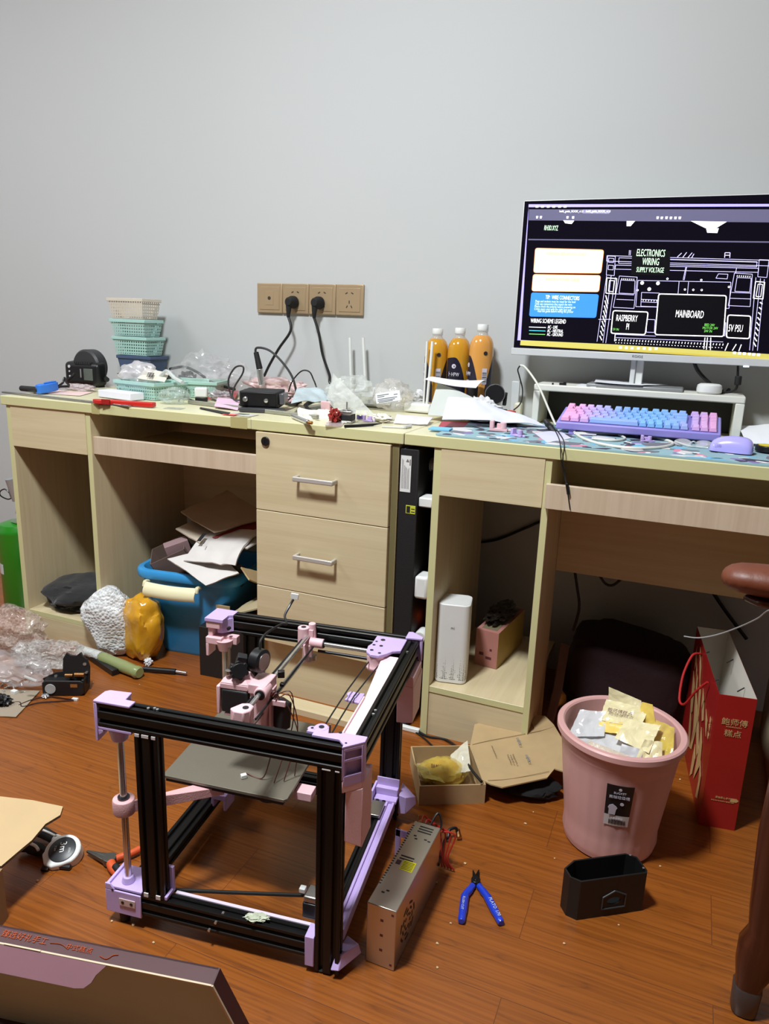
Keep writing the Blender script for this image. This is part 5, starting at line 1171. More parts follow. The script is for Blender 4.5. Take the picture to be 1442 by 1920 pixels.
MB().tube([KB @ Vector((.018, -.016, .021)), (0.0271, -0.1600, 0.7638), (0.0047, -0.1500, 0.8127), (0.0208, -0.1400, 0.8515), (0.0483, -0.1400, 0.8576), (0.0480, -0.1400, 0.8378), (0.0265, -0.1500, 0.7986), (0.0253, -0.1600, 0.7683), (0.0608, -0.1700, 0.7455), (0.1175, -0.1800, 0.7383), (0.1818, -0.1700, 0.7514), (0.2152, -0.1500, 0.7807)], .0026).done('grey_cable', mat('grey_rubber', (44,44,44), .5), t)
MB().cyl((0.0369, -0.0500, 0.8962), (0.0495, -0.0500, 0.8464), .0075, .0095).done('plug_grip', rubber, t, bevel=.002)
MB().cyl((0.0495, -0.0500, 0.8464), (0.0566, -0.0500, 0.7991), .010, .0085, n=22).done('metal_plug', steel, t, bevel=.001)
tag(MB().tube([(0.1375, -0.0300, 0.7823), (0.1502, -0.0300, 0.8149), (0.1809, -0.0300, 0.8465), (0.2078, -0.0300, 0.8465), (0.2223, -0.0300, 0.8240), (0.2296, -0.0300, 0.8088), (0.1471, 0.1568, 0.7530)], .0022).done('thin_cable', wirem), 'thin black cable arching right of the control box', 'cable')
tag(MB().box(0, .115, 0, .045, 0, .010, X=Matrix.Translation((0.1553, -0.3232, 0.7515)) @ Matrix.Rotation(a, 4, 'Z')).done('base_plate', mat('dark_grey_plate', (60, 60, 64), .4), bevel=.001), 'dark grey plate under the front of the control box', 'plate')
c = (0.1574, -0.3756, 0.7510)
t = thing('photo_card', 'small photo card with a red border at the desk joint', 'card', c)
KA = Matrix.Translation(c) @ Matrix.Rotation(-.05, 4, 'Z')
MB(KA).box(0, .075, -.012, .030, 0, .001).done('card_sheet', mat('card_grey_print', (196, 194, 190), .5), t, smooth=False)
MB(KA).box(-.002, .036, -.026, -.002, .0009, .0014).done('card_border', mat('coral_red', (222, 84, 74), .5), t, smooth=False)
MB(KA).prism([(.02,.002),(.045,.004),(.055,.016),(.05,.024),(.022,.02)], .001, .0013).done('card_picture', mat('dark_green_print', (70, 82, 78), .5), t, smooth=False)
tag(MB().sheet([(0.0236, -0.3116, 0.7520), (0.1535, -0.3601, 0.7520), (0.1745, -0.4007, 0.7520), (0.0364, -0.3336, 0.7520)], thick=.001).done('black_strip', blackm), 'narrow black strip lying left of the photo card', 'strip')

# middle clutter
tag(MB().blob((0.0630, 0.0300, 0.8013)[:2]+(.751,), (.20, .09, .065), 41, .4, 3).done('pink_bag', film('pink_soft_bag', (226, 196, 194), .8, .3, bscale=14)), 'pale pink soft bag by the wall behind the control box', 'bag')
tag(MB().sheet([(0.2772, -0.2615, 0.7750), (0.3030, -0.0691, 0.7700), (0.2421, -0.0264, 0.8000), (0.2086, -0.1079, 0.8000)], amp=.010, seed=17, thick=.001).done('blue_bag', film('pale_blue_bag', (206, 222, 228), .85, .3, bscale=20)), 'pale blue bag leaning right of the control box', 'bag')
tag(MB().tube([(0.2449, -0.1226, 0.7580), (0.2472, -0.0687, 0.7660), (0.2685, -0.0354, 0.7680), (0.3290, -0.1207, 0.7640), (0.3569, -0.2268, 0.7580), (0.3146, -0.2200, 0.7570), (0.2703, -0.1599, 0.7660), (0.2581, -0.0562, 0.7720), (0.3182, -0.1061, 0.7680)], .0055).done('coiled_cable', wirem), 'coil of black cable under the pale blue bag', 'cable')
tag(MB().cbox((lambda p: (p[0], p[1], .771))((0.2053, -0.1264, 0.7600)), (.04, .012, .012), (0, 0, .1)).done('pink_block', pinkp, bevel=.002), 'small pink printed bar right of the control box', 'printed part')
tag(MB().cbox((lambda p: (p[0], p[1], .768))((0.3592, -0.2156, 0.7600)), (.026, .010, .034), (.1, 0, .1)).done('pink_card', pinkp, bevel=.001), 'pink square card standing behind the crumpled tissue', 'card')
tag(MB().blob((0.1879, -0.0894, 0.7510), (.05, .04, .028), 44, .4, 3).done('brown_scrap', mat('brown_scrap', (84, 62, 56), .6)), 'dark brown scrap between the control box and the cable coil', 'scrap')
def tf(u, v): return .012*math.sin(u*5)*math.sin(v*4)
tag(MB().sheet([(0.3370, -0.3359, 0.7530), (0.4114, -0.3437, 0.7530), (0.3948, -0.2516, 0.7660), (0.3316, -0.3155, 0.7780)], nu=20, nv=16, amp=.012, seed=19, freq=26, fold=tf, thick=.0008).done('tissue', mat('tissue_white', (224, 220, 210), .9)), 'crumpled white tissue at the desk edge above the top drawer', 'tissue')
t = thing('metal_tube', 'shiny metal tube with a copper end in front of the tissue', 'tube', (0.3546, -0.3425, 0.7510))
p0 = Vector((0.3345, -0.3508, 0.7570)); p1 = Vector((0.4242, -0.4345, 0.7570)); p2 = Vector((0.4359, -0.4374, 0.7570))
MB().cyl(p0, p1, .0058, n=20).done('tube_barrel', steel, t, bevel=.0006)
MB().cyl(p1+Vector((0,0,.0)), p2, .0042, n=16).done('copper_end', brass, t, bevel=.0006)
# stepper motor
q = Vector((0.4788, -0.3358, 0.7510)); SM = Matrix.Translation(q) @ Matrix.Rotation(.12, 4, 'Z')
t = thing('stepper_motor', 'small square stepper motor with its shaft up at the desk edge', 'motor', M=SM)
MB(SM).box(-.0175, .0175, -.0175, .0175, .006, .021).done('motor_core', blackm, t, bevel=.002)
MB(SM).box(-.018, .018, -.018, .018, .021, .030).box(-.018, .018, -.018, .018, 0, .006).done('motor_cap', steelr, t, bevel=.002, each=True)
MB(SM).cyl((0, 0, .030), (0, 0, .032), .0105).done('motor_boss', steelr, t, bevel=.0004)
MB(SM).cyl((0, 0, .032), (0, 0, .051), .0024, n=14).done('motor_shaft', steel, t)
MB(SM).box(-.007, .007, -.0195, -.0175, .001, .006).done('motor_connector', white, t, smooth=False)
tag(MB().blob((lambda p: (p[0], p[1], .751))((0.4579, -0.3624, 0.7600)), (.024, .03, .036), 51, .5, 3).done('red_tape_lump', mat('dark_red_film', (150, 44, 38), .3)), 'dark red crumpled film left of the stepper motor', 'film')
tag(MB().sheet([(0.4651, -0.4276, 0.7520), (0.5051, -0.4201, 0.7520), (0.4711, -0.3260, 0.7520), (0.4181, -0.3155, 0.7520)], amp=.002, seed=52).done('clear_sleeve', film('clear_pink_bag', (232,214,216), .5)), 'flat clear sleeve under the stepper motor', 'sleeve')
tag(MB().tube([(0.5136, -0.4203, 0.7540), (0.5364, -0.3915, 0.7540), (0.5579, -0.3515, 0.7540)], .0034, n=6).tube([(0.5558, -0.3532, 0.7540), (0.5731, -0.3344, 0.7560)], [.0032, .001]).done('drill_bit', darkst), 'dark steel drill bit lying in front of the stepper motor', 'drill bit')
bracket('printed_bracket', (0.5167, -0.2905, 0.7520), .1, .9, lilac, 'lilac printed bracket right of the stepper motor')
bracket('printed_bracket', (0.4838, -0.2637, 0.7520), 1.0, .7, mat('violet_dark_print', (92,78,140), .5), 'dark violet printed piece touching the stepper motor')
tag(MB().blob((0.5452, -0.2716, 0.7510), (.062, .03, .020), 55, .4, 3, -.2).done('white_glove', mat('off_white_cloth', (216, 210, 200), .85)), 'off white cloth scrap right of the lilac bracket', 'cloth')
tag(MB().blob((0.3472, -0.0428, 0.7510), (.14, .11, .095), 61, .3, 2, -.3).done('plastic_bag', film('frosted_bag', (226, 230, 226), .38, .14, bscale=18)), 'frosted clear bag behind the stepper motor', 'bag')
tag(MB().sheet([(0.3991, -0.2918, 0.8000), (0.4612, -0.3305, 0.7650), (0.5655, -0.3719, 0.7900), (0.3793, -0.2149, 0.8600)], amp=.012, seed=62, thick=.0006).done('plastic_bag', film('frosted_flap', (228, 230, 224), .26, .14, bscale=18)), 'frosted bag flap leaning up from the tissue to the router', 'bag')
tag(MB().blob((0.4706, -0.0247, 0.7510), (.115, .09, .088), 63, .26, 2, .1).done('plastic_bag', film('parts_bag', (226, 220, 214), .32, .1, bscale=26)), 'zip bag of small parts with a printed label behind the envelope', 'bag')
FL = frame((0.5298, -0.2700, 0.7954), (.9, .30, .18), (-.1, .3, .9))
t = thing('part_label', 'white printed label on the zip bag of small parts', 'label', (0.5298, -0.2700, 0.7954))
MB(FL).box(0, .062, 0, .026, 0, .0008).done('label_paper', whitem, t, smooth=False)
b = MB(FL)
for i, (x, y, w_) in enumerate(((.004,.019,.03), (.004,.015,.018), (.004,.009,.05), (.004,.005,.044), (.006,.0015,.036), (.046,.016,.010))): b.box(x, x+w_, y, y+.0016, .0008, .0011)
b.done('label_writing', ink, t, smooth=False)
tag(MB().blob((0.4982, 0.0850, 0.7510), (.075, .06, .045), 64, .3, 2, .6).done('plastic_bag', film('yellow_tint_bag', (222, 214, 170), .5, .12, bscale=24)), 'yellow tinted clear bag right of the zip bag', 'bag')
tag(MB().blob((0.5452, 0.0716, 0.7510), (.09, .07, .06), 65, .3, 2, .2).done('plastic_bag', film('white_print_bag', (226, 226, 228), .62, .14, bscale=34)), 'white printed bag beside the curved sheets', 'bag')
tag(MB().sheet([(0.5852, -0.2880, 0.7560), (0.6680, -0.2673, 0.7540), (0.6555, -0.1922, 0.7640), (0.5746, -0.2417, 0.7720)], amp=.004, seed=66, thick=.002).done('envelope', mat('mauve_white_paper', (218, 212, 216), .7)), 'small white envelope with a pink edge before the zip bag', 'envelope')
tag(MB().tube([(0.5870, -0.3671, 0.7530), (0.6383, -0.3511, 0.7530)], .0022).tube([(0.6375, -0.3492, 0.7540), (0.6435, -0.3217, 0.7540)], .0042).done('screwdriver', mat('clear_shaft', (206, 206, 206), .25)), 'thin clear handled screwdriver at the desk edge by the joint', 'screwdriver')
b = MB()
for i in range(3): tag(MB().cyl((0.6290, -0.2758, 0.7530), (lambda p: (p[0]+.006*i, p[1]+.008*(i-1), .7535))((0.6317, -0.2488, 0.7530)), .0016, n=10).done('machine_screw', steel), ['steel screw beside the screwdriver tip, nearest the desk edge', 'steel screw beside the screwdriver tip, middle of three', 'steel screw beside the screwdriver tip, nearest the wall'][i], 'screw', 'screws by the desk joint')
tag(MB().sheet([(.33,-.01,.765), (.46,-.01,.765), (.46,.05,.805), (.33,.05,.81)], amp=.006, seed=68, thick=.001).done('plastic_bag', film('white_top_bag', (226, 228, 228), .6, .15)), 'white bag lying against the router by the wall', 'bag')
# papers
def curl(u, v): return .022*math.sin(u*2.6)*(1-v*.4)
tag(MB().grid(lambda u, v: ((0.6064, -0.1300, 0.8621)[0]+u*.135, -.13+.09*v+.02*u, (0.6111, -0.1300, 0.8582)[2]-.004-.012*math.sin(u*3.1)*(.4)+.004*math.sin(v*3)-.05*(1-v)*u*.3), 20, 8, .0012).done('paper_sheet', whitem), 'curved white sheet, uppermost paper in front of the tea bottles', 'paper')
g0 = (0.6270, -0.1300, 0.8398)
tag(MB().sheet([(g0[0], -.150, .762), (g0[0]+.135, -.175, .762), (g0[0]+.105, -.10, g0[2]-.028), (g0[0]+.005, -.10, g0[2]+.004)], nu=18, amp=.003, seed=71, fold=lambda u, v: .008*math.sin(u*3), thick=.001).done('foam_sheet', mat('grey_foam', (196, 200, 196), .8)), 'grey white foam sheet standing under the curved paper', 'sheet')
tag(MB().sheet([(0.7169, -0.3051, 0.7750), (0.9346, -0.1337, 0.7590), (0.8498, -0.1200, 0.7831), (0.6963, -0.2000, 0.8217)], nu=26, nv=14, amp=.006, seed=72, fold=lambda u, v: .010*math.sin(u*4)*(1-u), thick=.0012).done('paper_sheet', mat('blue_white_paper', (224, 226, 238), .75)), 'large white document sheet lying over the desk joint towards the keyboard', 'paper')
tag(MB().blob((0.7899, -0.1232, 0.7540), (.15, .075, .014), 73, .4, 3, -.1).done('grey_foil_bag', mat('grey_foil', (120, 120, 124), .3, metal=.4)), 'grey foil bag under the large document sheet', 'bag')
tag(MB().blob((0.7579, -0.1000, 0.8145)[:2]+(.754,), (.085, .05, .06), 74, .35, 3).done('plastic_bag', mat('white_noodle_bag', (214, 214, 216), .45)), 'white bubble mailer below the black round cap', 'bag')
t = thing('webcam', 'black round camera head with a stand behind the papers', 'webcam', (0.7800, -0.0600, 0.8201))
wc = Vector((0.7799, -0.0600, 0.8214))
MB().lathe([(0, -.012), (.024, -.012), (.0262, -.009), (.0262, .009), (.024, .012), (0, .012)], X=frame(wc, (.95, .25, 0), (0, .1, 1)), n=36).done('camera_head', blackp, t)
MB().lathe([(.0255, .0085), (.0268, .0085), (.0268, .011), (.0255, .011)], X=frame(wc, (.95, .25, 0), (0, .1, 1)), n=36).done('camera_ring', steel, t)
MB().cbox((0.8057, -0.0500, 0.8098), (.010, .018, .034), (0, .05, .2)).box(*(lambda p: (p[0]-.008, p[0]+.006, -.075, -.045, .752, p[2]))((0.8074, -0.0600, 0.7827))).done('camera_stand', blackm, t, bevel=.002, each=True)
tag(MB().sheet([(0.7041, -0.2919, 0.7545), (0.7567, -0.2520, 0.7545), (0.7414, -0.1537, 0.7560), (0.6817, -0.2001, 0.7560)], amp=.001, seed=80).done('red_folder', mat('crimson_card', (170, 44, 70), .5)), 'crimson and pink card under the documents at the desk joint', 'card')
b = MB().box(0, .05, 0, .04, 0, .004, X=Matrix.Translation((0.7023, -0.3606, 0.7545)) @ Matrix.Rotation(.1, 4, 'Z'))
tag(b.done('blue_notes', mat('sky_blue_card', (120, 186, 222), .6), bevel=.0005), 'sky blue card on the left corner of the desk mat', 'card')

# ---------------------------------------------------------------- inside the cubbies
tag(MB().blob((-.435, -.30, .088), (.235, .20, .085), 101, .22, 2, .25, squareness=.8).done('black_cloth', mat('black_fabric', (22, 22, 24), .9, bump=.5, bscale=120, sheen=.3)), 'folded black cloth lying in the left cubby', 'cloth')
tag(MB().sheet([(-.36, -.34, .0885), (-.300, -.33, .0885), (-.294, -.08, .0885), (-.40, -.06, .0885)], amp=.004, seed=102, thick=.004).done('paper_stack', mat('grey_white_paper', (190, 188, 180), .8), bevel=.0005), 'thin stack of white papers under the black cloth in the left cubby', 'papers')
tag(MB().blob((-.325, -.06, .094), (.06, .06, .20), 103, .18, 2, .2).done('brown_bag', mat('taupe_paper', (128, 108, 90), .8)), 'brown paper bag standing at the back of the left cubby', 'bag')

# white smart speaker
t = thing('smart_speaker', 'white upright smart speaker in the right desk cubby', 'speaker', (.80, -.36, .133))
A = Vector((0.7577, -0.3894, 0.1335)); B = Vector((0.8430, -0.3748, 0.1335)); zt = .1335+.185
sa = math.atan2((B-A).y, (B-A).x); sw = .079
zt = (0.8014, -0.3750, 0.3184)[2]
zt = max(zt, .30)
SP = Matrix.Translation(A+Vector((.001, .001, 0))) @ Matrix.Rotation(sa+.03, 4, 'Z')
def rrect(w, d, r, n=5, x0=0, y0=0):
    out = []
    for (cx, cy, a0) in ((w-r, r, -90), (w-r, d-r, 0), (r, d-r, 90), (r, r, 180)):
        for k in range(n+1): a = math.radians(a0+90*k/n); out.append((x0+cx+r*math.cos(a), y0+cy+r*math.sin(a)))
    return out
hs = .207
def spk_mat():
    m = mat('speaker_white', (228, 228, 226), .4); nt = m.node_tree; N = nt.nodes; L = nt.links; pr = N['Principled BSDF']
    old = pr.inputs['Base Color'].links[0].from_socket
    tc = N.new('ShaderNodeTexCoord'); v = N.new('ShaderNodeTexVoronoi'); v.inputs['Scale'].default_value = 250; v.inputs['Randomness'].default_value = .25
    L.new(tc.outputs['Object'], v.inputs['Vector'])
    sp = N.new('ShaderNodeSeparateXYZ'); L.new(tc.outputs['Object'], sp.inputs[0])
    r = N.new('ShaderNodeMapRange'); r.inputs[1].default_value = .012; r.inputs[2].default_value = .09; r.inputs[3].default_value = .42; r.inputs[4].default_value = .0; L.new(sp.outputs[2], r.inputs[0])
    lt = N.new('ShaderNodeMath'); lt.operation = 'LESS_THAN'; L.new(v.outputs['Distance'], lt.inputs[0]); L.new(r.outputs[0], lt.inputs[1])
    gt = N.new('ShaderNodeMath'); gt.operation = 'GREATER_THAN'; gt.inputs[1].default_value = .010; L.new(sp.outputs[2], gt.inputs[0])
    ml = N.new('ShaderNodeMath'); ml.operation = 'MULTIPLY'; L.new(lt.outputs[0], ml.inputs[0]); L.new(gt.outputs[0], ml.inputs[1])
    mx = N.new('ShaderNodeMixRGB'); L.new(ml.outputs[0], mx.inputs[0]); L.new(old, mx.inputs[1]); mx.inputs[2].default_value = lin((96, 96, 96)); L.new(mx.outputs[0], pr.inputs['Base Color'])
    return m
q = MB(SP).prism(rrect(sw, sw, .016), .001, hs).done('speaker_body', spk_mat(), t, bevel=.002)
MB(SP).prism(rrect(sw-.008, sw-.008, .013, x0=.004, y0=.004), hs, hs+.0008).done('speaker_top', white, t)
MB(SP).prism(rrect(sw-.006, sw-.006, .013, x0=.003, y0=.003), 0, .0012).done('speaker_base', mat('grey_plastic', (150,148,146), .5), t)
text('speaker_mark', [('mi', 0, 0, .010, 'CENTER', 1)], SP @ Matrix.Translation((sw*.5, -.0003, hs-.062)) @ Euler((math.pi/2, 0, 0)).to_matrix().to_4x4(), mat('grey_mark', (150, 150, 150), .5), t)
# pink box behind the speaker
A = Vector((0.8172, -0.2430, 0.1335)); B = Vector((0.8640, -0.2507, 0.1335))
PB = Matrix.Translation((.822, -.245, .1337)) @ Matrix.Rotation(-.12, 4, 'Z')
pcm = mat('pink_carton', (176, 118, 110), .6); ycm = mat('yellow_carton', (168, 136, 66), .6)
t = thing('carton', 'small pink and yellow printed box behind the white speaker', 'box', M=PB)
b = MB(PB).box(0, .062, 0, .20, 0, .10)
for f in b.b.faces:
    n = f.normal if f.normal.length else f.calc_center_median()
b.b.normal_update()
for f in b.b.faces:
    if f.normal.x > .9: f.material_index = 1
b.done('box_body', [pcm, ycm], t, smooth=False, bevel=.0006)
b = MB(PB)
for (x, z, w_, h_) in ((.012, .030, .012, .008), (.030, .022, .016, .007), (.040, .046, .006, .006)): b.box(x, x+w_, -.0004, 0, z, z+h_)
b.done('box_print', mat('brown_print', (96, 44, 50), .6), t, each=True, smooth=False)
MB(PB).box(.010, .052, .012, .19, .1001, .1006).done('box_top_print', mat('olive_print', (120, 110, 84), .6), t, smooth=False)
tag(MB(PB).blob((.028, .10, .1012), (.060, .15, .034), 107, .35, 3).done('dark_bag', film('dark_crinkly_bag', (44, 38, 34), .85, .15, bscale=20)), 'dark crinkled bag lying on the pink box behind the speaker', 'bag')

# ---------------------------------------------------------------- blue tub
t = thing('storage_tub', 'blue plastic tub with a cream handle, full of parcels under the left desk', 'tub', (-.02, -.16, 0))
bl = mat('tub_blue', (58, 152, 214), .35, var=.04)
TB = Matrix.Translation((-.052, -.205, 0)) @ Matrix.Rotation(.13, 4, 'Z')
def ring(w, d, r, z, n=6): return [TB @ Vector((x-w/2, y-d/2, z)) for x, y in rrect(w, d, r, n)]
RW, RD, RZ2 = .335, .285, .268
sec = [(RW-.125, RD-.085, .035, .0), (RW-.115, RD-.075, .04, .01), (RW-.055, RD-.030, .045, .185), (RW-.040, RD-.024, .045, .196), (RW-.030, RD-.018, .045, .240), (RW-.004, RD-.004, .05, .242), (RW, RD, .05, .248), (RW, RD, .05, .263), (RW-.006, RD-.006, .05, RZ2), (RW-.030, RD-.030, .045, RZ2), (RW-.036, RD-.036, .045, .261), (RW-.060, RD-.050, .04, .185), (RW-.12, RD-.085, .035, .006)]
b = MB(); vs = []; n = 28
for s_ in sec: vs += ring(*s_)
n = len(ring(*sec[0])); fs = [(j*n+i, j*n+(i+1) % n, (j+1)*n+(i+1) % n, (j+1)*n+i) for j in range(len(sec)-1) for i in range(n)] + [tuple(range(n))[::-1], tuple(range((len(sec)-1)*n, len(sec)*n))]
b.add(vs, fs); b.done('tub_body', bl, t, angle=50)
crm = mat('cream_handle', (226, 218, 178), .4)
b = MB(TB)
def hf(u, v): return (-.105+.165*u, -RD/2-.014-.022*math.sin(v*1.9+.2), .240-.034*v-.004*math.sin(u*3.14))
b.grid(hf, 16, 8, .003); b.done('handle', crm, t)
b = MB(TB)
for x in (-.108, .060): b.tube([(x, -RD/2-.002, .236), (x, -RD/2-.018, .240), (x, -RD/2-.024, .228)], .006); 
b.done('handle_hinge', crm, t, each=True)
TC = TB @ Matrix.Translation((.040, .015, -.022)) @ Matrix.Rotation(-.12, 4, 'Z')
# parcels in the tub
pap = mat('white_mailer', (214, 208, 204), .6, var=.05); papd = mat('beige_mailer', (186, 166, 144), .75)
tag(MB(TC).sheet([(-.02,-.150,.330), (.155,-.150,.345), (.165,-.02,.415), (.01,-.03,.400)], amp=.012, seed=201, thick=.006, fold=lambda u, v: .014*math.sin(v*3.1)).done('mailer_envelope', pap), 'crumpled white printed mailer on top of the tub, nearest the front', 'envelope')
tag(MB(TC).sheet([(-.065,-.165,.338), (.08,-.185,.288), (.16,-.14,.318), (.02,-.06,.352)], amp=.007, seed=202, thick=.004).done('mailer_envelope', pap), 'white mailer flap hanging over the tub rim under the printed mailer', 'envelope')
FB = frame(TC @ Vector((.012,-.128,.369)), (TC.to_3x3() @ Vector((1,.0,.09))), (TC.to_3x3() @ Vector((0, .13, .062))))
b = MB(FB); b.box(0, .013, .01, .045, .016, .0165).box(.028, .03, 0, .012, .016, .0165)
tag(b.done('parcel_print', ink, smooth=False), 'black parcel code printed on the crumpled white mailer', 'print')
tag(MB(TC).sheet([(-.115,-.03,.435), (.045,-.085,.405), (.15,.03,.445), (-.03,.09,.495)], amp=.010, seed=203, thick=.005).done('mailer_envelope', papd), 'beige padded mailer topmost at the back of the tub', 'envelope')
tag(MB(TC).sheet([(-.09,-.09,.405), (.02,-.11,.375), (.03,.0,.395), (-.07,.02,.42)], amp=.006, seed=204, thick=.004).done('mailer_envelope', mat('pale_beige_mailer', (198, 184, 166), .75)), 'pale beige flap sticking out left under the beige mailer', 'envelope')
tag(MB(TC).sheet([(.035,-.085,.392), (.06,-.075,.385), (.185,.06,.430), (.155,.07,.452)], amp=.003, seed=205, thick=.004).done('red_card', mat('dark_red_card', (140, 42, 30), .6)), 'dark red strip of card between the beige and white mailers', 'card')
tag(MB(TC).sheet([(.06,-.075,.385), (.165,-.105,.385), (.195,.045,.415), (.12,.04,.425)], amp=.005, seed=206, thick=.004).done('mailer_envelope', pap), 'white label parcel under the dark red strip in the tub', 'envelope')
MBb = Matrix(TC) @ Matrix.Translation((-.10,-.085,.30)) @ Euler((.25, -.45, .5)).to_matrix().to_4x4()
t = thing('open_carton', 'open brown carton tilted at the left side of the blue tub', 'box', M=MBb)
gcb = mat('grey_brown_card', (112, 92, 84), .8)
b = MB(MBb)
for (x0, x1, y0, y1) in ((-.055, .055, -.045, -.043), (-.055, .055, .043, .045), (-.055, -.053, -.045, .045), (.053, .055, -.045, .045)): b.box(x0, x1, y0, y1, -.03, .045)
b.box(-.055, .055, -.045, .045, -.032, -.03); b.done('carton_wall', gcb, t, smooth=False)
tag(MB(MBb).cbox((.03, -.012, .038), (.07, .035, .05), (0, .2, .2)).done('small_box', mat('mauve_card', (150, 122, 124), .7), bevel=.001), 'small mauve box inside the tilted carton in the tub', 'box')
tag(MB(TC).cbox((.0,-.095,.292), (.05, .05, .06), (.2, .3, .3)).done('small_box', mat('tan_card', (132, 112, 92), .8), bevel=.001), 'small tan box between the tilted carton and the mailer flap', 'box')
tag(MB(TC).blob((.075,-.06,.235), (.11, .11, .075), 208, .3, 3).done('dark_packet', mat('dark_grey_packet', (66, 62, 66), .5)), 'dark grey packet below the mailers in the tub', 'packet')
tag(MB(TC).sheet([(.155,-.12,.330), (.20,-.145,.310), (.225,.02,.215), (.20,.06,.25)], amp=.003, seed=209, thick=.004).done('cardboard_strip', cardb), 'brown cardboard strip leaning out of the tub against the drawers', 'cardboard')
tag(MB().sheet([(.145,-.375,.190), (.262,-.36,.235), (.262,-.16,.240), (.16,-.16,.205)], amp=.004, seed=210, thick=.004).box(.20, .258, -.30, -.18, 0, .225).done('cardboard_scrap', mat('pale_cardboard', (176, 160, 126), .8)), 'folded pale cardboard leaning between the tub and the drawers', 'cardboard')
# black boxes beside the tub
b = MB().box(.068, .142, -.400, -.385, 0, .148); b.box(.075, .140, -.385, -.30, 0, .145)
tag(MB().box(0, .086, 0, .075, 0, .150, X=Matrix.Translation((.064, -.402, 0)) @ Matrix.Rotation(.09, 4, 'Z')).done('black_box', mat('black_card', (26, 28, 28), .5), bevel=.0015), 'plain black box standing on the floor in front of the blue tub', 'box')
tag(MB().box(.158, .258, -.405, -.385, 0, .21).done('black_board', mat('black_card', (26,28,28), .5), bevel=.001), 'black board standing between the black box and the drawers', 'panel')
tag(MB().box(0, .045, 0, .004, 0, .185, X=Matrix.Translation((.063, -.318, 0)) @ Matrix.Rotation(.09, 4, 'Z')).done('cardboard_piece', cardb, bevel=.0008), 'upright brown cardboard piece behind the black box', 'cardboard')

# ---------------------------------------------------------------- parcel, tubes and pen before the tub
t = thing('bubble_parcel', 'parcel half in silver bubble wrap and half in yellow tape beside the blue tub', 'parcel', (-0.1716, -0.3837, 0.0000))
c = Vector((-.195, -.398, 0))
b = MB().blob((c.x-.050, c.y+.0, .002), (.15, .09, .20), 301, .16, 2.0, .5, squareness=.72, tilt=(0, -.35))
b.done('bubble_wrap', film('silver_bubble', (232, 234, 234), .9, .2, bubble=True, bscale=120, bstr=1.0), t)
b = MB().blob((c.x+.045, c.y+.012, .002), (.13, .095, .19), 302, .14, 2.0, -.3, squareness=.68, tilt=(0, .18))
b.done('yellow_tape', mat('yellow_packing_tape', (212, 154, 34), .22, coat=.5, bump=.5, bscale=40), t)
b = MB(frame((c.x+.035, c.y-.052, .125), (1, .1, 0), (0, .1, 1)))
b.tube([(0,.02,.012),(.014,.024,.012),(.01,.01,.012),(.02,.0,.012)], .001).tube([(.0,-.01,.012),(.01,-.016,.012),(.02,-.008,.012)], .001); b.b.free()
tag(MB().blob((-.105, -.42, .0), (.022, .02, .022), 303, .4, 3).done('white_scrap', whitem), 'small white scrap on the floor below the yellow taped parcel', 'scrap')
p0 = Vector((-0.2360, -0.4667, 0.0180)); p1 = Vector((-0.0696, -0.4970, 0.0180)); p2 = Vector((-0.3328, -0.4507, 0.0180))
t = thing('wrapped_tube', 'green tube in clear wrap lying on the floor before the parcel', 'tube', (p0+p1)/2-Vector((0,0,.018)))
b = MB(); b.lathe([(0, 0), (.014, 0), (.0175, .012), (.016, .05), (.018, .10), (.0165, .15), (.0185, (p1-p0).length-.01), (.014, (p1-p0).length), (0, (p1-p0).length)], X=frame(p0, Vector((0,0,1)).cross(p1-p0), (p1-p0).cross(Vector((0,0,1)).cross(p1-p0))) if False else (lambda d: (Matrix((d.orthogonal().normalized(), d.cross(d.orthogonal().normalized()), d)).transposed().to_4x4()))((p1-p0).normalized()), n=24)
b.b.transform(Matrix.Translation(p0)); b.done('tube_core', mat('moss_green', (138, 148, 96), .35, coat=.5, bump=.6, bscale=50), t)
MB().cyl(p2, p0, .012, .0165, n=18).done('tube_end', film('white_wrap', (220, 222, 218), .8, .2), t)
tag(MB().box(0, .16, -.012, .012, 0, .018, X=Matrix.Translation((-0.2940, -0.4540, -0.0000)) @ Matrix.Rotation(-.35, 4, 'Z')).done('black_bar', blackp, bevel=.002), 'black bar lying under the green wrapped tube', 'bar')
t = thing('screwdriver', 'slim black precision screwdriver on the floor before the blue tub', 'screwdriver', (-0.0281, -0.4391, 0.0080))
p0 = Vector((-0.0917, -0.4583, 0.0090)); p1 = Vector((0.0020, -0.4299, 0.0090)); p2 = Vector((0.0349, -0.4245, 0.0090))
MB().cyl(p0, p1, .0075, n=20).done('handle', blackp, t, bevel=.002); MB().cyl(p1, p2, .0042, n=16).done('chrome_tip', steel, t, bevel=.0006)

# ---------------------------------------------------------------- bubble wrap, brackets and wires at far left
def bub(lab, c, d, seed, m=None, amp=.26, rz=0): tag(MB().blob(c, d, seed, amp, 2.2, rz).done('bubble_wrap', m or bubble), lab, 'bubble wrap')
bub('pinkish bubble wrap heap on the floor under the green canister', (-0.5401, -0.5086, 0.0000), (.24, .14, .125), 401, film('pink_bubble_film', (216, 196, 186), .34, .12, bubble=True, bscale=120))
bub('grey bubble wrap heap between the desk and the black bracket', (-0.3577, -0.5493, 0.0000), (.18, .10, .075), 402, amp=.35, rz=.4)
bub('clear bag heap in front of the grey bubble wrap', (-0.3662, -0.6527, 0.0000), (.24, .13, .07), 403, film('clear_film_heap', (222, 216, 216), .24, .08, bscale=18))
tag(MB().tube([(-0.2416, -0.7301, 0.0750), (-0.2172, -0.7150, 0.0600)], .004).done('clear_tube', milky), 'short clear plastic tube on the clear bag heap', 'tube')
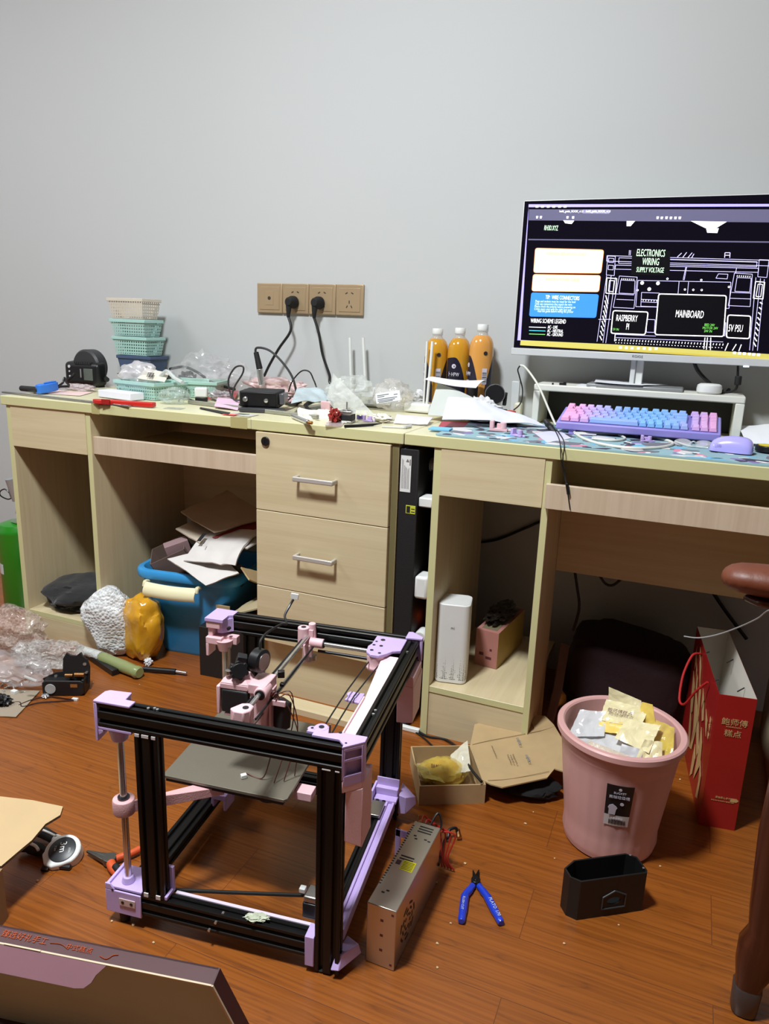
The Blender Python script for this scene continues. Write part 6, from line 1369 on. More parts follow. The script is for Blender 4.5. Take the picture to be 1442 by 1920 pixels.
tag(MB().sheet([(-0.4377, -0.7442, 0.0020), (-0.2552, -0.6733, 0.0020), (-0.2017, -0.7980, 0.0020), (-0.3173, -0.8404, 0.0020)], amp=.001, seed=404, thick=.0015).done('grey_paper', mat('grey_beige_paper', (156, 142, 124), .8)), 'grey beige paper on the floor under the screws at far left', 'paper')
for i, (px) in enumerate(((-0.3521, -0.6786, 0.0040), (-0.3474, -0.7034, 0.0040), (-0.3165, -0.7013, 0.0040), (-0.3723, -0.6749, 0.0040), (-0.3698, -0.6943, 0.0040), (-0.3423, -0.6941, 0.0040), (-0.3297, -0.6811, 0.0040), (-0.3328, -0.7193, 0.0040), (-0.2847, -0.6987, 0.0040))):
    a = i*1.3
    o = MB().cyl(px, (px[0]+.011*math.cos(a), px[1]+.011*math.sin(a), px[2]+.003*(i % 3)), .0018, n=10).cyl((px[0]-.003*math.cos(a), px[1]-.003*math.sin(a), px[2]), px, .0032, n=12).done('machine_screw', steel)
    tag(o, 'loose steel screw on the grey beige paper at far left', 'screw', 'loose screws on the grey paper')
tag(MB().blob((-0.2870, -0.7656, 0.0020), (.05, .035, .025), 406, .4, 3).done('black_part', blackp), 'small black part on the paper at the far left edge', 'part')
tag(MB().box(-.008, .008, -.006, .006, 0, .009, X=Matrix.Translation((-0.3038, -0.7126, 0.0030))).done('white_connector', white, bevel=.001), 'white plug on the paper among the loose screws', 'connector')
bkm = mat('black_print', (20, 20, 22), .5, bump=.2, bscale=300)
t = thing('printed_housing', 'black plate with a star shaped cutout edge behind the black fan housing', 'printed part', (-0.2448, -0.5813, 0.0000))
FX = frame((-0.2467, -0.6533, 0.0120), (.8, .35, 0), (.1, .25, .85))
FX = FX @ Matrix.Translation((-.012, 0, 0)) @ Matrix.Diagonal((1.18, 1.0, 1, 1))
MB(FX).prism([(0,.02),(.03,.038),(.045,.04),(.045,.075),(.053,.092),(.062,.085),(.075,.084),(.085,.094),(.09,.083),(.10,.075),(.106,.055),(.106,.01),(.06,.0),(.01,-.01)], 0, .006).done('plate', bkm, t, bevel=.0008)
MB(FX).cyl((.095,.062,.006), (.095,.062,.008), .004).cyl((.03,.028,.006), (.03,.028,.008), .0035).cyl((.100,.040,.006), (.100,.040,.012), .003).done('screw', steel, t, each=True)
t = thing('fan_housing', 'black printed fan housing with a round white plug on its side', 'printed part', (-0.1975, -0.6470, 0.0000))
FY = frame((-0.2308, -0.6873, 0.0020), (.86, .42, 0), (0, 0, 1))
b = MB(FY)
b.prism([(0,0),(.10,0),(.108,.006),(.108,.036),(.10,.042),(.01,.042),(0,.036)], -.006, 0)
b.prism([(0,0),(.065,0),(.065,.036),(0,.036)], -.05, -.006); b.box(.10, .108, .0, .042, -.05, -.006).box(.065, .10, 0, .006, -.05, -.006)
b.done('housing_body', bkm, t, bevel=.002)
MB(FY).cyl((.022,.020,.0005), (.022,.020,.003), .014, n=26).done('round_plug', mat('grey_white_plug', (170, 172, 170), .5), t, bevel=.0008)
MB(FY).box(.074, .092, .024, .033, -.0005, .0008).done('window', mat('amber_window', (150, 96, 50), .4), t, smooth=False)
MB(FY).cyl((.055,.048,-.02), (.075,.048,-.02), .006).cyl((.08,.05,-.02), (.105,.05,-.02), .007).done('spring', brass, t, each=True)
w = MB(); w.tube([(-0.2857, -0.7731, 0.0030), (-0.2571, -0.7405, 0.0030), (-0.2288, -0.7541, 0.0030), (-0.2104, -0.7236, 0.0030), (-0.1744, -0.6964, 0.0030), (-0.1383, -0.6722, 0.0030)], .0016, n=6)
w.tube([(-0.2437, -0.7524, 0.0030), (-0.2343, -0.7186, 0.0040), (-0.2109, -0.6880, 0.0040), (-0.1820, -0.6800, 0.0040), (-0.1404, -0.6701, 0.0030)], .0016, n=6)
t = thing('connector_lead', 'black and red wire lead with a white plug on the floor by the fan housing', 'wire', (-0.1914, -0.6892, -0.0000))
w.done('wires', mat('dark_red_wire', (46, 16, 14), .5), t)
MB().box(-.008, .008, -.004, .004, .0, .006, X=Matrix.Translation((-0.1389, -0.6664, -0.0000)) @ Matrix.Rotation(.2, 4, 'Z')).done('plug', white, t, bevel=.0006)
MB().blob((-0.2186, -0.6900, 0.0000), (.022, .015, .01), 409, .4, 3).done('metal_nut', steel, t)

# ---------------------------------------------------------------- green gas canister
gc = Vector((-0.8627, -0.2450, 0.0000)); gr = .062
t = thing('gas_canister', 'green gas canister with a torch valve standing left of the desk', 'canister', gc)
zt = (-0.8047, -0.2500, 0.3005)[2]
zt = .245 if not (.2 < zt < .34) else zt
grn = mat('canister_green', (38, 132, 30), .3, coat=.4)
cx_, cy_ = -.80, -.235
MB().lathe([(0, .004), (gr*.9, .004), (gr, .014), (gr, zt-.04), (gr*1.01, zt-.036), (gr*1.01, zt-.03), (gr*.98, zt-.024), (gr*.86, zt-.008), (gr*.5, zt), (0, zt)], (cx_, cy_, 0), 44).done('canister_body', grn, t)
MB().lathe([(gr*.45, zt), (gr*.5, zt+.004), (gr*.2, zt+.012), (.010, zt+.016), (.012, zt+.034), (0, zt+.036)], (cx_+.02, cy_, 0), 28).done('valve_collar', mat('green_grey_metal', (150, 170, 140), .3, metal=.7), t)
MB().cyl((cx_+.02, cy_, zt+.03), (cx_+.02, cy_, zt+.06), .014, .010).cyl((cx_+.02, cy_, zt+.06), (cx_+.012, cy_-.005, zt+.078), .007).done('valve', steelr, t)
MB().cyl((cx_+.018, cy_, zt+.075), (cx_+.008, cy_-.01, zt+.150), .019, .021, n=26, cap=True).done('torch_head', mat('frosted_steel', (176, 180, 184), .3, metal=.5), t)
MB().tube([(cx_+.0, cy_-.01, zt+.09), (cx_-.02, cy_-.015, zt+.11), (cx_-.045, cy_-.015, zt+.10), (cx_-.045, cy_-.015, zt+.085), (cx_-.02, cy_-.01, zt+.075), (cx_, cy_-.01, zt+.082)], .0022).tube([(cx_-.005, cy_-.014, zt+.13), (cx_+.0, cy_-.012, zt+.09), (cx_+.012, cy_-.01, zt+.075)], .004).done('regulator_ring', darkst, t, each=True)
MB().lathe([(gr+.0006, .125), (gr+.0006, .155)], (cx_, cy_, 0), 44).b.free()
b = MB()
b.grid(lambda u, v: (cx_+(gr+.0008)*math.cos(-2.45+.75*u), cy_+(gr+.0008)*math.sin(-2.45+.75*u), .125+.035*v), 8, 2, .0004); b.done('canister_label', mat('grey_label', (196, 200, 198), .5), t)

# ---------------------------------------------------------------- maroon bag under the right desk
t = thing('storage_bag', 'dark maroon cloth bag filling the floor under the right desk', 'bag', (1.2, -.1, 0))
mar = mat('maroon_cloth', (38, 12, 18), .9, bump=.4, bscale=90)
b = MB().blob((1.19, -.07, 0), (.30, .24, .225), 501, .08, 1.6, -.02, squareness=.5, tilt=(0, .10))
b.done('bag_body', mar, t)
MB().sheet([(1.022, -.315, .01), (1.040, -.30, .01), (1.055, -.20, .215), (1.035, -.215, .225)], amp=.004, seed=502, thick=.004, fold=lambda u, v: .012*math.sin(v*3.1)).done('bag_flap', mat('dusty_brown_cloth', (96, 74, 66), .85), t)

# ---------------------------------------------------------------- small carton with the bread and its open lid
A = Vector((.835, -.687, 0)); B = Vector((.958, -.622, 0)); D = Vector((.752, -.560, 0)); a = math.atan2((B-A).y, (B-A).x)
CB = Matrix.Translation(A) @ Matrix.Rotation(a, 4, 'Z'); cw = (B-A).length+.004; cd = .152; chh = .046; th = .003
t = thing('small_carton', 'small open brown cardboard box holding a wrapped bun, its lid folded to the right', 'box', M=CB)
b = MB(CB)
b.box(0, cw, 0, th, 0, chh).box(0, cw, cd-th, cd, 0, chh).box(0, th, th, cd-th, 0, chh).box(cw-th, cw, th, cd-th, 0, chh).box(th, cw-th, th, cd-th, 0, th)
b.done('box_tray', cardb, t, smooth=False)
# lid: polygon traced on a tilted plane rising to the right
lidz = lambda x, y: .048 + max(0, (x-.90))*.10 + max(0, y+.45)*.2
L0 = [(0.9497, -0.6080, 0.0470), (0.8897, -0.4967, 0.0480), (0.8781, -0.4192, 0.0620), (0.9316, -0.3723, 0.0700), (0.9650, -0.3514, 0.0720), (0.9990, -0.3805, 0.0700), (1.0156, -0.3979, 0.0680), (1.0165, -0.3917, 0.0720), (0.9986, -0.3566, 0.0760), (1.0108, -0.3415, 0.0800), (1.0308, -0.3384, 0.0820), (1.0561, -0.3622, 0.0780), (1.0883, -0.4169, 0.0740), (1.1070, -0.5226, 0.0620), (1.0882, -0.5206, 0.0620), (1.0788, -0.5554, 0.0580), (0.9968, -0.6194, 0.0500), (0.9707, -0.6164, 0.0480)]
b = MB(); n = len(L0)
cen = Vector((0,0,0))
for p in L0: cen += Vector(p)/n
top = [Vector(p) for p in L0]; bot = [p-Vector((0,0,.003)) for p in top]
b.add(top+bot, [tuple(range(n)), tuple(range(n, 2*n))[::-1]]+[(i, (i+1) % n, n+(i+1) % n, n+i) for i in range(n)])
bmesh.ops.triangulate(b.b, faces=[f for f in b.b.faces if len(f.verts) > 4])
b.done('box_lid', cardb, t, smooth=False)
b = MB(); b.tube([(0.8937, -0.4889, 0.0503), (0.9296, -0.4625, 0.0565), (1.0279, -0.3974, 0.0710), (1.0600, -0.3692, 0.0770)], .0006, n=5, sub=3); b.tube([(0.9627, -0.6088, 0.0500), (1.0090, -0.5842, 0.0525), (1.0795, -0.5366, 0.0625)], .0006, n=5, sub=3)
b.done('lid_crease', mat('cardboard_crease', (146, 120, 82), .8), t, each=True)
pr_ = mat('blue_grey_print', (104, 120, 130), .6); prb = mat('brown_grey_print', (134, 116, 92), .7)
r1 = Vector((1.0410, -0.5434, 0.0660))-Vector((1.0192, -0.5025, 0.0665)); up1 = Vector((1.0359, -0.4970, 0.0680))-Vector((1.0192, -0.5025, 0.0665))
F = frame(Vector((0.9847, -0.4469, 0.0655))+Vector((0,0,.004)), r1, up1); text('lid_print', [('oriico', 0, 0, .013)], F, pr_, t, lift=.0)
F = frame(Vector((1.0184, -0.5029, 0.0625))+Vector((0,0,.004)), r1, up1); text('lid_print', [('oriico', 0, 0, .012)], F, pr_, t, lift=.0)
F = frame(Vector((0.9821, -0.5127, 0.0580))+Vector((0,0,.0045)), r1, up1); text('lid_print', [('Enjoy your tools', 0, .010, .0055), ('every day and', .002, .004, .0055), ('keep it simple', 0, -.002, .0055)], F, prb, t, lift=.0)
F = frame(Vector((0.9374, -0.4864, 0.0525))+Vector((0,0,.005)), r1, up1); text('lid_print', [('please recycle this box', 0, 0, .005)], F, prb, t, lift=.0)
tag(MB().blob((1.0323, -0.5380, 0.0000), (.15, .085, .04), 519, .15, 2, .1).done('black_pouch', mat('black_cloth_dull', (12, 11, 12), .9)), 'flat black cloth pouch on the floor under the open cardboard lid', 'pouch')
# the wrapped bun
yl = mat('yellow_wrapper', (232, 196, 52), .3, coat=.4, var=.08); wl2 = film('clear_wrapper', (232, 226, 204), .6, .1, bscale=30)
bc = CB @ Vector((cw*.45, cd*.50, th+.0005))
t = thing('wrapped_bun', 'bun in a yellow printed wrapper lying in the small open carton', 'food', bc)
MB().blob(bc, (.095, .078, .046), 511, .05, 2, a+.2).done('bun', mat('bun_yellow', (214, 160, 62), .6, var=.2, vscale=40), t)
b = MB().blob(bc+Vector((0,0,.001)), (.110, .090, .052), 512, .12, 2.2, a+.2); b.done('wrapper', film('yellow_clear_wrapper', (240, 214, 96), .5, .1, bscale=26), t)
b = MB(CB).sheet([(.075,.05,.035), (.118,.045,.052), (.130,.135,.066), (.085,.11,.050)], amp=.008, seed=513, thick=.0006, freq=22); b.done('wrapper_end', wl2, t)
b = MB(CB).sheet([(-.002,.075,.055), (.012,.03,.045), (.06,.025,.035), (.045,.05,.046)], amp=.006, seed=514, thick=.0006, freq=22); b.done('wrapper_end', film('pale_yellow_wrapper', (236, 220, 120), .75, .12), t)
F = frame(bc+Vector((-.020,-.030,.048)), (.9,.4,-.1), (-.3,.5,.5)); text('wrapper_print', [('酥松糕点', 0, 0, .010)], F, mat('brown_print', (96,44,50), .6), t)

# ---------------------------------------------------------------- power supply
t = thing('power_supply', 'silver metal power supply standing on its long edge beside the printer frame', 'power supply', (.917, -.985, 0))
al = mat('galvanised_sheet', (196, 188, 176), .28, metal=.85, var=.04, vscale=8)
x0, x1, y0, y1, hh = .8935, .9430, -1.0955, -.8800, .113
MB().box(x0, x1, y0, y1, .0008, hh).done('case', al, t, bevel=.0012)
dk = mat('vent_dark', (30, 26, 24), .7)
b = MB()
for i in range(26):
    y = y0+.045+i*.0062
    b.box(x0+.0004, x0+.004, y, y+.0022, hh, hh+.0004)
b.done('vent_row', dk, t, smooth=False)
b = MB()
for y in (y1-.012, y1-.019, y1-.026): b.box(x0+.014, x1-.010, y, y+.0028, hh, hh+.0004)
for y in (y0+.112, y0+.119): b.box(x0+.010, x0+.034, y, y+.0028, hh, hh+.0004)
b.done('slot', dk, t, each=True, smooth=False)
b = MB()
for (x, y) in ((x0+.012, y0+.028), (x0+.018, y0+.034), (x0+.012, y1-.040), (x0+.016, y1-.047), (x1-.010, y1-.045), (x1-.017, y1-.043)): b.box(x, x+.005, y, y+.0028, hh, hh+.0004)
b.done('slot', dk, t, each=True, smooth=False)
b = MB()
for z in (.030, .058, .086): b.box(x0+.0235, x0+.0285, y0-.0004, y0, z, z+.0045)
for z in (.008, .102): b.box(x1-.008, x1-.004, y0-.0004, y0, z, z+.004)
b.done('screw_hole', mat('rust_hole', (96, 44, 32), .7), t, each=True, smooth=False)
FS = frame((x1, (y0+y0+.085)/2+.012, .050), (0, 1, 0), (0, 0, 1))
b = MB(FS)
for r0 in (.010, .019, .028):
    for k in range(7):
        a0 = k*2*math.pi/7+r0*30; pts = [(r0*math.cos(a0+j*.1), r0*math.sin(a0+j*.1)) for j in range(6)]+[((r0+.004)*math.cos(a0+(5-j)*.1), (r0+.004)*math.sin(a0+(5-j)*.1)) for j in range(6)]
        b.prism(pts, 0, .0004)
b.done('fan_grille', dk, t, smooth=False)
MB().prism([(x0+.019, y0+.088), (x0+.041, y0+.088), (x0+.041, y0+.112), (x0+.019, y0+.112)], hh, hh+.0004).done('warning_sticker', mat('warning_yellow', (216, 206, 34), .45), t, smooth=False, label='yellow warning sticker')
b = MB()
for k in range(6): b.box(x0+.0205, x0+.0395, y0+.0905+k*.0034, y0+.0918+k*.0034, hh+.0004, hh+.0006)
b.done('sticker_lines', mat('dark_olive_ink', (90, 84, 20), .6), t, smooth=False)
MB().box(x0+.008, x0+.016, y0+.098, y0+.108, hh, hh+.0006).done('voltage_switch', mat('plum_plastic', (70, 34, 50), .4), t, smooth=False)
MB().box(x0+.004, x1-.012, y1, y1+.012, .03, hh-.008).done('terminal_block', blackp, t, bevel=.001)
MB().cyl((x0+.004, y1+.002, hh-.004), (x0+.006, y1+.002, hh+.012), .001, n=8).done('terminal_tab', brass, t)
# printed lilac mount behind it
b = MB().box(x0-.030, x0-.020, -.900, -.897, 0, .10).box(x0-.030, x0-.004, -.900, -.897, .085, .10).box(x0-.030, x0-.004, -.900, -.897, 0, .018).box(x0-.008, x0-.004, -.900, -.897, 0, .1)
tag(b.done('printed_mount', lilac, bevel=.0008), 'lilac printed frame standing between the printer and the power supply', 'printed part')
t = thing('relay_module', 'bundle of red and black wires behind the power supply', 'wires', (0.8683, -0.7294, -0.0000))
b = MB()
for i in range(5): b.tube([(.905+.004*i, -.868, .085), (.90+.008*i, -.850, .105-.006*i), (.92+.010*i, -.840, .075), (.935+.004*i, -.850, .03), (.94+.006*i, -.845, .004)], .0016, n=6)
b.done('red_wire', mat('red_wire', (170, 40, 30), .5), t, each=True)
b = MB(); b.tube([(.915, -.868, .09), (.925, -.845, .115), (.935, -.850, .10), (.935, -.865, .085)], .002, n=6); b.done('black_wire', wirem, t)
b = MB(); b.tube([(.944, -.885, .040), (0.9221, -0.7808, 0.0040), (0.9277, -0.7722, 0.0120), (0.9265, -0.7597, 0.0200), (0.9367, -0.7496, 0.0200), (0.9407, -0.7490, 0.0060)], .0030, n=8)
t2 = thing('mains_lead', 'short black lead with a brass end on the floor right of the power supply', 'cable', (0.9309, -0.7451, 0.0000))
b.done('lead', wirem, t2); MB().cyl((0.9383, -0.7427, 0.0120), (0.9469, -0.7582, 0.0060), .005).done('lead_end', brass, t2, bevel=.001)
# ---------------------------------------------------------------- flush cutters
t = thing('flush_cutters', 'open flush cutters with blue handles lying on the floor', 'pliers', (1.0111, -0.8599, 0.0000))
pv = Vector((1.0092, -0.8581, 0.0060)); blu = mat('cutter_blue', (28, 60, 190), .28, coat=.5)
b = MB()
for (tip, base) in (((0.9968, -0.8325, 0.0060), 1), ((1.0064, -0.8264, 0.0060), -1)):
    tp = Vector(tip); d = (tp-pv); nrm = Vector((-d.y, d.x, 0)).normalized()
    b.hexa([(pv+nrm*.006)-Vector((0,0,.004)), (pv-nrm*.005)-Vector((0,0,.004)), (tp-nrm*.001)-Vector((0,0,.003)), (tp+nrm*.001)-Vector((0,0,.003)), (pv+nrm*.006)+Vector((0,0,.004)), (pv-nrm*.005)+Vector((0,0,.004)), (tp-nrm*.0008)+Vector((0,0,.001)), (tp+nrm*.0008)+Vector((0,0,.001))])
b.done('jaw', darkst, t, each=True, bevel=.0005)
MB().cyl(pv-Vector((0,0,.0055)), pv+Vector((0,0,.0055)), .0085, n=24).cyl(pv+Vector((0,0,.0055)), pv+Vector((0,0,.0065)), .0035).done('pivot', darkst, t, bevel=.0006)
for lr, end, mid, lbl in ((0, (1.0127, -0.9604, 0.0070), (1.0018, -0.9015, 0.0070), ''), (1, (1.0762, -0.9349, 0.0070), (1.0390, -0.8870, 0.0070), 'PLATO')):
    e_ = Vector(end); m_ = Vector(mid); s_ = pv+(m_-pv)*.28
    MB().tube([pv, s_, s_+(m_-s_)*.3], .0045, n=10).done('neck', darkst, t)
    P = [s_, s_+(m_-s_)*.5, m_, m_+(e_-m_)*.5, e_]
    MB().tube(P, [.0058]*5+[.0066]*7+[.0074]*8+[.0066]*4+[.005], n=14).done('handle', blu, t)
    d = (e_-m_).normalized(); F = frame(m_+d*.010+Vector((0,0,.0078)), d, Vector((0,0,1)).cross(d)); F.translation -= F.to_3x3().col[1]*.003
    text('handle_print', [('PLATO' if lr else 'FLUSH CUT', 0, 0, .0085 if lr else .006), ('170', .03, 0, .0085) if lr else ('', 0, 0, .005)], F, mat('pale_print', (190, 200, 230), .5), t)
# ---------------------------------------------------------------- black printed box
t = thing('printed_case', 'black printed open case with a house shaped window, on the floor before the pink bin', 'printed part', (1.23, -.82, 0))
A = Vector((1.193, -.866, 0)); B = Vector((1.299, -.792, 0)); a = math.atan2((B-A).y, (B-A).x)
KX = Matrix.Translation(A) @ Matrix.Rotation(a, 4, 'Z'); ww = (B-A).length
bkp = mat('satin_black_print', (10, 10, 11), .5, bump=.2, bscale=400, stretch=(1,1,8))
out = [(.0, 0), (ww-.004, 0), (ww, .006), (ww, .040), (ww-.016, .052), (.012, .052), (-.014, .036), (-.014, .014)]
inn = [(.002, .003), (ww-.005, .003), (ww-.003, .007), (ww-.003, .038), (ww-.017, .049), (.013, .049), (-.011, .035), (-.011, .015)]
b = MB(KX); n = 8; h_ = .079
vs = [Vector((x, y, 0)) for x, y in out]+[Vector((x, y, h_)) for x, y in out]+[Vector((x, y, h_)) for x, y in inn]+[Vector((x, y, .003)) for x, y in inn]
fs = [tuple(range(8))[::-1]]+[(i, (i+1)%8, 8+(i+1)%8, 8+i) for i in range(8)]+[(8+i, 8+(i+1)%8, 16+(i+1)%8, 16+i) for i in range(8)]+[(16+i, 16+(i+1)%8, 24+(i+1)%8, 24+i) for i in range(8)]+[tuple(range(24, 32))]
fs = [f_ for f_ in fs if f_ not in ((0, 1, 9, 8), (16, 17, 25, 24))]
b.add([tuple(v) for v in vs], fs)
def holed(yy, xa, xb, za, zb):
    cx_h, cz_h = ww*.52, .030; ang = sorted([k*math.pi/10 for k in range(20)]+[math.atan2(zc-cz_h, xc-cx_h) % (2*math.pi) for xc in (xa, xb) for zc in (za, zb)])
    ins_, outs_ = [], []
    for t_ in ang:
        c_, s_ = math.cos(t_), math.sin(t_); ins_.append((cx_h+.013*c_, yy, cz_h+.0075*s_))
        k_ = min([((xb if c_ > 0 else xa)-cx_h)/c_ if abs(c_) > 1e-9 else 9, ((zb if s_ > 0 else za)-cz_h)/s_ if abs(s_) > 1e-9 else 9]); outs_.append((cx_h+k_*c_, yy, cz_h+k_*s_))
    m_ = len(ang); b.add(ins_+outs_, [(i_, (i_+1) % m_, m_+(i_+1) % m_, m_+i_) for i_ in range(m_)]); return ins_
h0 = holed(0, 0, ww-.004, 0, h_); h1 = holed(.003, .002, ww-.005, .003, h_)
b.add(h0+h1, [(i_, (i_+1) % len(h0), len(h0)+(i_+1) % len(h0), len(h0)+i_) for i_ in range(len(h0))])
bmesh.ops.remove_doubles(b.b, verts=b.b.verts[:], dist=1e-5)
b.done('case_wall', bkp, t, smooth=False)
FW = KX @ Matrix.Translation((ww*.52, -.0005, .034)) @ Euler((math.pi/2, 0, 0)).to_matrix().to_4x4()
b = MB(FW)
for (p, q) in (((-.022,-.018),(-.022,.006)), ((-.022,.006),(0,.017)), ((0,.017),(.022,.006)), ((.022,.006),(.022,-.018)), ((.022,-.018),(-.022,-.018))):
    b.cyl((p[0],p[1],.0), (q[0],q[1],.0), .0014, n=6)
b.done('window_frame', mat('dark_grey_print', (52, 54, 56), .4), t)
MB(KX).cyl((ww-.010, .046, h_), (ww-.010, .046, h_+.0006), .002).cyl((ww-.004, .012, h_), (ww-.004, .012, h_+.0006), .002).done('screw', steel, t, each=True)

# ---------------------------------------------------------------- pink bin
BC = Vector((1.2175, -.612, 0)); RR = .121; BH = .250
t = thing('waste_bin', 'round pink plastic waste bin with a black label, full of cake wrappers', 'bin', BC)
pk = mat('bin_pink', (208, 160, 156), .42, var=.02)
flt = lambda a, z: -.010*(1 if (math.sin(a*26) > .1) else 0)*(1 if .012 < z < BH-.042 else 0)
rb = .088; rt = .111
prof = [(0, .004), (rb-.01, .004), (rb-.008, 0), (rb, .004), (rb+.002, .012), (rb+.004, .02)] + [(rb+(rt-rb)*k/8, .02+(BH-.06)*k/8) for k in range(1, 9)] + [(rt+.001, BH-.038), (rt+.002, BH-.016), (RR-.001, BH-.016), (RR+.001, BH-.013), (RR+.001, BH-.003), (RR-.002, BH), (RR-.010, BH), (RR-.013, BH-.003), (rt-.004, BH-.014), (rt-.006, BH-.04), (rb-.004, .02), (0, .012)]
MB().lathe(prof, BC, 104, flute=flt).done('bin_body', pk, t, angle=28)
# label: on the side facing the camera
la = -1.90
def cyl_patch(a0, a1, z0, z1, dr=.0012, n=8):
    def fn(u, v):
        z = z0+(z1-z0)*v; r = rb+(rt-rb)*(z-.02)/(BH-.06)+dr; aa = a0+(a1-a0)*u
        return (BC.x+r*math.cos(aa), BC.y+r*math.sin(aa), z)
    return fn
la0, la1 = -1.65, -1.20
MB().grid(cyl_patch(la0, la1, .118, .186), 10, 3, .0004).done('label_panel', mat('black_label', (24, 22, 24), .4), t, label='black product label')
MB().grid(cyl_patch(la0, la1, .094, .118), 10, 3, .0004).done('barcode_panel', mat('white_label', (206, 198, 196), .5), t, label='white barcode strip')
b = MB()
for i in range(16):
    aa = la0+.09+i*.019; b.grid(cyl_patch(aa, aa+[.011, .006, .008][i % 3], .098, .108, .0018), 1, 1, .0002)
b.done('barcode_bar', ink, t, smooth=False)
lm_ = (la0+la1)/2; r_ = rb+(rt-rb)*(.15-.02)/(BH-.06)+.0016
slope = (rt-rb)/(BH-.06)
F = frame((BC.x+r_*math.cos(lm_), BC.y+r_*math.sin(lm_), .150), (-math.sin(lm_), math.cos(lm_), 0), (slope*math.cos(lm_), slope*math.sin(lm_), 1))
text('label_print', [('高档垃圾桶', 0, .008, .0075, 'CENTER', 1), ('BUCKET', 0, .018, .006, 'CENTER', 1), ('产品合格证', 0, -.040, .004, 'CENTER', 1.1)], F, mat('label_white', (206,202,216), .5), t)
MB(F).prism([(-.016,-.030),(-.004,-.030),(-.003,-.018),(-.001,-.014),(-.004,-.010),(-.010,-.006),(-.016,-.009),(-.018,-.014),(-.016,-.018)], .0003, .0006).cyl((.006,-.004,.0003), (.006,-.004,.0006), .0035).cyl((.0, .028, .0003), (.0, .028, .0006), .003).done('label_figure', mat('label_white', (206,202,216), .5), t, each=True)
# wrappers in the bin
wy = film('butter_wrapper', (240, 228, 182), .8, .25, bscale=26); ww_ = film('silvery_wrapper', (222, 222, 224), .72, .16, bscale=14)
wyy = mat('yellow_print_wrapper', (232, 200, 96), .4, coat=.3, var=.1)
def wrap_sheet(lab, c4, m, seed, amp=.008, th=.0008):
    o = MB().sheet(c4, nu=14, nv=12, amp=amp, seed=seed, freq=24, thick=th).done('cake_wrapper', m); tag(o, lab, 'wrapper', 'cake wrappers in the pink bin'); return o
x, y, z = BC.x, BC.y, BH-.016
wrap_sheet('wide clear silvery wrapper across the left of the bin', [(x-.100, y-.010, z-.030), (x+.010, y-.085, z-.035), (x+.045, y-.030, z-.005), (x-.065, y+.060, z-.012)], ww_, 521, .012)
wrap_sheet('clear wrapper standing at the left rim of the bin', [(x-.098, y-.01, z-.03), (x-.03, y+.0, z-.015), (x-.035, y+.045, z+.014), (x-.085, y+.045, z+.004)], ww_, 522, .006)
wrap_sheet('clear wrapper with a bun crumb at the front of the bin', [(x-.06, y-.08, z-.045), (x+.015, y-.098, z-.04), (x+.02, y-.055, z-.012), (x-.055, y-.035, z-.015)], film('tan_clear_wrapper', (218, 200, 176), .6, .14), 523, .008)
wrap_sheet('butter coloured wrapper with print at the back left of the bin', [(x-.045, y+.03, z+.0), (x+.03, y+.01, z+.01), (x+.045, y+.055, z+.035), (x-.04, y+.075, z+.028)], wy, 524, .008)
wrap_sheet('yellow banded wrapper lying below the butter coloured one', [(x-.050, y+.012, z-.012), (x+.035, y-.005, z-.004), (x+.035, y+.02, z+.010), (x-.045, y+.036, z+.004)], wyy, 525, .006)
wrap_sheet('pale torn wrapper strip sticking up over the back rim of the bin', [(x-.035, y+.095, z+.010), (x+.03, y+.085, z+.006), (x+.028, y+.10, z+.026), (x-.038, y+.105, z+.040)], wy, 526, .004)
wrap_sheet('bright yellow folded wrapper standing highest in the bin', [(x+.020, y+.045, z+.005), (x+.065, y+.03, z+.005), (x+.050, y+.045, z+.050), (x+.030, y+.055, z+.046)], wyy, 527, .004)
wrap_sheet('pale wrapper with black lettering in the middle of the bin', [(x-.01, y-.02, z-.004), (x+.055, y-.045, z-.005), (x+.070, y+.01, z+.030), (x+.005, y+.02, z+.020)], wy, 528, .007)
wrap_sheet('clear and yellow wrapper at the right rim of the bin', [(x+.055, y-.02, z-.010), (x+.098, y-.03, z-.014), (x+.095, y+.035, z+.018), (x+.058, y+.04, z+.025)], film('yellow_clear_wrapper', (240, 214, 96), .5, .1), 529, .008)
wrap_sheet('grey printed wrapper at the front middle of the bin', [(x+.0, y-.07, z-.03), (x+.04, y-.085, z-.03), (x+.045, y-.04, z-.002), (x+.005, y-.03, z-.006)], mat('grey_print_wrapper', (168, 166, 168), .4), 530, .006)
wrap_sheet('butter coloured wrapper with a round seal at the front right of the bin', [(x+.025, y-.085, z-.035), (x+.085, y-.065, z-.030), (x+.075, y-.02, z+.010), (x+.045, y-.03, z+.014)], wy, 531, .008)
b = MB().lathe([(0, BH-.075), (rt-.012, BH-.07), (rt-.010, BH-.060), (rt-.03, BH-.050), (.05, BH-.045), (0, BH-.042)], BC, 40)
tag(b.done('rubbish_layer', film('packed_wrappers', (214, 204, 190), .9, .3, bscale=18)), 'layer of packed wrappers filling the pink bin below the top ones', 'rubbish', kind='stuff')
F = frame((x-.030, y+.045, z+.020), (.9,-.25,.1), (0, .3, .5)); 
pl = bpy.data.objects[[o.name for o in bpy.data.objects if o.name.startswith('cake_wrapper')][3]]
text('wrapper_print', [('鲍师傅糕点', 0, 0, .010)], frame((x-.032, y+.036, z+.020), (.95,-.22,.12), (-.05,.55,.4)), mat('brown_print', (96,44,50), .6), pl)

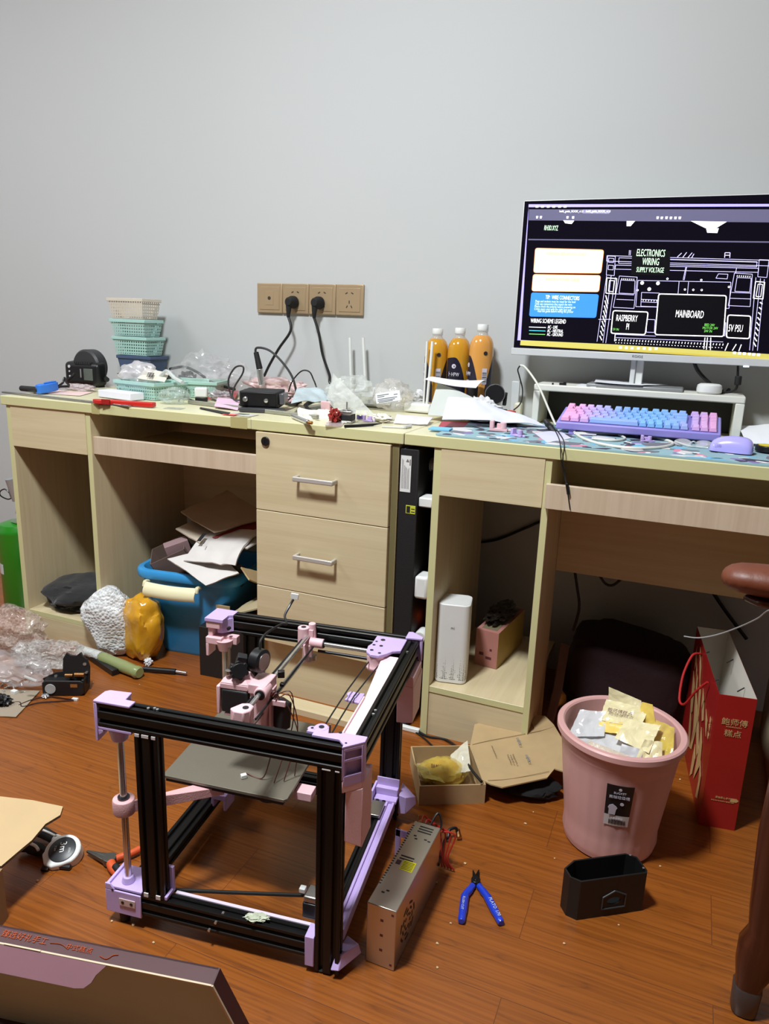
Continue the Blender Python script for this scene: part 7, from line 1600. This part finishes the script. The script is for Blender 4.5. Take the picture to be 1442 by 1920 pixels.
# ---------------------------------------------------------------- red paper bag
P00 = Vector((1.388, -.494, 0)); P10 = Vector((1.457, -.484, 0)); P11 = Vector((1.416, -.125, 0)); P01 = Vector((1.345, -.134, 0)); GH = .300
t = thing('gift_bag', 'red paper carrier bag with gold calligraphy standing behind the pink bin', 'bag', (1.40, -.31, 0))
rm_ = mat('red_paper', (156, 26, 24), .42, coat=.15); wi = mat('bag_inside', (224, 218, 208), .7)
b = MB(); K = [P00, P10, P11, P01]; Z = Vector((0, 0, GH)); wt = .0012
def innr(p): c_ = (P00+P10+P11+P01)/4; d = (c_-p).normalized(); return p+d*.0018
I = [innr(p) for p in K]
vs = [p for p in K]+[p+Z for p in K]+[p+Z for p in I]+[p+Vector((0,0,.002)) for p in I]
b.add(vs, [(3,2,1,0)]+[(i, (i+1)%4, 4+(i+1)%4, 4+i) for i in range(4)]+[(4+i, 4+(i+1)%4, 8+(i+1)%4, 8+i) for i in range(4)])
b.mi = 1; b.add(vs, [(8+i, 8+(i+1)%4, 12+(i+1)%4, 12+i) for i in range(4)]+[(12,13,14,15)])
bmesh.ops.remove_doubles(b.b, verts=b.b.verts[:], dist=1e-6)
b.done('bag_paper', [rm_, wi], t, smooth=False)
dx = (P10-P00).normalized(); FF = frame(P00+Vector((0,0,0))+Vector((0,-.0006,0)), dx, (0,0,1))
text('bag_lettering', [('鲍师傅', .036, .238, .0165, 'CENTER', 1), ('BAOSHIFU PASTRY', .036, .232, .0035, 'CENTER', 1), ('糕点', .036, .213, .0165, 'CENTER', 1), ('源自匠心手作', .038, .070, .005, 'CENTER', 1), ('BAO SHI FU PASTRY SINCE 2004', .038, .063, .0034, 'CENTER', .9)], FF, gold, t)
MB(FF).prism([(.052,.066),(.064,.066),(.068,.070),(.064,.074),(.052,.074)], 0, .0003).done('bag_emblem', gold, t, smooth=False)
dy = (P00-P01).normalized(); FG = frame(P01+Vector((-.0012,-.0002,0)), dy, (0,0,1)); LL = (P00-P01).length
strokes = [[(.10,.265),(.13,.235),(.14,.20),(.125,.215),(.10,.25)], [(.08,.22),(.11,.20),(.12,.16),(.10,.19)], [(.15,.21),(.17,.195),(.18,.15),(.16,.17)], [(.20,.215),(.22,.20),(.235,.17),(.225,.16),(.205,.185)], [(.06,.19),(.09,.17),(.10,.12),(.085,.10),(.07,.15)],
           [(.12,.18),(.15,.16),(.17,.11),(.16,.06),(.145,.05),(.15,.10),(.13,.15)], [(.17,.16),(.20,.14),(.23,.10),(.22,.08),(.19,.12)], [(.24,.15),(.26,.13),(.27,.09),(.25,.05),(.24,.03),(.245,.09)], [(.20,.09),(.215,.07),(.21,.03),(.195,.01),(.195,.06)], [(.26,.20),(.28,.19),(.285,.16),(.27,.175)], [(.09,.12),(.11,.10),(.13,.05),(.115,.04),(.10,.08)],
           [(.05,.25),(.065,.22),(.06,.20),(.045,.225)], [(.28,.10),(.30,.08),(.30,.03),(.285,.02),(.29,.06)]]
for s_ in strokes: MB(FG).prism([((sum(q_[0] for q_ in s_)/len(s_)*(1-1.5)+x_*1.5)*1.05, y_*1.08) for x_, y_ in s_], .0002, .0006).done('gold_stroke', gold, t, smooth=False)
text('side_lettering', [('鲍', .325, .215, .016, 'CENTER', 1), ('师', .325, .198, .016, 'CENTER', 1), ('傅', .325, .181, .016, 'CENTER', 1)], FG, gold, t)
rp = mat('red_cord', (186, 30, 30), .6, bump=.8, bscale=500)
def L_at(s_, zz, off=0): return P01+(P00-P01)*s_+Vector((off, 0, zz))
MB().tube([L_at(.32, .278, -.003), L_at(.36, .276, -.022), L_at(.45, .240, -.040), L_at(.53, .20, -.046), L_at(.58, .19, -.044), L_at(.62, .20, -.036), L_at(.68, .245, -.022), L_at(.72, .276, -.006)], .0026, n=8).done('cord_handle', rp, t)
b = MB()
for s_ in (.32, .72):
    q = L_at(s_, .279, .003); b.cyl(q, q+Vector((.012, .004, .006)), .0014, n=8)
for s_ in (.32, .72):
    q = P11+(P10-P11)*s_+Vector((-.004, 0, .268)); b.cyl(q+Vector((-.012,-.006,-.002)), q+Vector((.001, .006, .004)), .0014, n=8)
b.done('cord_toggle', ink, t, each=True)
tag(MB().tube([(1.3048, -0.6200, 0.4578), (1.3280, -0.6400, 0.4674), (1.3557, -0.6600, 0.4870), (1.3830, -0.7000, 0.5217), (1.4026, -0.7500, 0.5593), (1.4134, -0.8000, 0.5937), (1.43,-.86,.60)], .0012, n=6).done('bare_wire', greyw), 'thin grey wire reaching from the armchair across above the red bag', 'wire')

# ---------------------------------------------------------------- armchair at the right edge
t = thing('armchair', 'dark carved wooden armchair with a padded brown arm at the right edge', 'chair', (1.65, -.95, 0))
cw_ = wood('rosewood', (74, 36, 22), (44, 18, 12), 'z', .28, 1.2); lea = mat('brown_leather', (106, 52, 30), .48, var=.2, vscale=14, bump=.3, bscale=90)
AP = Vector((1.3309, -0.9200, 0.6706))
b = MB(); 
secs = [(0, .02), (.0015, .30), (.005, .52), (.012, .74), (.024, .90), (.05, 1), (.12, 1.04), (.30, 1.05), (.5, 1.0)]
def af(u, v):
    s_ = u*(len(secs)-1); i = min(int(s_), len(secs)-2); f_ = s_-i; x_ = secs[i][0]*(1-f_)+secs[i+1][0]*f_; k = secs[i][1]*(1-f_)+secs[i+1][1]*f_
    tt = v*2*math.pi; return (AP.x+x_, AP.y+.005+.034*k*math.cos(tt)-x_*.02, AP.z+.000+.0215*k*math.sin(tt)+.002*k)
b.grid(af, 30, 24); b.done('armrest_pad', lea, t)
MB().prism([(AP.x+.05, AP.y-.020), (AP.x+.5, AP.y-.026), (AP.x+.5, AP.y+.03), (AP.x+.05, AP.y+.026), (AP.x+.03, AP.y)], AP.z-.030, AP.z-.020).done('armrest_base', cw_, t, bevel=.004)
# front post, curved foot
def sweep(path, sec):
    b = MB(); n = 16
    vs = []
    for (px_, py_, pz_, rx, ry) in path:
        for k in range(n):
            a_ = 2*math.pi*k/n; vs.append((px_+rx*math.copysign(abs(math.cos(a_))**.7, math.cos(a_)), py_+ry*math.copysign(abs(math.sin(a_))**.7, math.sin(a_)), pz_))
    m = len(path); b.add(vs, [(j*n+i, j*n+(i+1)%n, (j+1)*n+(i+1)%n, (j+1)*n+i) for j in range(m-1) for i in range(n)]+[tuple(range(n))[::-1], tuple(range((m-1)*n, m*n))]); return b
lx = (1.4365, -0.9407, 0.0000)[0]
sweep([(1.452,-.935,.0,.014,.016), (1.452,-.935,.012,.017,.018), (1.453,-.935,.055,.019,.020), (1.458,-.932,.085,.028,.024), (1.462,-.93,.115,.032,.026), (1.464,-.93,.14,.024,.022), (1.462,-.93,.18,.026,.024), (1.460,-.93,.30,.030,.026), (1.462,-.93,.42,.030,.026), (1.466,-.93,.45,.022,.022), (1.466,-.93,.49,.036,.028), (1.470,-.93,.53,.022,.022), (1.472,-.93,AP.z-.026,.026,.026)], 0).done('front_leg', cw_, t)
sweep([(1.452,-.935,.0,.016,.018), (1.452,-.935,.004,.0185,.0205), (1.4525,-.935,.045,.0205,.0215), (1.453,-.935,.05,.018,.019)], 0).done('foot_cap', mat('pewter_cap', (86, 78, 76), .4, metal=.6), t)
MB().box(1.50, 1.98, -.955, -.90, .36, .42).done('seat_rail', cw_, t, bevel=.006)
MB().box(1.49, 2.0, -1.38, -.93, .42, .47).done('seat', lea, t, bevel=.02, seg=3)
sweep([(1.50,-1.37,0,.02,.02), (1.51,-1.37,.3,.026,.026), (1.50,-1.37,AP.z-.026,.024,.024)], 0).done('rear_leg', cw_, t)
MB().box(1.49, 1.53, -1.37, -.93, .30, .34).done('side_rail', cw_, t, bevel=.006)
sweep([(1.97,-.94,0,.02,.02), (1.97,-.94,.3,.026,.026), (1.97,-.94,AP.z-.026,.024,.024)], 0).done('rear_leg', cw_, t)

# ---------------------------------------------------------------- big carton at the left edge with its flap
GZ = .100
fl = [Vector((0.1222, -1.1566, 0.1120)), Vector((0.1629, -1.1448, 0.1100)), Vector((0.2198, -1.1239, 0.1060)), Vector((0.2830, -1.1116, 0.1040)), Vector((0.2941, -1.1290, 0.1010)), Vector((0.2896, -1.1589, 0.1010)), Vector((0.3011, -1.1988, 0.1000)), Vector((0.3036, -1.2344, 0.1000)), Vector((0.3065, -1.2666, 0.1000)), Vector((0.2429, -1.2770, 0.1000)), Vector((0.1840, -1.2396, 0.1060))]
t = thing('cardboard_box', 'plain brown cardboard box cut off by the left edge, one flap open over the tools', 'box', (.1, -1.3, 0))
b = MB(); n = len(fl); bo = [p-Vector((0, 0, .005)) for p in fl]
b.add(fl+bo, [tuple(range(n)), tuple(range(n, 2*n))[::-1]]); 
b.mi = 1; b.add(fl+bo, [(i, (i+1) % n, n+(i+1) % n, n+i) for i in range(n)])
bmesh.ops.remove_doubles(b.b, verts=b.b.verts[:], dist=1e-6); bmesh.ops.triangulate(b.b, faces=[f for f in b.b.faces if len(f.verts) > 4])
b.done('box_flap', [mat('kraft_board', (196, 168, 126), .8, var=.03), mat('flute_edge', (96, 72, 46), .9, bump=1, bscale=400)], t, smooth=False)
cr = Vector((0.3092, -1.2682, 0.0980)); cq = Vector((0.3313, -1.2823, 0.0000))
b = MB(Matrix.Translation((cr.x+.002, cr.y+.0, 0)) @ Matrix.Rotation(.32, 4, 'Z'))
b.box(-.34, 0, -.004, 0, 0, .098).box(-.004, 0, -.30, -.004, 0, .098).box(-.34, -.336, -.30, -.004, 0, .098).box(-.34, 0, -.304, -.30, 0, .098).box(-.336, -.004, -.30, -.004, 0, .004)
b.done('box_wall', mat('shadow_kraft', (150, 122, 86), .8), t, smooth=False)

# ---------------------------------------------------------------- tape measure and the two pairs of grips
def tube_handle(name, parent, pts, r, m, n=14): return MB().tube(pts, r, n=n).done(name, m, parent)
tc_ = Vector((0.2987, -1.1285, 0.0200)); TM = Matrix.Translation((0.2910, -1.1241, 0.0000)) @ Matrix.Rotation(.30, 4, 'Z')
t = thing('tape_measure', 'white and black tape measure marked 3m on the floor', 'tape measure', M=TM)
TM2 = TM @ Matrix.Translation((-.002, .006, .002)) @ Euler((.38, 0, 0)).to_matrix().to_4x4()
oc = [(.033*math.cos(k*math.pi/14)*1.0, .031*math.sin(k*math.pi/14)) for k in range(-3, 16)]+[(-.034,-.012), (-.022,-.030), (-.006,-.034), (.010,-.028)]
MB(TM2).prism(oc, .0, .024).done('case', white, t, bevel=.003, seg=3)
MB(TM2).lathe([(0, .0242), (.0235, .0242), (.0245, .0250), (.0235, .0256), (0, .0256)], n=36).done('face_disc', mat('charcoal_label', (36, 38, 42), .4), t)
text('face_print', [('3m', -.004, -.004, .017, 'CENTER', 1.0), ('7.5m', -.004, -.014, .0055, 'CENTER', 1), ('STEEL', .006, .012, .0045, 'CENTER', 1)], TM2 @ Matrix.Translation((0, 0, .0257)) @ Matrix.Rotation(-1.25, 4, 'Z'), mat('white_print', (236, 236, 236), .5), t)
MB(TM2).box(-.026, -.012, -.038, -.029, .004, .019).done('tape_mouth', blackp, t, bevel=.001)
MB(TM2).box(.004, .026, -.030, -.022, .006, .018).done('thumb_slot', blackp, t, bevel=.002)
t = thing('grip_tool', 'tool with black and white handles half hidden under the cardboard flap', 'pliers', (0.2231, -1.1127, 0.0000))
MB().tube([(0.1866, -1.1122, 0.0220), (0.2129, -1.1037, 0.0200), (0.2488, -1.1058, 0.0180)], [.009, .0105, .010], n=16).done('upper_handle', rubber, t)
MB().tube([(0.2488, -1.1058, 0.0180), (0.2721, -1.1063, 0.0180), (0.2917, -1.1101, 0.0180)], .0092, n=16).done('handle_end', white, t)
MB().tube([(0.2035, -1.1488, 0.0160), (0.2276, -1.1380, 0.0140), (0.2702, -1.1356, 0.0130)], [.009, .0115, .009], n=16).done('lower_handle', rubber, t)
MB().tube([(0.2140, -1.1415, 0.0260), (0.2392, -1.1425, 0.0260), (0.2515, -1.1467, 0.0240)], .0028, n=8).tube([(0.1933, -1.1097, 0.0320), (0.2268, -1.1080, 0.0300), (0.2532, -1.1078, 0.0280)], .0022, n=8).done('handle_trim', white, t, each=True)
# needle nose pliers
t = thing('needle_nose_pliers', 'needle nose pliers with orange and black grips beside the lilac foot', 'pliers', (0.3583, -1.0894, 0.0000))
a_ = Vector((0.3191, -1.0977, 0.0090)); m1 = Vector((0.3747, -1.0982, 0.0100)); m2 = Vector((0.3947, -1.0981, 0.0100))
d = (m1-a_); nn = Vector((-d.y, d.x, 0)).normalized(); up = Vector((0, 0, 1))
for s_ in (1, -1):
    b = MB(); q0 = a_; q1 = a_+d*.45+nn*s_*.005; q2 = m1+nn*s_*.011
    b.hexa([q0-up*.002, q0+nn*s_*.0018-up*.002, q2-up*.005, m1-up*.005, q0+up*.002, q0+nn*s_*.0018+up*.002, q2+up*.005, m1+up*.005]); b.done('jaw', mat('gunmetal', (104, 102, 98), .38, metal=.8), t, bevel=.0008)
MB().cyl(m1-up*.006, m1+up*.0065, .0125, n=24).done('pivot', mat('gunmetal', (104,102,98), .38, metal=.8), t, bevel=.001)
og = mat('orange_grip', (206, 84, 40), .45)
MB().tube([m1+d.normalized()*.008+nn*.006, (0.3882, -1.0825, 0.0100), (0.3983, -1.0682, 0.0100), (0.4048, -1.0524, 0.0100)], .0065, n=14).done('grip', og, t)
MB().tube([m1+d.normalized()*.008-nn*.006, (0.3956, -1.1128, 0.0100), (0.4173, -1.1205, 0.0100), (0.4419, -1.1264, 0.0100)], .0085, n=14).done('grip', og, t)
MB().tube([(0.4014, -1.1132, 0.0170), (0.4213, -1.1217, 0.0170), (0.4382, -1.1271, 0.0160)], .0065, n=12).done('grip_inlay', rubber, t)

# ---------------------------------------------------------------- dark red gift box in the near left corner
TR = Vector((.805, -1.362, .2)); TL = Vector((.519, -1.423, .2)); Ux = (TL-TR).normalized()
Up = Vector((-.054, -.046, .2)).normalized(); Dp = Ux.cross(Up); Dp = Dp if Dp.y < 0 else -Dp; Dp.normalize()
HH = .2/Up.z
GB = Matrix((Ux, Dp, Up)).transposed().to_4x4(); GB.translation = TR-Up*HH
t = thing('gift_box', 'open dark red gift box with gold writing in the near left corner', 'box', GB.translation)
mr = mat('maroon_card', (72, 34, 38), .5, coat=.1); ins = mat('olive_lining', (186, 190, 164), .75); lw = .42; dpth = .023
b = MB(GB)
def slab(x0_, x1_, y0_, y1_, z0_, z1_, m=0): b.m(m); b.box(x0_, x1_, y0_, y1_, z0_, z1_)
slab(0, lw, 0, .0025, 0, HH); b.done('back_wall', mr, t, smooth=False)
MB(GB).box(0, lw, .0, dpth, HH-.002, HH).done('top_wall', mr, t, smooth=False)
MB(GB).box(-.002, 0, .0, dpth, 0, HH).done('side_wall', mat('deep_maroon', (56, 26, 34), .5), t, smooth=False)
MB(GB).box(0, lw, 0, dpth, 0, .002).done('bottom_wall', mr, t, smooth=False)
MB(GB).box(.001, lw, .0026, .004, .002, HH-.0021).done('lining', ins, t, smooth=False)
MB(GB).box(.0, lw, dpth-.001, dpth+.0012, HH-.0024, HH+.0006).box(-.0024, .0006, dpth-.001, dpth+.0012, 0, HH).done('paper_edge', mat('pale_card_edge', (204, 188, 160), .8), t, each=True, smooth=False)
ca_, sa_ = math.cos(math.radians(52)), math.sin(math.radians(52))
FLP = Matrix(((1,0,0,0),(0,sa_,ca_,dpth+.0008),(0,-ca_,sa_,HH-.001),(0,0,0,1)))
MB(GB).prism([(.140, 0), (lw, 0), (lw, .030), (.178, .030), (.166, .028), (.157, .021), (.152, .012)], 0, .0012, X=FLP).done('front_flap', mat('lit_maroon_flap', (134, 96, 104), .45), t, smooth=False)  # same maroon card, paler because the light on it is put in the colour
fx = GB @ Vector((.272, .015, HH+.0006)); FT = frame(fx, -Ux, -Dp)
b = MB(FT); b.box(-.012, .040, -.0095, -.0075, 0, .0012); b.done('carry_slot', mat('pale_card_edge', (204,188,160), .8), t, smooth=False)
cop = mat('copper_foil', (178, 84, 50), .35, metal=.6)
text('box_lettering', [('臻选好礼手工', -.025, .001, .0105, 'LEFT', 1.05), ('中式糕点', .068, .001, .0085, 'LEFT', 1.1)], frame(fx, -Ux, -Dp), cop, t)
MB(FT).tube([(.045,.004,.0004), (.06,.005,.0004), (.072,.001,.0004)], .0005, n=5).tube([(.118,.0,.0004), (.128,-.002,.0004), (.134,.004,.0004), (.140,.006,.0004)], .0007, n=5).done('foil_swirl', cop, t, each=True)

# crumbs scattered on the floor
rnd = random.Random(11); crm_ = mat('crumb', (206, 176, 136), .8)
spots = [(0.5655, -1.2078, 0.0000), (0.4735, -1.2016, -0.0000), (0.5111, -1.1930, 0.0000), (1.0037, -1.0600, 0.0000), (0.9956, -0.9653, 0.0000), (1.1817, -0.9264, 0.0000), (1.2614, -0.8463, 0.0000), (1.3205, -0.6623, 0.0000), (1.3483, -0.3406, 0.0000), (0.9885, -1.0154, 0.0000), (1.1305, -0.7273, -0.0000), (-0.1681, -0.5711, -0.0000), (-0.0471, -0.5246, 0.0000), (0.2881, -1.1855, 0.0000), (0.9422, -0.8848, 0.0000), (1.0638, -0.6044, 0.0000), (1.0564, -0.6496, 0.0000), (0.9765, -0.8154, 0.0000)]
for i, p in enumerate(spots):
    s_ = .003+.0025*rnd.random()
    tag(MB().blob(p, (s_, s_*.8, s_*.6), 600+i, .3, 3, sub=2).done('crumb', crm_), 'small pale crumb lying on the wooden floor', 'crumb', 'crumbs on the floor')

for o in bpy.data.objects:
    if '_w' in o: del o['_w']
